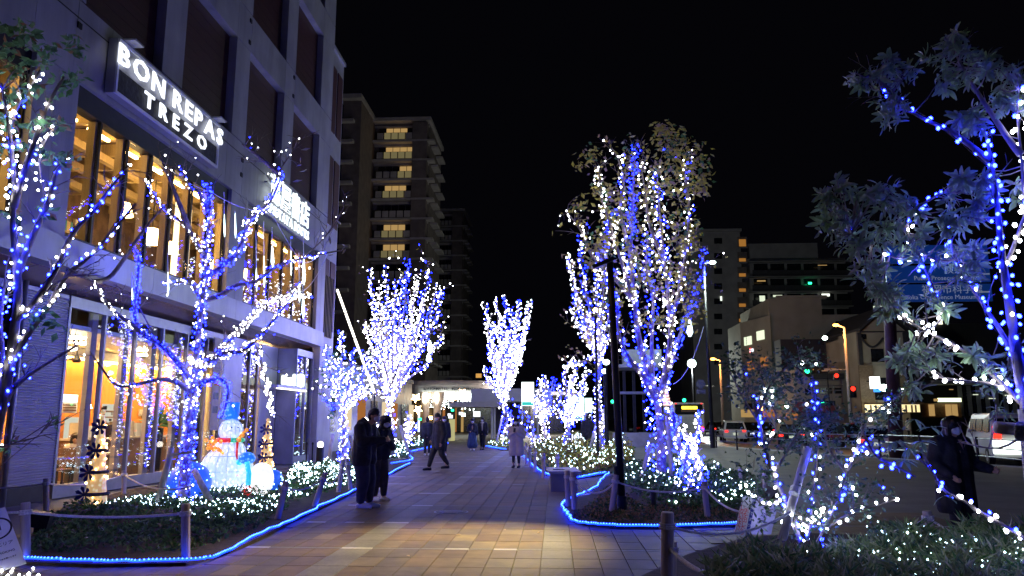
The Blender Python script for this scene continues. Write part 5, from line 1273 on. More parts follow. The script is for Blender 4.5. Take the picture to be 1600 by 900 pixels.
# ================================================================ LAMP POSTS, BENCH, BOARDS
t = thing('lamp_post', 'dark square lamp post with a flat head leaning over the path', 'lamp post', G(972, 803))
b = G(972, 803); tp = P(953, 408, b.y)
MB().tube([b, b + Vector((0, 0, .3))], .085, 12).build('base', M_dark, t, world=True)
MB().tube([b + Vector((0, 0, .3)), tp], .062, 12).build('pole', M_dark, t, world=True, smooth=True)
hd = P(935, 418, b.y - .1)
MB().cbox((hd + tp) / 2 + Vector((-.02, -.0, .02)), (.42, .16, .07), 0, ry=-.4).build('lamp_head', M_dark, t, world=True)
MB().tube([P(953, 655, b.y) + Vector((.08, 0, -1.1)), P(953, 655, b.y) + Vector((.08, 0, -.8))], .035, 8).build('junction_box', M_dark, t, world=True)
ld = bpy.data.lights.new('path_lamp', 'SPOT'); ld.energy = 3800; ld.color = (1, .78, .33); ld.spot_size = math.radians(52); ld.spot_blend = 1.0; ld.shadow_soft_size = .08
lo = bpy.data.objects.new('path_lamp', ld); COL.objects.link(lo); lo.location = hd + Vector((-.14, -.12, -.22))
tgt = G(690, 850); lo.rotation_euler = (tgt - lo.location).to_track_quat('-Z', 'Y').to_euler()
lo.parent = t; lo.location = lo.location - Vector(t.location)
MB().lathe([(.035, 0), (.03, .012)], 10, tuple(hd + Vector((-.06, 0, -.055)))).build('lamp_lens', E_warml, t, world=True)
t = thing('spot_light_can', 'small dark garden spotlight standing in the right bed', 'lamp', G(1022, 795)); MB().lathe([(.05, 0), (.05, .16), (.06, .17), (.06, .3)], 10).build('can', M_dark, t)
t = thing('spot_light_can', 'black garden spotlight at the left end of the left bed', 'lamp', G(58, 835)); MB().lathe([(.05, 0), (.05, .1)], 10).build('stand', M_dark, t); MB().cbox((.03, 0, .2), (.26, .2, .2), .3, ry=.2).build('housing', M_dark, t)
def globe(lb, px, py, hy, Y, r, n=1, col=E_cool, pole=True, m=None):
    b = P(px, py, Y); b.z = 0; t = thing('street_lamp', lb, 'street lamp', b); h = P(px, hy, Y).z
    MB().tube([(0, 0, 0), (0, 0, h - r)], .055, 8).build('pole', m or M_dark, t); MB().ball((0, 0, h), r, 12, 8, (1, 1, .8)).build('lamp', col, t, smooth=True)
    return t
globe('twin globe lamp glowing behind the dark lamp post', 950, 700, 566, 38, .16)
globe('globe lamp just below the twin globe', 947, 702, 580, 38.2, .14)
globe('high globe lamp glowing in front of the tall slim tree', 934, 700, 484, 30, .09, col=E_warml)
tg = globe('distant globe lamp left of the green lit sign', 828, 690, 618, 78, .22, col=emis('pale_lamp', (1, .95, .9), 7))
def street(lb, px, base, Y, headx, heady, topx, topy, col, r, m, arm=True):
    b = P(px, base, Y); b.z = 0; t = thing('street_lamp', lb, 'street lamp', b); tp = P(topx, topy, Y); hd = P(headx, heady, Y)
    MB().tube([b, b + (tp - b) * .12], r * 1.5, 10).build('base', m, t, world=True); MB().tube([b, tp], [r * 1.15, r * .7], 10).build('pole', m, t, world=True, smooth=True)
    MB().tube([tp, hd + Vector((0, 0, .05))], r * .5, 6).build('arm', m, t, world=True)
    L = abs(hd.x - tp.x) * .5 + .12
    MB().ball(tuple(hd), L * .55, 12, 8, (1, .6, .5)).build('lamp', col, t, world=True, smooth=True); return t
street('tall grey street lamp with a white head beside the road', 1114, 700, 44.7, 1113, 410, 1099, 412, E_cool, .10, M_dark)
t = thing('street_lamp', 'round white lamp glowing left of the tall grey pole', 'street lamp', P(1086, 700, 100)); t.location.z = 0
h = P(1086, 568, 100).z; MB().tube([(0, 0, 0), (0, 0, h)], .08, 8).build('pole', M_dark, t); MB().ball((0, 0, h), .55, 14, 10).build('lamp', E_cool, t, smooth=True)
M_opole = mat('orange_lit_pole', (.5, .42, .36), .5, .1, .1, 4)
def lampl(t, loc, e, c):
    ld = bpy.data.lights.new('lamp_light', 'POINT'); ld.energy = e; ld.color = c; ld.shadow_soft_size = .2
    lo = bpy.data.objects.new('lamp_light', ld); COL.objects.link(lo); lo.parent = t; lo.location = Vector(loc) - wloc(t)
lampl([o for o in bpy.data.objects if o.get('label', '').startswith('tall grey street')][0], P(1113, 410, 44.7) + Vector((0, -.3, -.6)), 2600, (.8, 1, .88))
lampl(t, P(1086, 568, 100) + Vector((0, -.9, -.9)), 4500, (.9, 1, .92))
lampl(tg, P(828, 618, 78) + Vector((0, 0, -.5)), 2600, (1, .9, .8))
def opole(lb, px, base, Y, hx, hy, tx, ty):
    t = street(lb, px, base, Y, hx, hy, tx, ty, E_or, .12, M_opole)
    ld = bpy.data.lights.new('orange_lamp', 'POINT'); ld.energy = 380; ld.color = (1, .42, .1); ld.shadow_soft_size = .15
    lo = bpy.data.objects.new('orange_lamp', ld); COL.objects.link(lo); lo.parent = t; lo.location = P(hx, hy, Y) - wloc(t) + Vector((0, -.5, -.35))
    return t
opole('orange street lamp left of the beige building', 1131, 690, 72, 1114, 561, 1125, 563)
tb = opole('orange street lamp with a cross arm in front of the gabled house', 1332, 690, 56, 1306, 508, 1319, 512)
MB().tube([P(1322, 578, 56), P(1288, 577, 56)], .05, 6).build('cross_arm', M_opole, tb, world=True)
globe('small white lamp on a dark pole above the beige house', 1300, 690, 528, 66, .22, col=E_cool)
# road sign discs on a pole
t = thing('road_sign', 'round road sign seen from behind beside the tall grey pole', 'road sign', P(1105, 603, 46))
MB().tube([P(1115, 604, 45), P(1092, 603, 45)], .04, 6).build('bracket', M_opole, t, world=True)
c = P(1095, 600, 44.9); mb = MB(); mb.prism([(c.x + .26 * math.cos(a), c.z + .26 * math.sin(a)) for a in [k * PI / 10 for k in range(20)]], 'y', c.y, c.y + .03); mb.build('disc', M_gate, t, world=True)
MB().box(c.x - .26, c.x + .26, c.y, c.y + .03, c.z - .55, c.z - .32).build('plate', M_gate, t, world=True)
# bench
t = thing('bench', 'pale stone bench slab on two block legs at the path edge', 'bench', G(880, 765))
b = G(874, 766)
MB().cbox((0, 0, .43), (.72, 1.5, .06), .06).build('seat', M_granl, t, bevel=.006)
MB().cbox((.0, -.5, .2), (.6, .3, .4), .06).build('leg', M_conc, t, bevel=.006); MB().cbox((0, .55, .2), (.6, .3, .4), .06).build('leg', M_conc, t, bevel=.006)
MB().cbox((-.1, -.2, .466), (.25, .12, .01), .3).build('notice_plate', M_black, t)
# white board lower left
Yb = 8.3
c0, c1, c2, c3 = P(-70, 815, Yb), P(8, 792, Yb + .3), P(41, 879, Yb), P(-45, 905, Yb - .3)
t = thing('notice_board', 'tilted white notice board with a black circle and black lettering at the left edge', 'notice board', (c2.x - .3, Yb, 0))
nn_ = (c3 - c2).cross(c1 - c2).normalized()
if nn_.y > 0: nn_ = -nn_
def onb(px, py, k=.004):
    d = ray(px, py); o_ = Vector((0, 0, CH)); tt = (c1 - o_).dot(nn_) / d.dot(nn_); return o_ + d * tt + nn_ * k
c0 = onb(-70, 815, 0); n_ = nn_ * .012
mb = MB(); mb.add([c0, c1, c2, c3, c0 - n_ * 2, c1 - n_ * 2, c2 - n_ * 2, c3 - n_ * 2], [(3, 2, 1, 0), (4, 5, 6, 7), (0, 1, 5, 4), (1, 2, 6, 5), (2, 3, 7, 6), (3, 0, 4, 7)]); mb.build('panel', mat('board_white', (.88, .88, .88), .5, 0, .03, 4), t, world=True)
xd = (c1 - c0).normalized(); yd = nn_.cross(xd).normalized()
if yd.z < 0: yd = -yd
cc = onb(-6, 827); mb = MB(); R1, R2 = .15, .130
vs = []; fs = []
for k in range(32):
    a = 2 * PI * k / 32
    for r_ in (R1, R2): vs.append(cc + xd * r_ * math.cos(a) + yd * r_ * math.sin(a))
for k in range(32): a, b_ = 2 * k, 2 * ((k + 1) % 32); fs.append((a, b_, b_ + 1, a + 1))
mb.add(vs, fs); mb.build('circle_mark', M_black, t, world=True)
text('421', .1, frame(onb(-8, 828), xd, yd), M_black, t, 'lettering', .001)
text('禁煙エリア', .052, frame(onb(-1, 853), xd, yd), M_black, t, 'lettering', .001); text('NO SMOKING', .038, frame(onb(3, 865), xd, yd), M_black, t, 'lettering', .001); text('ご協力をお願いします', .02, frame(onb(9, 873), xd, yd), M_black, t, 'lettering', .001)
# red lettered sign at the right
Yc = 8.75
q0, q1, q2, q3 = P(1162, 774, Yc), P(1180, 777, Yc), P(1166, 842, Yc - .05), P(1147, 834, Yc - .05)
t = thing('warning_sign', 'tilted white sign with red vertical lettering and a dark blue strip beside the grass mound', 'sign', (q2.x, Yc, 0))
n_ = Vector((0, .02, 0))
mb = MB(); mb.add([q0, q1, q2, q3, q0 + n_, q1 + n_, q2 + n_, q3 + n_], [(3, 2, 1, 0), (4, 5, 6, 7), (0, 1, 5, 4), (1, 2, 6, 5), (2, 3, 7, 6), (3, 0, 4, 7)]); mb.build('panel', M_white, t, world=True)
r0, r1, r2, r3 = P(1176, 778, Yc - .012), P(1181, 780, Yc - .012), P(1169, 842, Yc - .06), P(1164, 840, Yc - .06)
mb = MB(); mb.add([r0, r1, r2, r3], [(3, 2, 1, 0)]); mb.build('blue_strip', mat('sign_blue', (.02, .03, .25), .5), t, world=True)
bq0, bq1, bq2, bq3 = P(1184, 775, Yc + .03), P(1215, 790, Yc + .5), P(1205, 835, Yc + .5), P(1168, 835, Yc + .03)
mb = MB(); mb.add([bq0, bq1, bq2, bq3, bq0 + n_, bq1 + n_, bq2 + n_, bq3 + n_], [(3, 2, 1, 0), (4, 5, 6, 7), (0, 1, 5, 4), (1, 2, 6, 5), (2, 3, 7, 6), (3, 0, 4, 7)]); mb.build('rear_panel', mat('panel_pale', (.35, .33, .4), .5), t, world=True)
M_rt = mat('red_paint', (.7, .02, .02), .5)
xd = (q1 - q0).normalized(); yd = (q0 - q3).normalized(); xd = (xd - yd * xd.dot(yd)).normalized()
for k, ch in enumerate('手を出したり'): f = .36 + k * .105; text(ch, .062, frame(P(1170 - 12 * f, 776 + 64 * f, Yc - .03 - .04 * f), xd, yd), M_rt, t, 'lettering', .001)
for k, ch in enumerate('しないで下さい'): f = .3 + k * .1; text(ch, .058, frame(P(1164 - 13 * f, 775 + 62 * f, Yc - .03 - .04 * f), xd, yd), M_rt, t, 'lettering', .001)
for k, ch in enumerate('危険ですから'): f = .08 + k * .15; text(ch, .046, frame(P(1178.5 - 12 * f, 779 + 62 * f, Yc - .035 - .04 * f), xd, yd), M_white, t, 'lettering', .001)
mb = MB(); cpt = P(1168, 784, Yc - .03)
mb.tube([cpt + yd * .07, cpt - xd * .06 - yd * .05, cpt + xd * .05 - yd * .06, cpt + yd * .07], .004, 4); mb.tube([cpt - xd * .03, cpt + xd * .015 - yd * .03], .006, 4); mb.build('pictogram', M_black, t, world=True)
# little chain posts and a bollard lamp at the entrance
for i, px in enumerate((478, 487)):
    b = G(px, 735); t = thing('chain_post', ['left chain post in front of the lit entrance', 'right chain post beside the glowing bollard lamp'][i], 'post', b, 0, 'chain posts at the entrance'); MB().lathe([(.06, 0), (.06, .02), (.025, .03), (.025, .8), (.04, .82), (.02, .88)], 10).build('post', M_dark, t)
t = thing('bollard_lamp', 'low bollard lamp glowing white beside the entrance chain posts', 'bollard', G(499, 735)); MB().lathe([(.12, 0), (.12, .72)], 12).build('bollard', M_dark, t); MB().ball((0, 0, .8), .1, 10, 8).build('lamp', emis('bollard_glow', (1, .9, .75), 7), t)

dm = thing('drain_cover', 'round iron drain cover set in the path between the granite bands', 'drain cover', G(705, 800, .012))
mb = MB(); mb.lathe([(.30, 0), (.30, .004)], 28); mb.build('rim', M_gate, dm); mb = MB(); mb.lathe([(.27, .004), (.27, .009)], 28); mb.build('plate', mat('cast_iron', (.06, .055, .05), .45, .6, .3, 20, .5, 60), dm)
for k in range(5): MB().box(-.2 + abs(k - 2) * .03, .2 - abs(k - 2) * .03, -.17 + k * .08, -.14 + k * .08, .0095, .013).build('tread_bar', M_gate, dm)
# ================================================================ DISTANT BUILDINGS
M_far = mat('apartment_brown', (.17, .14, .13), .8, 0, .2, 1)
M_farl = mat('apartment_pale', (.42, .39, .37), .8, 0, .15, 1)
M_farr = mat('far_grey', (.3, .285, .29), .8, 0, .15, .5)
M_cream2 = mat('beige_render', (.30, .275, .21), .8, 0, .12, .6)
M_brick = mat('brick_render', (.2, .15, .09), .8, 0, .3, 6, .3, 20, (1, 1, 3))
M_roof = mat('dark_roof', (.03, .03, .035), .7, 0, .2, 4)
M_wdark = mat('dark_window', (.012, .014, .02), .2, 0, .2, 4)
# city glow that keeps the far facades just visible comes from the lit streets (lamps at their feet)
def wpt(px, py, Y): return P(px, py, Y)
def apart(lb, x0, x1, xs, topy, Y, nf, lit, pitch, dep=11, sidew=None, cornice=True):
    a, b = P(x0, 600, Y).x, P(x1, 600, Y).x; H = P((x0 + x1) / 2, topy, Y).z
    T = thing('apartment_tower', lb, 'building', ((a + b) / 2, Y, 0))
    def q(nm, m, *v): return MB().box(*v).build(nm, m, T, world=True)
    q('wall', M_far, a, b, Y, Y + dep, 0, H); q('roof_slab', M_farl, a - .4, b + .4, Y - 1.6, Y + dep + .4, H, H + .5)
    w = b - a
    for k in range(nf):
        z = H - pitch * (k + 1)
        if z < 1: break
        q('balcony_slab', M_farl, a - .0, b + .9, Y - 1.5, Y, z - .25, z + .05)
        q('balcony_rail', lit.get(k, (None, None, None))[2] or M_glassk, a + .5, b - 2.2, Y - 1.5, Y - 1.45, z + .06, z + 1.1)
        q('privacy_wall', M_far, b - 2.2, b - .1, Y - 1.55, Y - .01, z + .06, z + pitch - .25)
        q('header', M_farl, a, b, Y - .3, Y - .005, z + 2.35, z + pitch - .26)
        l = lit.get(k)
        n = 5
        for j in range(n):
            u0 = a + w * (.08 + .13 * j); u1 = u0 + w * .118
            m = M_wdark
            if l and l[0] <= j < l[1]: m = E_win
            q('window', m, u0, u1, Y - .06, Y - .01, z + .4, z + 2.25)
            q('balcony_panel', MATS['rail_glow'] if m is E_win else M_farl, u0 + .03, u1 - .03, Y - 1.53, Y - 1.505, z + .12, z + 1.05)  # panels before lit windows carry the window light as dim emission
        # right flank: balconies seen end on
        q('side_balcony', M_farl, b + .02, b + 1.0, Y + 1.5, Y + 4.5, z - .2, z + .1); q('side_balcony', M_farl, b + .02, b + 1.0, Y + 6, Y + 9, z - .2, z + .1)
    return T, a, b, H
emis('rail_glow', (.9, .75, .35), .16)
T, a, b, H = apart('brown apartment tower with warm lit balconies behind the pale building', 574, 664, None, 195, 104, 12, {0: (1, 4, None), 1: (1, 5, None), 2: (3, 5, None), 3: (1, 4, None), 5: (1, 4, None), 6: (1, 4, None)}, 2.85)
def q(nm, m, *v): return MB().box(*v).build(nm, m, T, world=True)
a2 = P(534, 600, 100).x
q('wing_wall', M_far, a2, a - .02, 96, 114, 0, H + .3); q('wing_roof', M_farl, a2 - .4, a + .2, 95, 114.4, H + .31, H + .9)
for k in range(12): q('wing_slab', M_farl, a2 - .3, a2 + 1.6, 95.2, 95.98, H - 2.85 * k - 2.9, H - 2.85 * k - 2.5)
T, a, b, H = apart('smaller dark apartment tower right behind the brown one', 678, 722, None, 333, 150, 13, {}, 3.0)
# station side building with the round canopy
Yc_ = 72
T = thing('station_building', 'low building with a rounded canopy lettered ROPPONMATSU 421 over round columns', 'building', P(690, 690, Yc_)); T.location.z = 0
cx = P(688, 600, Yc_).x
def arcbox(nm, m, r, z0, z1, x0=cx, yb=Yc_ + 7, sy=.9, n=28, thick=.6):
    mb = MB(); k = []
    for i in range(n + 1):
        a = PI + PI * i / n; k.append((x0 + r * math.cos(a) if abs(math.cos(a)) > 0 else x0, yb + r * sy * math.sin(a)))
    mb.prism(k, 'z', z0, z1); return mb.build(nm, m, T, world=True)
M_can = mat('canopy_white', (.52, .47, .45), .6, 0, .08, 3)
zt = P(690, 593, Yc_ - 0).z; zb = P(690, 613, Yc_).z
rad = P(742, 600, Yc_).x - cx + .2
arcbox('canopy_band', M_can, rad * 1.3, zb, zt - .35, sy=.8); arcbox('canopy_rim', M_can, rad * 1.33, zt - .34, zt - .1, sy=.8); arcbox('canopy_top', M_can, rad * 1.27, zt - .09, zt + .1, sy=.8)
ry = rad * 1.3
def ontop(u): a = 1.5 * PI + u; return Vector((cx + ry * math.cos(a), Yc_ + 7 + ry * .8 * math.sin(a) - .03, (zb + zt - .3) / 2)), Vector((-math.sin(a), .8 * math.cos(a), 0))
for s0, body in ((-.50, 'ROPPONMATSU 421'), (.18, 'ROPPONMATSU 421')):
    for k, ch in enumerate(body):
        if ch == ' ': continue
        p, t_ = ontop(s0 + k * .054); text(ch, .33, frame(p, t_), M_black, T, 'lettering', .005, offset=.006)
for i, px in enumerate((672, 683)):
    pass
for px, w_ in ((664, 5.5), (682.5, 6)):
    c = P(px, 690, Yc_ - .5); r = w_ * Yc_ / FP
    mb = MB(); mb.lathe([(r, 0), (r, zb - 1.5), (r * 1.05, zb - 1.45), (r * 1.75, zb - .5), (r * 1.9, zb)], 16, (c.x, c.y, 0)); mb.build('column', M_can, T, world=True)
    MB().box(c.x - .12, c.x + .12, c.y - r * 1.9 - .1, c.y - r * 1.9, zb - .9, zb - .2).build('wall_light', emis('column_lamp', (1, .9, .7), 40), T, world=True)
x0, x1 = P(630, 600, Yc_ + 8).x, P(760, 600, Yc_ + 8).x
MB().box(x0 - 12, x1 + 8, Yc_ + 22, Yc_ + 23, 0, zt).build('back_wall', M_wdark, T, world=True); MB().box(x0 - 12, x1 + 10, Yc_ + 7, Yc_ + 23, zb, zb + .3).build('roof', M_farl, T, world=True)
for px, w_, m in ((620, 6, E_warml), (631, 1.5, E_warml), (654, 1.2, E_sign), (693, 1.6, E_wino), (712, .8, E_wino), (722, 1.6, E_win), (641, 3, E_win)):
    c = P(px, 668, Yc_ + 14); MB().box(c.x - w_ / 20 * 1.6, c.x + w_ / 20 * 1.6, c.y, c.y + .2, .2 if w_ < 5 else 2.2, 3.0).build('lit_shop_window', m, T, world=True)
for px, py, m, s in ((704, 651, E_sign, .35), (720, 646, E_sign, .3), (724, 648, E_cool, .3), (745, 647, E_sign, .55), (707, 641, E_grn, .2), (702, 648, E_sign, .25), (656, 655, E_grn, .25), (672, 653, E_warml, .35)):
    c = P(px, py, Yc_ + 8); MB().cbox(c, (s * 1.3, .1, s)).build('shop_sign', m, T, world=True)
t = thing('pylon_sign', 'narrow pale glowing pylon under the rounded canopy', 'sign', P(706, 687, 58)); t.location.z = 0; c = P(706, 655, 58); MB().cbox((0, 0, c.z / 2), (.42, .2, c.z)).build('panel', emis('pylon', (.8, .75, .35), .6), t)
# right part: flat canopy slab and post
T2_ = thing('flat_canopy', 'pale flat canopy on thin posts joining the rounded canopy', 'canopy', P(770, 690, 62)); T2_.location.z = 0
a, b = P(738, 600, 64), P(860, 600, 64); z0, z1 = P(780, 628, 64).z, P(780, 608, 64).z
MB().box(a.x, b.x, 63, 70, z0, z1).build('fascia', mat('canopy_lilac', (.6, .56, .6), .6, 0, .05, 2), T2_, world=True)
MB().box(a.x - 1.6, a.x + 3, 61.5, 66, z0 - .45, z0 - .03).build('lower_fascia', M_can, T2_, world=True)
for px in (769, 773, 840): c = P(px, 600, 63.5); MB().tube([(c.x, c.y, 0), (c.x, c.y, z0)], .09, 8).build('post', M_white, T2_, world=True)
c = P(790, 600, 66); MB().box(P(775, 600, 68).x, P(812, 600, 68).x, 68, 68.4, 0, z0).build('screen_wall', mat('navy_wall', (.02, .02, .05), .5), T2_, world=True)
# icicle lights
T = thing('icicle_lights', 'curtain of icicle lights with glowing stars hanging under the rounded canopy', 'icicle lights', (cx, Yc_, zb))
rnd = random.Random(5); pts = []
for k in range(120):
    u = -.62 + 1.28 * k / 119; p, t_ = ontop(u); L = rnd.uniform(.3, 1.9) * (1 if k % 3 else .5)
    for j in range(int(L / .16)): pts.append(Vector((p.x + rnd.gauss(0, .07), p.y - .15 + rnd.gauss(0, .1), zb - .05 - j * .16 + rnd.gauss(0, .03))))
bulbs(pts, .055, 'bulb', emis('icicle', (.85, 1, .92), 14), T)
for px, py in ((649, 622), (653, 640), (706, 620 + 2), (668, 620), (722, 614)):
    c = P(px, py, Yc_ - 5); mb = MB(); vs = []
    for j in range(10): a = j * PI / 5 + .3; r = .42 if j % 2 else .2; vs.append((c.x + r * math.cos(a), c.z + r * math.sin(a)))
    mb.prism(vs, 'y', c.y, c.y + .08); mb.build('star', E_warml, T, world=True)
# ---- right side towers
def block(name, lb, x0, x1, topy, Y, dep, m, cat='building'):
    a, b = P(x0, 600, Y).x, P(x1, 600, Y).x; H = P((x0 + x1) / 2, topy, Y).z
    T = thing(name, lb, cat, ((a + b) / 2, Y, 0)); MB().box(a, b, Y, Y + dep, -.1, H).build('wall', m, T, world=True); return T, a, b, H
def wpx(T, x0, y0, x1, y1, Y, m, nm='window', t=.08, fr=None):
    a, b = P(x0, y1, Y), P(x1, y0, Y)
    if b.z - a.z < .05: return
    MB().box(a.x, b.x, Y - t, Y - .005, a.z, b.z).build(nm, m, T, world=True)
    if fr:
        mx_ = (a.x + b.x) / 2; MB().box(mx_ - .04, mx_ + .04, Y - t - .03, Y - t - .003, a.z, b.z).build('window_frame', fr, T, world=True)
        MB().box(a.x, b.x, Y - t - .09, Y - t - .04, (a.z + b.z) / 2, (a.z + b.z) / 2 + .07).build('window_frame', fr, T, world=True)
Yt = 150
T, a, b, H = block('white_tower', 'pale high rise with a column of orange lit stair landings', 1086, 1168, 362, Yt, 16, M_farr)
MB().box(a - .3, b + .3, Yt - .4, Yt + 16.3, H, H + .5).build('roof_edge', M_farr, T, world=True)
for k in range(9):
    y = 372 + 23.6 * k
    wpx(T, 1116, y, 1128, y + 9, Yt, E_winw if k == 4 and 0 else M_wdark)
    if k < 1: wpx(T, 1092, y, 1097, y + 6, Yt, M_wdark)
    wpx(T, 1153, y - 2, 1167, y + 16, Yt, M_far, 'stair_opening', .05); wpx(T, 1155, y + 8 - (6 if k == 0 else 0), 1165, y + 13, Yt - .1, emis('stair_glow', (1, .42, .08), .33), 'stair_landing'); wpx(T, 1152, y + 14, 1168, y + 16, Yt - .2, M_farr, 'landing_rail')
wpx(T, 1125.5, 463, 1128, 470, Yt - .12, emis('white_slit', (.9, 1, .85), 1.4))
T, a, b, H = block('wide_block', 'long dark apartment block with rows of balconies behind the beige building', 1169, 1335, 404, Yt + 4, 18, M_farr)
Y4 = Yt + 4
wpx(T, 1169, 380, 1276, 405, Y4, M_farr, 'upper_wall', .3)
for r_ in range(7):
    y = 408 + 23.5 * r_
    wpx(T, 1169, y, 1330, y + 3, Y4 - 1.2, M_farr, 'balcony_slab', 1.2)
    for c_ in range(6):
        x = 1178 + c_ * 26; wpx(T, x, y + 4, x + 21, y + 15, Y4, M_wdark, 'balcony_window', .05); wpx(T, x - 2, y + 14, x + 23, y + 23, Y4 - 1.1, mat('balcony_grey', (.06, .058, .065), .8), 'balcony_rail', .1)
for x0, y0, x1, y1, m in ((1187, 462, 1195, 471, E_winw), (1208, 461, 1222, 464, E_winw), (1284, 459, 1296, 463, emis('white_bright', (.95, 1, .85), 2)), (1186, 486, 1200, 497, E_winw), (1183, 438, 1196, 440, E_win), (1278, 414, 1292, 415, E_win), (1263, 441, 1268, 444, E_grn)):
    wpx(T, x0, y0, x1, y1, Y4 - 1.3, m, 'lit_window', .08)
wpx(T, 1190, 486, 1192.5, 497, Y4 - 1.45, M_wdark, 'window_frame', .05)
Yb_ = 78
T, a, b, H = block('beige_building', 'beige stepped building with lit windows and a dark lower annex', 1208, 1292, 466, Yb_, 12, M_cream2)
wpx(T, 1292, 492, 1352, 640, Yb_ + .5, M_cream2, 'side_wall', .4)
wpx(T, 1212, 462, 1290, 467, Yb_ + .2, M_cream2, 'parapet', .4)
# angled left wing
A1, A2, Bz = P(1161, 508, Yb_ - 0), P(1211, 490, Yb_ - .3), None
mb = MB(); p0, p1 = P(1161, 600, Yb_ + 6), P(1209, 600, Yb_ - .4); zt0, zt1 = P(1161, 508, Yb_ + 6).z, P(1209, 492, Yb_ - .4).z
mb.add([(p0.x, p0.y, 0), (p1.x, p1.y, 0), (p1.x, p1.y, zt1), (p0.x, p0.y, zt1), (p0.x, p0.y + 6, 0), (p1.x, p1.y + 10, 0), (p1.x, p1.y + 10, zt1), (p0.x, p0.y + 6, zt1)], [(0, 1, 2, 3), (3, 2, 6, 7), (4, 7, 6, 5), (0, 3, 7, 4), (1, 5, 6, 2)]); mb.build('wing_wall', M_cream2, T, world=True)
def wing(f0, f1, y0, y1, m, nm='window'):
    a_ = p0.lerp(p1, f0); b_ = p0.lerp(p1, f1); n = Vector((p1.y - p0.y, -(p1.x - p0.x), 0)).normalized() * .06
    if n.y > 0: n = -n
    za, zb_ = P(1185, y1, (a_.y + b_.y) / 2).z, P(1185, y0, (a_.y + b_.y) / 2).z
    mb = MB(); mb.add([(a_.x + n.x, a_.y + n.y, za), (b_.x + n.x, b_.y + n.y, za), (b_.x + n.x, b_.y + n.y, zb_), (a_.x + n.x, a_.y + n.y, zb_)] + [(a_.x, a_.y, za), (b_.x, b_.y, za), (b_.x, b_.y, zb_), (a_.x, a_.y, zb_)], [(0, 1, 2, 3), (0, 3, 7, 4), (1, 5, 6, 2), (3, 2, 6, 7), (0, 4, 5, 1)]); o = mb.build(nm, m, T, world=True)
wing(.13, .38, 526, 539, emis('win_bright', (.9, 1, .7), 1.1)); wing(.56, .8, 517, 531, MATS['win_bright']); wing(.2, .23, 526, 539, M_dark, 'window_bar')
wing(.2, .42, 563, 578, E_wino); wing(.64, .86, 558, 572, E_wino); wing(.3, .42, 545, 550, E_sign, 'neon_sign'); wing(.3, .34, 544, 551, E_redl, 'neon_sign')
wpx(T, 1217, 533, 1300, 660, Yb_ - 2.5, mat('annex_dark', (.03, .022, .03), .7), 'annex_wall', 2); wpx(T, 1225, 597, 1241, 617, Yb_ - 4.6, E_win, 'lit_window', .05, M_dark)
wpx(T, 1306, 502, 1312, 509, Yb_ - .1, M_wdark)
wpx(T, 1165, 630, 1200, 648, Yb_ - 3, M_wdark, 'shopfront', .1); wpx(T, 1183, 634, 1191, 641, Yb_ - 3.2, E_or, 'lit_sign', .1); wpx(T, 1158, 640, 1178, 652, Yb_ - 3.15, E_win, 'shop_window', .1); wpx(T, 1192, 640, 1212, 652, Yb_ - 3.15, E_wino, 'shop_window', .1)
Yh = 70
T, a, b, H = block('low_house', 'low beige house with a red awning left of the gabled house', 1268, 1344, 592, Yh, 8, M_cream2)
mb = MB(); A_, B_, C_, D2 = P(1241, 660, Yh - .5), P(1241, 574, Yh - .5), P(1268, 594, Yh - .5), P(1268, 660, Yh - .5)
mb.prism([(A_.x, -.1), (B_.x, B_.z), (C_.x, C_.z), (D2.x, -.1)], 'y', Yh - .6, Yh + 7); mb.build('gable_wall', M_cream2, T, world=True)
wpx(T, 1266, 584, 1344, 592, Yh - .2, M_roof, 'roof_edge', .6)
mb = MB(); u0, u1, v0, v1 = P(1246, 628, Yh - 1), P(1302, 628, Yh - 1), P(1236, 643, Yh - 2.6), P(1306, 643, Yh - 2.6); mb.add([u0, u1, v1, v0, u0 - Vector((0, 0, .1)), u1 - Vector((0, 0, .1)), v1 - Vector((0, 0, .1)), v0 - Vector((0, 0, .1))], [(3, 2, 1, 0), (4, 5, 6, 7), (3, 7, 6, 2), (0, 4, 7, 3), (1, 2, 6, 5)]); mb.build('awning', mat('awning_red', (.22, .05, .05), .7), T, world=True)
wpx(T, 1258, 607, 1266, 617, Yh - .62, M_wdark); wpx(T, 1280, 606, 1299, 615, Yh, M_wdark, 'window', .1, M_gate); wpx(T, 1304, 606, 1326, 615, Yh, M_wdark, 'window', .1, M_gate)
wpx(T, 1228, 646, 1246, 656, Yh - 2.2, E_wino, 'shop_window', .1); wpx(T, 1270, 600, 1340, 602, Yh - .05, M_cream2, 'ledge', .3)
Yg = 66
T, a, b, H = block('gabled_house', 'tall cream gabled house with dark trim and a shop below', 1343, 1418, 518, Yg, 9, M_cream2)
gx0, gx1, gm = P(1340, 518, Yg), P(1422, 518, Yg), P(1379, 483, Yg)
mb = MB(); mb.prism([(gx0.x + .3, gx0.z), (gm.x, gm.z - .3), (gx1.x - .3, gx1.z)], 'y', Yg + .02, Yg + 9); mb.build('gable', M_cream2, T, world=True)
for s_, (pa, pb_) in enumerate(((gx0, gm), (gm, gx1))):
    mb = MB(); ext = Vector((0, 0, .25)); mb.add([pa + Vector((0, -.5, 0)), pb_ + Vector((0, -.5, 0)), pb_ + Vector((0, 9.5, 0)), pa + Vector((0, 9.5, 0)), pa + ext + Vector((0, -.5, 0)), pb_ + ext + Vector((0, -.5, 0)), pb_ + ext + Vector((0, 9.5, 0)), pa + ext + Vector((0, 9.5, 0))], [(0, 3, 2, 1), (4, 5, 6, 7), (0, 1, 5, 4), (2, 3, 7, 6), (0, 4, 7, 3), (1, 2, 6, 5)]); mb.build('roof', M_roof, T, world=True)
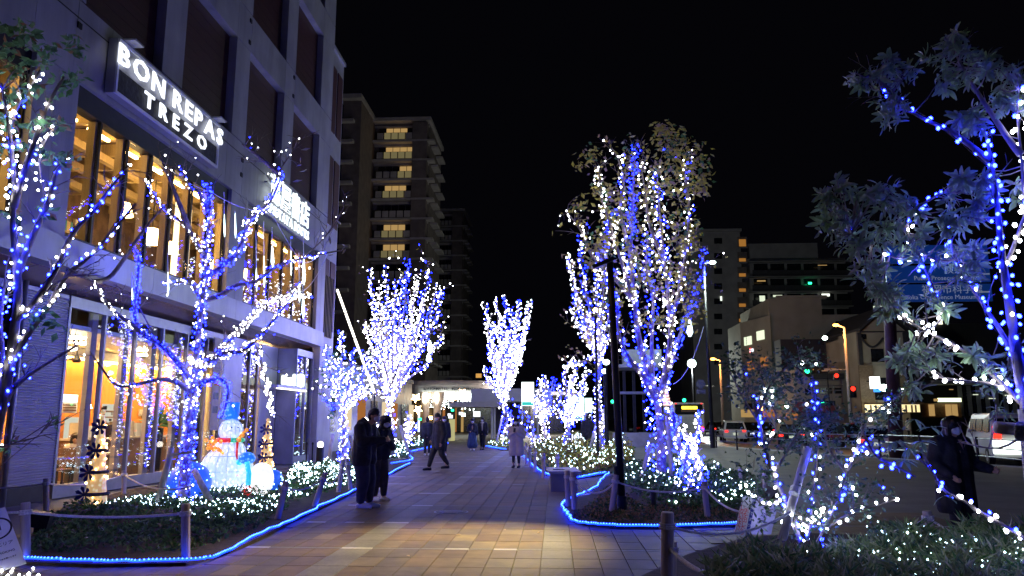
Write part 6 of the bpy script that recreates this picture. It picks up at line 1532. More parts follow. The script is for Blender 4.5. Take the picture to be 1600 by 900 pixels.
mb = MB(); pa = P(1303, 532, Yg + 4); mb.add([(pa.x, pa.y, pa.z), (gm.x, Yg + 4, gm.z), (gm.x, Yg + 9, gm.z), (pa.x, Yg + 9, pa.z)], [(0, 1, 2, 3), (3, 2, 1, 0)][:1]); mb.build('rear_roof', M_roof, T, world=True)
wpx(T, 1343, 517, 1418, 519.5, Yg - .1, M_roof, 'trim', .1); wpx(T, 1343, 519.6, 1345, 570, Yg - .1, M_roof, 'trim', .1); wpx(T, 1414, 519.6, 1417, 570, Yg - .1, M_roof, 'trim', .1); wpx(T, 1346, 522, 1353, 530, Yg, M_wdark)
mb = MB(); mb.tube([P(1346 + 34 * k / 10, 528 + 14 * math.sin(PI * k / 10), Yg - .25) for k in range(11)], .09, 6); mb.build('arched_trim', M_roof, T, world=True)
for x in (1362, 1402): wpx(T, x, 545, x + 18, 568, Yg, M_wdark, 'balcony_opening', .05); wpx(T, x - 2, 566, x + 20, 569, Yg - .1, M_cream2, 'balcony_rail', .4)
wpx(T, 1346, 571, 1362, 645, Yg - .1, M_brick, 'brick_pier', .2); wpx(T, 1398, 571, 1412, 645, Yg - .1, M_brick, 'brick_pier', .2); wpx(T, 1364, 590, 1396, 625, Yg, M_wdark, 'window', .05)
wpx(T, 1352, 632, 1390, 645, Yg - 1, emis('shop_bright', (1, .85, .45), 1.8), 'shop_window', .1); wpx(T, 1408, 632, 1436, 644, Yg - 1, emis('shop_bright2', (1, .8, .4), 1.2), 'shop_window', .1); wpx(T, 1350, 629, 1438, 632, Yg - 1, M_wood, 'shop_fascia', .6)
for x in (1360, 1368, 1376, 1384, 1415, 1424, 1430): wpx(T, x, 633, x + 1.2, 645, Yg - 1.15, M_wood, 'shop_post', .08)
t = thing('hanging_sign', 'white glowing projecting sign with a blue foot on the gabled house', 'sign', P(1367, 600, Yg - 1.5)); c = P(1367, 598, Yg - 1.5)
MB().cbox((0, 0, 0), (.72, .25, .95)).build('panel', emis('sign_white', (.95, 1, 1), 5), t); t.location = c
MB().cbox((.12, 0, -.62), (.45, .25, .26)).build('blue_panel', emis('sign_blue_lit', (.05, .3, 1), 2), t)
MB().box(-.36, .36, .05, .8, .1, .2).build('bracket', M_dark, t)
globe('round white lamp beside the gabled house sign', 1388, 690, 606, Yg - 3, .35)
Yd = 76
T, a, b, H = block('dark_hall', 'wide dark building with a glass hall and a lit shop sign behind the white van', 1420, 1680, 505, Yd, 14, mat('hall_dark', (.035, .033, .036), .7, 0, .2, .6))
for y_, h_ in ((548, 6), (565, 5)): wpx(T, 1430, y_, 1490, y_ + h_, Yd, mat('hall_band', (.1, .06, .05), .7), 'floor_band', .3)
wpx(T, 1366, 478, 1400, 500, Yd + 30, E_winw, 'lit_office_window', .2)
for x in (1420, 1466): wpx(T, x, 491 + 3, x + 5, 507, Yd - .2, emis('slit_win', (1, .95, .7), 1.5), 'lit_window', .1)
wpx(T, 1430, 596, 1600, 602, Yd - 3, M_gate, 'canopy_edge', 3)
for k in range(10): wpx(T, 1500 + k * 14, 603, 1501.5 + k * 14, 650, Yd - 2.9, M_gate, 'glazing_bar', .1)
wpx(T, 1500, 603, 1660, 650, Yd - 2.7, M_wdark, 'glass_wall', .05)
wpx(T, 1465, 622, 1500, 628, Yd - 4, emis('shop_strip', (.9, 1, .6), 2.2), 'shop_sign', .2); wpx(T, 1459, 623, 1464, 627, Yd - 4, E_win, 'shop_sign', .2)
wpx(T, 1440, 630, 1500, 652, Yd - 3.5, M_wood, 'shopfront', .1)
for x in (1452, 1478, 1488): wpx(T, x, 632, x + 7, 650, Yd - 3.7, E_win, 'shop_window', .08)
for (x, y, w_, m) in ((1483, 608, 6, E_win), (1520, 616, 8, E_winw), (1545, 622, 10, E_winw), (1570, 617, 8, E_winw), (1590, 630, 12, E_win), (1560, 640, 8, E_winw), (1532, 606, 5, E_win)): wpx(T, x, y, x + w_, y + 1.2, Yd - 3.05, m, 'ceiling_light', .06)
# glass pavilion behind the large leafy tree
Yp = 50
T = thing('glass_pavilion', 'glass entrance pavilion with grey roof and low pale wall behind the large leafy tree', 'pavilion', P(1000, 690, Yp)); T.location.z = 0
def pv(nm, m, x0, y0, x1, y1, Y, t): wpx(T, x0, y0, x1, y1, Y, m, nm, t)
pv('roof_box', M_gate, 972, 548, 1030, 572, Yp + 1, 1); pv('roof_slab', M_gate, 962, 574, 1033, 579, Yp + .5, 3); pv('upper_glazing', M_glassk, 965, 580, 1032, 612, Yp, .05)
pv('glazing', M_glassk, 960, 616, 1034, 675, Yp, .05); pv('beam', M_gate, 960, 612, 1036, 616, Yp, .4)
for x in (962, 975, 990, 1005, 1032): pv('mullion', M_dark, x, 579.5, x + 2, 675, Yp - .1, .12)
pv('base_wall', M_conc, 958, 676, 1050, 702, Yp - 3, .4)
# lit signs
def lsign(lb, x0, y0, x1, y1, Y, m, cap=None, pole=True, txt=None):
    a, b = P(x0, y1, Y), P(x1, y0, Y); t = thing('lit_sign', lb, 'sign', ((a.x + b.x) / 2, Y, 0))
    MB().box(a.x, b.x, Y, Y + .2, a.z, b.z).build('panel', m, t, world=True)
    for f in (a.x, b.x - .07): MB().box(f, f + .07, Y + .205, Y + .3, 0, b.z).build('post', M_gate, t, world=True)
    if cap: MB().box(a.x + .03, b.x - .03, Y - .03, Y - .002, a.z + .03, a.z + (b.z - a.z) * .16).build('lower_panel', cap, t, world=True)
    return t
lsign('tall sign glowing pale green right of the central tree', 815, 597, 834, 634, 52, emis('sign_pale', (.85, 1, .97), 2.6), emis('sign_teal', (.03, .45, .42), 1.4))
t = lsign('big glowing parking sign with a green foot behind the low bright trees', 888, 620, 912, 656, 47, emis('sign_park', (.7, 1, .92), 2.4), emis('sign_green', (.02, .5, .2), 1.3))
p = P(899, 633, 46.9); text('P', .95, frame(p, (1, 0, 0)), emis('sign_green2', (.02, .45, .4), 1.0), t, 'lettering', .01)
lsign('narrow glowing sign right of the parking sign', 914, 622, 925, 645, 48, MATS['sign_park'])
t = lsign('dark banner with white characters and an orange foot beside the low bright trees', 891, 679, 912, 690, 42, mat('banner_navy', (.02, .02, .08), .6), E_wino)
text('JOR', .42, frame(P(903, 683.5, 41.95), (1, 0, 0)), E_sign, t, 'lettering', .01, offset=.01)
t = thing('orange_sign', 'small square orange lit sign high on the dark far building', 'sign', P(748, 587, 85)); MB().cbox((0, 0, 0), (.62, .2, .45)).build('panel', emis('orange_panel', (1, .5, .12), .7), t)
t = thing('pink_lit_tower', 'small pink and white lit tower sign left of the bus', 'sign', P(1041, 635, 62)); 
for k in range(6): c = P(1041 - k * .4, 632 - k * 4.5, 62); MB().cbox(c, (.75 - k * .08, .3, .16)).build('lit_tier', emis('pink_tier', (1, .6, .55), 1.6), t, world=True)
c = P(1041, 612, 62.3); MB().cbox(c, (.35, .2, 1.7)).build('mast', M_gate, t, world=True)
# blue direction sign on its big pole
Ys = 33
t = thing('direction_sign', 'large blue three panel direction sign with white lettering on a thick dark pole', 'direction sign', P(1392, 705, Ys)); t.location.z = 0
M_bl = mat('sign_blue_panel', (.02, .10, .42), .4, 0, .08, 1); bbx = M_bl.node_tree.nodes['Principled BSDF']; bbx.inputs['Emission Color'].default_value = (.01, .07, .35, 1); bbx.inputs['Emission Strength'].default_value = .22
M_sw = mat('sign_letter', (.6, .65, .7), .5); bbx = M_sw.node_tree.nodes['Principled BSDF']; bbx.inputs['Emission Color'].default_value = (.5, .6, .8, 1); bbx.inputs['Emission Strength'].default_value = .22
a_, b_ = P(1384, 420, Ys).x, P(1546, 420, Ys).x
tops_ = [(383, 411), (415, 441), (444, 471)]
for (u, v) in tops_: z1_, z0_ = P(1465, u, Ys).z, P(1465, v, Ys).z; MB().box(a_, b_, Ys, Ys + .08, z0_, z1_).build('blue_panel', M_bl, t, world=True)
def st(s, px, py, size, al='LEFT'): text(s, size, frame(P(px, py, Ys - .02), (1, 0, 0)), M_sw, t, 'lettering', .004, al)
st('裁判所', 1475, 391, .42); st('Court', 1478, 404, .26); st('検察庁', 1475, 422, .40); st('Public Prosecutors Office', 1428, 435, .27); st('福岡市科学館', 1440, 453, .42); st('Fukuoka City Science Museum', 1400, 465, .27)
for yy in (395, 428, 456):
    c = P(1533, yy, Ys - .03); MB().box(c.x - .35, c.x + .35, Ys - .03, Ys - .012, c.z - .03, c.z + .03).build('arrow', M_sw, t, world=True)
    MB().tube([c + Vector((-.1, 0, .22)), c + Vector((-.35, 0, 0)), c + Vector((-.1, 0, -.22))], .03, 4).build('arrow', M_sw, t, world=True)
MB().tube([P(1402, 720, Ys + .4), P(1388, 455, Ys + .4), P(1386, 395, Ys + .4)], [.30, .22, .18], 14).build('pole', mat('pole_brown', (.10, .045, .05), .5, .2, .2, 3), t, world=True, smooth=True)
for yy in (395, 455): c = P(1460, yy, Ys + .2); MB().tube([P(1386, yy, Ys + .35), P(1546, yy, Ys + .2)], .05, 6).build('arm', M_dark, t, world=True)
# traffic lights
def tlight(lb, px, py, Y, ped=False, cols=('g',), w_=.38, h_=1.1, horizontal=False, pole=None):
    c = P(px, py, Y); t = thing('traffic_light', lb, 'traffic light', c)
    if horizontal: MB().box(-.65, .65, 0, .2, -.2, .2).build('housing', M_dark, t)
    else: MB().box(-w_ / 2, w_ / 2, 0, .2, -h_ / 2, h_ / 2).build('housing', M_dark, t)
    for k, cc_ in enumerate(cols):
        mb = MB(); o_ = (-.42 + .42 * k, -.04, 0) if horizontal else (0, -.04, h_ * .25 - h_ * .5 * k); mb.ball(o_, .17, 10, 6, (1, .5, 1)); mb.build('lens', {'g': E_grn, 'r': E_redl, 'd': M_wdark}[cc_], t)
    if pole: q_ = P(pole[0], pole[1], Y) - c; MB().tube([(0, .1, 0), q_ + Vector((0, .1, 0))], .05, 6).build('arm', M_opole, t)
    return t
tlight('green traffic light above the small leaved shrub', 1270, 580, 58, cols=('g', 'd', 'd'), horizontal=True, pole=(1322, 578))
tlight('lower green traffic light behind the small leaved shrub', 1293, 630, 66, cols=('g', 'd', 'd'), horizontal=True)
tlight('red pedestrian light on the orange lit pole', 1333, 612, 55, cols=('r', 'd'), h_=.8, w_=.45)
tlight('small red signal above the low house', 1307, 589, 62, cols=('r',), h_=.4)
tlight('small green signal above the bus', 1069, 627, 75, cols=('g',), h_=.4)
for px, py, c_ in ((957, 629, 'g'), (963, 630, 'r')): tlight('small ' + ('green' if c_ == 'g' else 'red') + ' signal seen through the glass pavilion', px, py, 80, cols=(c_,), h_=.4)

# ================================================================ GUARD RAIL
rl = [Vector((p.x, p.y, 0)) for p in (G(1045, 692), G(1152, 703), G(1250, 712), G(1376, 717), G(1440, 722), G(1530, 731), G(1640, 745))]
t = thing('guard_rail', 'dark pipe guard rail with three bars along the road', 'railing', rl[2])
full = []
for a, b in zip(rl[:-1], rl[1:]):
    n = max(1, int((b - a).length / 2.6))
    for k in range(n): full.append(a.lerp(b, k / n))
full.append(rl[-1])
for p in full: MB().tube([p, p + Vector((0, 0, 1.02))], .045, 8).build('post', M_dark, t, world=True)
for z in (.4, .68, .96): MB().tube([p + Vector((0, 0, z)) for p in full], .022, 6).build('rail', M_gate, t, world=True)

# ================================================================ VEHICLES
def wheel(T, x, y, r=.33, w_=.22):
    t = MB(); 
    def ring(rr): return [(x - w_ / 2 if rr[1] == 0 else x + w_ / 2, y + rr[0] * math.cos(a), r + rr[0] * math.sin(a)) for a in [k * PI / 9 for k in range(18)]]
    vs = ring((r, 0)) + ring((r, 1)); n = 18
    t.add(vs, [tuple(range(n - 1, -1, -1)), tuple(range(n, 2 * n))] + [(i, (i + 1) % n, (i + 1) % n + n, i + n) for i in range(n)]); o = t.build('wheel', M_tyre, T)
    mb = MB(); rr = r * .6
    for sx_ in (-1, 1):
        mb = MB(); c = [(x + sx_ * (w_ / 2 + .008), y + rr * math.cos(a), r + rr * math.sin(a)) for a in [k * PI / 7 for k in range(14)]]
        mb.add(c, [tuple(range(14))] if sx_ > 0 else [tuple(range(13, -1, -1))]); mb.build('rim', M_gate, o)
def car(lb, loc, rz, body, L=4.3, W=1.75, H=1.5, kind='suv', lights=True, name='parked_car', cat='car', plate=True, head=False):
    """rear faces -Y in local space"""
    T = thing(name, lb, cat, loc, rz); h = H; hl = L / 2
    belt = h * .58
    if kind == 'van': prof = [(-hl, .35), (-hl, belt), (-hl + .12, h - .08), (-hl + .3, h), (hl - 1.1, h), (hl - .35, belt + .1), (hl, belt - .15), (hl, .35)]; roof = None
    else: prof = [(-hl, .35), (-hl - .02, belt - .1), (-hl + .06, belt), (hl - 1.35, belt + .02), (hl - .15, belt - .16), (hl, .5), (hl, .32)]
    def shell(prof, w0, w1, mi=0, zsplit=None):
        mb = MB(); n = len(prof); 
        tuck = lambda z: w0 if z <= belt + .03 else w0 - (w0 - w1) * (z - belt) / (h - belt)
        for s in (-1, 1): mb.v += [(s * tuck(z), y, z) for y, z in prof]
        mb.f.append(tuple(range(n))); mb.f.append(tuple(range(2 * n - 1, n - 1, -1))); mb.f += [(i, i + n, (i + 1) % n + n, (i + 1) % n) for i in range(n)]; mb.mi = [0] * len(mb.f); return mb
    w2 = W / 2
    mb = shell(prof, w2, w2 * .84); mb.build('body', body, T, bevel=.06)
    if kind != 'van':
        cab = [(-hl + .08, belt), (-hl + .38, h - .06), (-hl + .65, h), (hl - 2.2, h), (hl - 1.45, belt)]
        cab2 = shell(cab, w2 * .96, w2 * .76); cab2.build('cabin', body, T, bevel=.05)
        # glass
        k = .02
        mb = MB(); z0_, z1_ = belt + .06, h - .14
        yr0, yr1 = -hl + .08 + .3 * (z0_ - belt) / (h - belt) - k, -hl + .08 + .3 * (z1_ - belt) / (h - belt) - k - .0
        mb.add([(-w2 * .8, yr0 - .02, z0_), (w2 * .8, yr0 - .02, z0_), (w2 * .66, yr1 - .02, z1_), (-w2 * .66, yr1 - .02, z1_)], [(0, 1, 2, 3)]); mb.build('rear_window', M_wdark, T)
        for s in (-1, 1): mb = MB(); mb.add([(s * (w2 * .955 + .012), -hl + .35, belt + .06), (s * (w2 * .955 + .012), hl - 1.6, belt + .06), (s * (w2 * .79 + .012), hl - 2.25, h - .12), (s * (w2 * .79 + .012), -hl + .62, h - .12)], [(0, 1, 2, 3)]); mb.build('side_window', M_wdark, T)
    else:
        mb = MB(); mb.add([(-w2 * .86, -hl - .02 + .03, belt + .12), (w2 * .86, -hl + .01, belt + .12), (w2 * .8, -hl + .1, h - .2), (-w2 * .8, -hl + .1, h - .2)], [(0, 1, 2, 3)]); mb.build('rear_window', M_wdark, T)
        for y0_, y1_ in ((-hl + .3, -hl + 1.4), (-hl + 1.5, -hl + 2.6), (-hl + 2.7, hl - 1.0)):
            for s in (-1, 1): mb = MB(); mb.add([(s * (w2 + .012 - .02), y0_, belt + .1), (s * (w2 + .012 - .02), y1_, belt + .1), (s * (w2 * .9 + .02), y1_ - .1, h - .22), (s * (w2 * .9 + .02), y0_ + .03, h - .22)], [(0, 1, 2, 3)]); mb.build('side_window', M_wdark, T)
    for x in (-w2 + .1, w2 - .1):
        for y in (-hl + .8, hl - .85): wheel(T, x, y)
    for s in (-1, 1): MB().box(s * w2 * .74 - .13, s * w2 * .74 + .13, -hl - .04, -hl + .05, belt - .17, belt - .03 + (.35 if kind == 'van' else 0)).build('tail_light', E_redl if lights else mat('red_lens', (.3, .01, .01), .3), T)
    for s in (-1, 1): MB().box(s * w2 * .7 - .15, s * w2 * .7 + .15, hl - .05, hl + .03, belt - .35, belt - .2).build('headlight', E_sign if head else M_gate, T)
    MB().box(-w2 * .96, w2 * .96, -hl - .07, -hl + .06, .3, .5).build('bumper', body, T, bevel=.02)
    if plate: MB().box(-.17, .17, -hl - .09, -hl - .071, .55, .72).build('number_plate', emis('plate_lit', (.9, 1, .8), .6), T)
    for s in (-1, 1): MB().box(s * (w2 + .02) - (.0 if s > 0 else .16), s * (w2 + .02) + (.16 if s > 0 else 0), hl - 1.7, hl - 1.6, belt + .05, belt + .18).build('wing_mirror', body, T)
    return T
C_w = mat('car_white', (.62, .62, .6), .25, 0, .03, 3); C_k = mat('car_black', (.012, .012, .014), .2, 0, .03, 3); C_s = mat('car_silver', (.33, .35, .38), .25, .5, .03, 3)
def onroad(px, py, Y): p = P(px, py, Y); return Vector((p.x, Y, -.14))
car('white suv seen from behind with red tail lights beyond the grey pole', onroad(1144, 665, 62), -.12, C_w, H=1.62)
car('black saloon seen from behind with red tail lights and a lit plate', onroad(1237, 665, 53), -.3, C_k, H=1.4)
car('silver white car with red tail lights behind the thick sign pole', onroad(1369, 668, 39), -.38, C_w, H=1.45)
car('dark car waiting beyond the black saloon', onroad(1185, 660, 72), .08, C_k)
car('dark parked car behind the small leaved shrub', onroad(1310, 662, 50), .2, C_k, lights=False)
car('dark car half hidden behind the bus', onroad(1116, 655, 84), .1, C_k)
van = car('white van with a bright lit rear panel driving past behind the dark coated woman', onroad(1590, 680, 30.5) + Vector((.7, 2.3, 0)), -.30, C_w, L=4.9, W=1.8, H=1.98, kind='van', name='white_van', cat='van')
mb = MB(); mb.box(-.86, .86, -2.60, -2.55, .45, .95); mb.build('lit_rear_panel', emis('van_panel', (.9, 1, .92), 3), van)
car('oncoming car with a bright headlight beside the white suv', onroad(1172, 662, 66), PI + .1, C_k, head=True)
# bus
bl = onroad(1077, 660, 62); T = thing('city_bus', 'white city bus seen from behind with a yellow lit display', 'bus', bl, 0)
MB().box(-1.2, 1.2, 0, 9.5, .35, 3.05).build('body', C_w, T, bevel=.12); MB().box(-1.08, 1.08, -.03, .04, 2.1, 2.9).build('rear_window', M_wdark, T)
MB().box(-.55, .65, -.06, -.032, 2.52, 2.75).build('display', emis('bus_display', (1, .75, .05), 4), T); text('六本松', .2, frame((bl.x + .05, bl.y - .07, bl.z + 2.63), (1, 0, 0)), M_wood, T, 'lettering', .002)
MB().box(-.62, .72, -.045, -.031, 2.3, 2.46).build('notice', M_wood, T)
for s in (-1, 1): MB().box(s * 1.02 - .09, s * 1.02 + .09, -.04, .03, .85, 1.15).build('tail_light', E_redl, T); MB().box(s * 1.0 - .05, s * 1.0 + .05, -.04, .03, 2.92, 2.98).build('marker_light', E_redl, T)
MB().box(-.9, .9, -.02, .03, .95, 1.9).build('engine_cover', mat('bus_panel', (.5, .5, .48), .4), T); MB().box(-1.15, 1.15, -.09, .02, .4, .62).build('bumper', M_gate, T); MB().box(-.2, .2, -.11, -.092, .66, .82).build('number_plate', M_cream, T)
for x in (-1.05, 1.05):
    for y in (2.2, 7.2): wheel(T, x, y, .48, .3)
for i, (px, w_) in enumerate(((968, 1), (975, 1), (985, 1), (994, 1), (1000, 1), (1010, 1))):
    pass
car('car seen only as red tail lights through the glass pavilion', onroad(982, 662, 88), .02, C_k); car('second car seen as red tail lights through the glass pavilion', onroad(1003, 662, 92), .02, C_k)

# ================================================================ PEOPLE
def caps(parts, name, m, T, voxel=.014, sm=6):
    """union of tapered capsules, remeshed into one continuous surface"""
    bm = bmesh.new()
    for (a, ra, b, rb) in parts:
        a = Vector(a); b = Vector(b); d = b - a; L = d.length
        z = d.normalized() if L > 1e-6 else Vector((0, 0, 1)); x = z.cross(Vector((0, 1, 0)) if abs(z.y) < .9 else Vector((1, 0, 0))).normalized(); y = z.cross(x)
        n, m_ = 12, 4; rings = []
        for i in range(m_ + 1): th = PI / 2 * i / m_; rings.append((ra * math.sin(th) + 1e-4, a - z * ra * math.cos(th)))
        for i in range(m_ + 1): th = PI / 2 * i / m_; rings.append((rb * math.cos(th) + 1e-4, b + z * rb * math.sin(th)))
        vr = [[bm.verts.new(c + (x * math.cos(2 * PI * j / n) + y * math.sin(2 * PI * j / n)) * r) for j in range(n)] for r, c in rings]
        for i in range(len(vr) - 1):
            for j in range(n): bm.faces.new((vr[i][j], vr[i][(j + 1) % n], vr[i + 1][(j + 1) % n], vr[i + 1][j]))
        bm.faces.new(vr[0][::-1]); bm.faces.new(vr[-1])
    me = bpy.data.meshes.new(name); bm.to_mesh(me); bm.free(); o = bpy.data.objects.new(name, me); COL.objects.link(o)
    r = o.modifiers.new('remesh', 'REMESH'); r.mode = 'VOXEL'; r.voxel_size = voxel; s = o.modifiers.new('smooth', 'SMOOTH'); s.iterations = sm; s.factor = .5
    dg = bpy.context.evaluated_depsgraph_get(); me2 = bpy.data.meshes.new_from_object(o.evaluated_get(dg)); bpy.data.objects.remove(o)
    me2.polygons.foreach_set('use_smooth', [True] * len(me2.polygons)); me2.materials.clear(); me2.materials.append(m); me2.name = name
    o = bpy.data.objects.new(name, me2); COL.objects.link(o); o.parent = T; return o
def person(lb, loc, rz, h=1.72, stance=((-.1, 0), (.1, 0)), hands=None, elbows=None, head=(0, 0), coat=(M_black, .62, .03), legs=M_black, shoes=M_black, hair='short', mask=True, skirt=None, vox=.013, lean=0, wide=1.0, scarf=None, hood=False, bag=None, hl=None, legw=1.0, group=None):
    """faces +X. heights for a 1.72 m body, scaled."""
    s = h / 1.72; T = thing('person', lb, 'person', loc, rz, group); T.scale = (s, s, s)
    V_ = lambda x, y, z: Vector((x, y, z))
    hip = V_(0, 0, .90); ch = V_(.02 + lean, 0, 1.30); nk = V_(.03 + lean * 1.3, 0, 1.46); hc = nk + V_(.03 + head[0] * .06, head[1] * .03, .155)
    sh = [V_(.0 + lean, y * .19 * wide, 1.40) for y in (-1, 1)]
    hands = hands or [(.08, -.27, .80), (.08, .27, .80)]; elbows = elbows or [(.0, -.25, 1.10), (.0, .25, 1.10)]
    hands = [V_(*q) for q in hands]; elbows = [V_(*q) for q in elbows]
    body = [(hip, .12, ch, .125), (ch, .12, nk, .06), (nk, .055, hc - V_(0, 0, .06), .055), (hc + V_(.01, 0, -.04), .073, hc + V_(-.012, 0, .045), .088), (hc + V_(.03, 0, -.07), .045, hc + V_(.045, 0, -.085), .035), (hc + V_(.085, 0, -.01), .014, hc + V_(.10, 0, -.03), .016)]
    for y in (-1, 1): body.append((hc + V_(-.005, y * .082, -.005), .02, hc + V_(-.01, y * .086, -.03), .014))
    for i, y in enumerate((-1, 1)):
        f = V_(stance[i][0], y * .09 + stance[i][1] if abs(stance[i][1]) < .5 else stance[i][1], .07)
        lift = stance[i][2] if len(stance[i]) > 2 else 0; f.z += lift
        kn = V_((f.x) * .5 + .04 + lift * .6, (y * .09 + f.y) / 2, .49 + lift * .2); hp = V_(0, y * .09, .88)
        body += [(hp, .085, kn, .058), (kn, .055, f, .038), (f, .04, f + V_(.13, 0, -.03), .032)]
        e, w_ = elbows[i], hands[i]
        body += [(sh[i], .05, e, .042), (e, .04, w_, .027)]
        hd = (w_ - e).normalized(); 
        pd = V_(.0, -y * .5, .2); pd = (pd - hd * pd.dot(hd)); pd = pd.normalized() if pd.length > .01 else V_(0, 0, 1)
        qd = hd.cross(pd)
        pm = w_ + hd * .055; body += [(w_ + hd * .01 - qd * .018, .02, pm - qd * .022, .019), (w_ + hd * .01 + qd * .018, .02, pm + qd * .022, .019)]
        for k in range(4):
            off = qd * (-.03 + .02 * k); l_ = (.062, .074, .07, .055)[k]; k1 = pm + off + hd * .012 + hd * l_ * .5; k2 = k1 + (hd * .6 + pd * .8).normalized() * l_ * .5
            body += [(pm + off, .0095, k1, .009), (k1, .009, k2, .0075)]
        t1 = w_ + hd * .03 - qd * .03; body += [(t1, .012, t1 - qd * .03 + hd * .03 + pd * .02, .0095)]
    caps(body, 'body', M_skin, T, .0085 if vox < .012 else .012, 3)
    # trousers
    tr = [(hip + V_(0, -.05, .02), .125, hip + V_(0, .05, .02), .125)]; so = []
    for i, y in enumerate((-1, 1)):
        f = V_(stance[i][0], y * .09 + stance[i][1], .07); lift = stance[i][2] if len(stance[i]) > 2 else 0; f.z += lift
        kn = V_(f.x * .5 + .04 + lift * .6, (y * .09 + f.y) / 2, .49 + lift * .2); hp = V_(0, y * .09, .86)
        tr += [(hp, .105 * legw, kn, .085 * legw), (kn, .083 * legw, f + V_(0, 0, .09), .058 * legw)]
        so.append([(f + V_(-.035, 0, -.015), .048, f + V_(.10, 0, -.022), .048), (f + V_(.10, 0, -.024), .047, f + V_(.19, 0, -.03), .038)])
    if legs is not None: caps(tr, 'trousers', legs, T, .016, 6)
    for q_ in so:
        o = caps(q_, 'shoe', shoes, T, .01, 2)
        z0 = min(v.co.z for v in o.data.vertices)
        for v in o.data.vertices:
            if v.co.z < z0 + .02: v.co.z = z0 + .006
    # coat
    cm, cl, pad = coat
    bot = 1.44 - cl
    cp = []
    for y in (-1, 1):
        cp += [(V_(.0 + lean, y * .08 * wide, 1.36), .13 + pad, V_(.01, y * .085 * wide, max(bot + .12, .95)), .14 + pad)]
        if bot < .8: cp += [(V_(.01, y * .09, .95), .14 + pad, V_(.01, y * .11, bot + .1), .15 + pad * .8)]
        cp += [(sh[(y + 1) // 2] + V_(0, 0, -.01), .075 + pad, elbows[(y + 1) // 2], .062 + pad), (elbows[(y + 1) // 2], .062 + pad, hands[(y + 1) // 2] - (hands[(y + 1) // 2] - elbows[(y + 1) // 2]) * .08, .05 + pad * .4)]
    cp += [(V_(lean, -.1, 1.42), .085 + pad * .5, V_(lean, .1, 1.42), .085 + pad * .5), (nk + V_(-.01, 0, -.05), .075 + pad * .4, nk + V_(-.01, 0, .0), .07 + pad * .3)]
    if hood: cp += [(nk + V_(-.10, -.08, .02), .075, nk + V_(-.10, .08, .02), .075), (nk + V_(-.08, 0, .06), .07, nk + V_(-.09, 0, -.06), .09)]
    o = caps(cp, 'coat', cm, T, .014, 5)
    for v in o.data.vertices:      # clean hem
        if v.co.z < bot and abs(v.co.y) < .45 and not any((v.co - hd_).length < .14 for hd_ in hands): v.co.z = bot
    if skirt: caps([(V_(0, y * .05, .95), .15, V_(0, y * .11, .30), .19) for y in (-1, 1)], 'skirt', skirt, T, .016, 5)
    # hair
    if hair == 'short': hp_ = [(hc + V_(-.03, 0, .03), .097, hc + V_(.0, 0, .062), .092), (hc + V_(-.05, 0, -.03), .07, hc + V_(-.03, 0, .04), .09), (hc + V_(.05, 0, .09), .045, hc + V_(.075, 0, .068), .03)]
    elif hair == 'bob': hp_ = [(hc + V_(-.025, -.02, .035), .112, hc + V_(-.01, .02, .05), .112), (hc + V_(-.05, -.05, -.08), .075, hc + V_(-.05, .05, -.08), .075)] + [(hc + V_(.0, y * .085, .03), .04, hc + V_(.02, y * .10, -.10), .036) for y in (-1, 1)] + [(hc + V_(.075, -.05, .07), .035, hc + V_(.075, .05, .07), .035)]
    else: hp_ = [(hc + V_(-.03, 0, .03), .10, hc + V_(.0, 0, .06), .095), (hc + V_(-.06, 0, .02), .085, hc + V_(-.09, 0, -.20), .06)] + [(hc + V_(-.02, y * .08, .02), .03, hc + V_(-.02, y * .085, -.16), .025) for y in (-1, 1)]
    caps(hp_, 'hair', M_hair, T, .01, 2)
    if mask: caps([(hc + V_(.055, -.035, -.05), .042, hc + V_(.055, .035, -.05), .042), (hc + V_(.075, 0, -.035), .04, hc + V_(.07, 0, -.075), .034)], 'mask', M_mask, T, .009, 3)
    for y in (-1, 1): MB().ball(tuple(hc + V_(.083, y * .032, .012)), .011, 8, 6).build('eye', M_black, T)
    if scarf: caps([(nk + V_(.05, -.06, -.01), .045, nk + V_(.05, .06, -.01), .045), (nk + V_(.11, .02, -.03), .045, V_(.13, .02, 1.05), .04)], 'scarf', scarf, T, .012, 3)
    return T
def phone(lb, T, p, s=1):
    c = T.matrix_basis @ Vector(p); t = thing('phone', lb, 'phone', c); t.rotation_euler = (0, 0, T.rotation_euler.z)
    MB().cbox((0, 0, 0), (.012, .075, .15), 0, ry=-.6).build('case', M_black, t); MB().cbox((-.008, 0, 0.003), (.004, .066, .138), 0, ry=-.6).build('screen', emis('phone_screen', (.6, .75, 1), 1.2), t)
cA = G(566, 794); cB = G(590, 783)
pA = person('taller of the couple in a hooded black jacket, wide trousers and white shoes', cA, -.25, 1.77, ((.02, -.02), (.06, .03)), [(.42, -.04, 1.20), (.40, .08, 1.19)], [(.10, -.30, 1.16), (.12, .27, 1.13)], (1.6, 0), (M_black, .70, .035), mat('trouser_dark', (.045, .045, .075), .85, 0, .3, 7, .5, 14), mat('white_shoe', (.85, .85, .87), .5), 'short', True, None, .010, .02, 1.15, hood=True, legw=1.45)
pB = person('shorter of the couple in black jacket and brown trousers holding a phone', cB, -.75, 1.64, ((.02, 0), (.08, 0)), [(.30, -.10, 1.24), (.32, .04, 1.24)], [(.04, -.28, 1.12), (.06, .27, 1.1)], (1.8, 0), (M_black, .60, .03), M_brown, mat('pale_shoe', (.6, .57, .5), .5), 'bob', True, None, .010, .03, 1.0, legw=1.2)
phone('phone glowing in the hands of the couple', pA, (.50, .02, 1.24)); phone('second small phone held by the shorter person', pB, (.42, -.03, 1.3))
mb = MB(); 
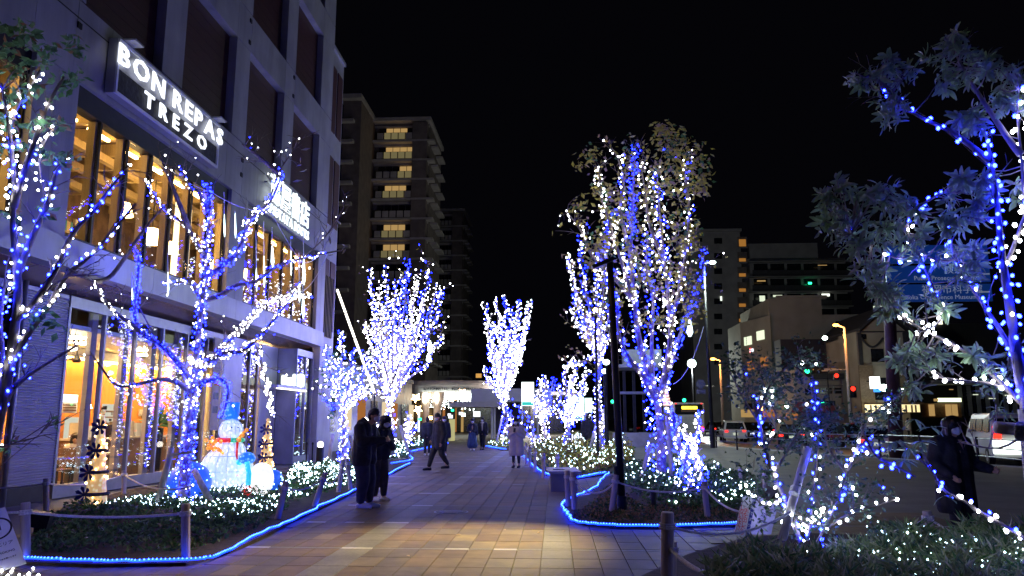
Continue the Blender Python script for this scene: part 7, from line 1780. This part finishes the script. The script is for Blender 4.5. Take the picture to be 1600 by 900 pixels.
person('walking man in a black coat and dark trousers seen in mid stride', G(685, 735), -PI / 2 - .9, 1.76, ((.26, -.03), (-.24, .03, .05)), [(.12, -.26, .92), (.06, .27, .84)], [(-.02, -.27, 1.14), (-.04, .26, 1.12)], coat=(M_black, .80, .03), legw=1.15)
person('person in black with white shoes walking away left of the walking man', G(667, 712), PI / 2 + .1, 1.66, ((.05, 0), (-.06, 0)), coat=(M_black, .62, .03), shoes=MATS['white_shoe'], mask=False)
person('person half hidden behind the walking man in black', G(693, 712), -PI / 2 + .3, 1.70, ((.1, 0), (-.1, 0)), coat=(M_navy, .66, .02), legs=M_navy, shoes=MATS['white_shoe'])
person('woman in a dark jacket and long blue skirt with white shoes on the far path', G(738, 704), -PI / 2 + .1, 1.6, ((.05, 0), (-.04, 0)), [(.2, -.16, 1.05), (.1, .26, .85)], [(.0, -.25, 1.1), (0, .25, 1.1)], coat=(M_navy, .5, .01), legs=M_skin, shoes=MATS['white_shoe'], skirt=M_denim, hair='long')
person('person in black with a long cream scarf on the far path', G(754, 703), -PI / 2 - .2, 1.68, coat=(M_black, .60, .01), scarf=M_cream, hair='long')
pC = person('woman in a long pale coat looking down at her phone beside the right bed', G(807, 731), -PI / 2 - .15, 1.62, ((.04, -.01), (.06, .01)), [(.26, -.06, 1.24), (.26, .06, 1.24)], [(.04, -.25, 1.10), (.04, .25, 1.10)], (1.4, 0), (M_coat, 1.02, .03), M_black, M_black, 'long', True, legw=.8)
phone('phone held up by the woman in the long pale coat', pC, (.34, 0, 1.32))
pD = person('woman with black bob and white mask in black coat at right', P(1500, 850, 10.2) * Vector((1, 1, 0)) if False else Vector((P(1500, 850, 10.2).x, 10.2, 0)), -PI / 2 + .35, 1.60, ((.05, 0), (.02, 0)), [(.22, -.26, .98), (.30, .34, 1.06)], [(-.02, -.30, 1.12), (.0, .32, 1.12)], (0, 0), (M_black, .95, .035), M_black, M_black, 'bob', True, None, .010, 0, 1.15)
mb = MB(); mb.add([(.155, -.035, 1.45), (.155, .035, 1.45), (.20, 0, 1.31)], [(0, 1, 2)]); mb.build('neckline', M_skin, pD)
person('dark figure standing behind the low bright trees near the tall slim tree', P(918, 690, 41) * Vector((1, 1, 0)), PI / 2, 1.8, coat=(M_black, .8, .02), mask=False)
for i, (px, Y) in enumerate(((1487, 68), (1418, 64))): person(['dark pedestrian on the far pavement left of the white van', 'pedestrian in pale clothes on the far pavement beside the shop'][i], Vector((P(px, 660, Y).x, Y, 0)), 0, 1.7, coat=((M_black, M_cream)[i], .7, .02), mask=False)
t = person('diner in a white shirt seated by the restaurant window', Vector((-11.7, 18.5, -.38)), -1.2, 1.62, ((.3, 0), (.35, 0)), [(.3, -.15, 1.1), (.3, .15, 1.1)], coat=(M_cream, .5, .01), hair='bob', mask=False)
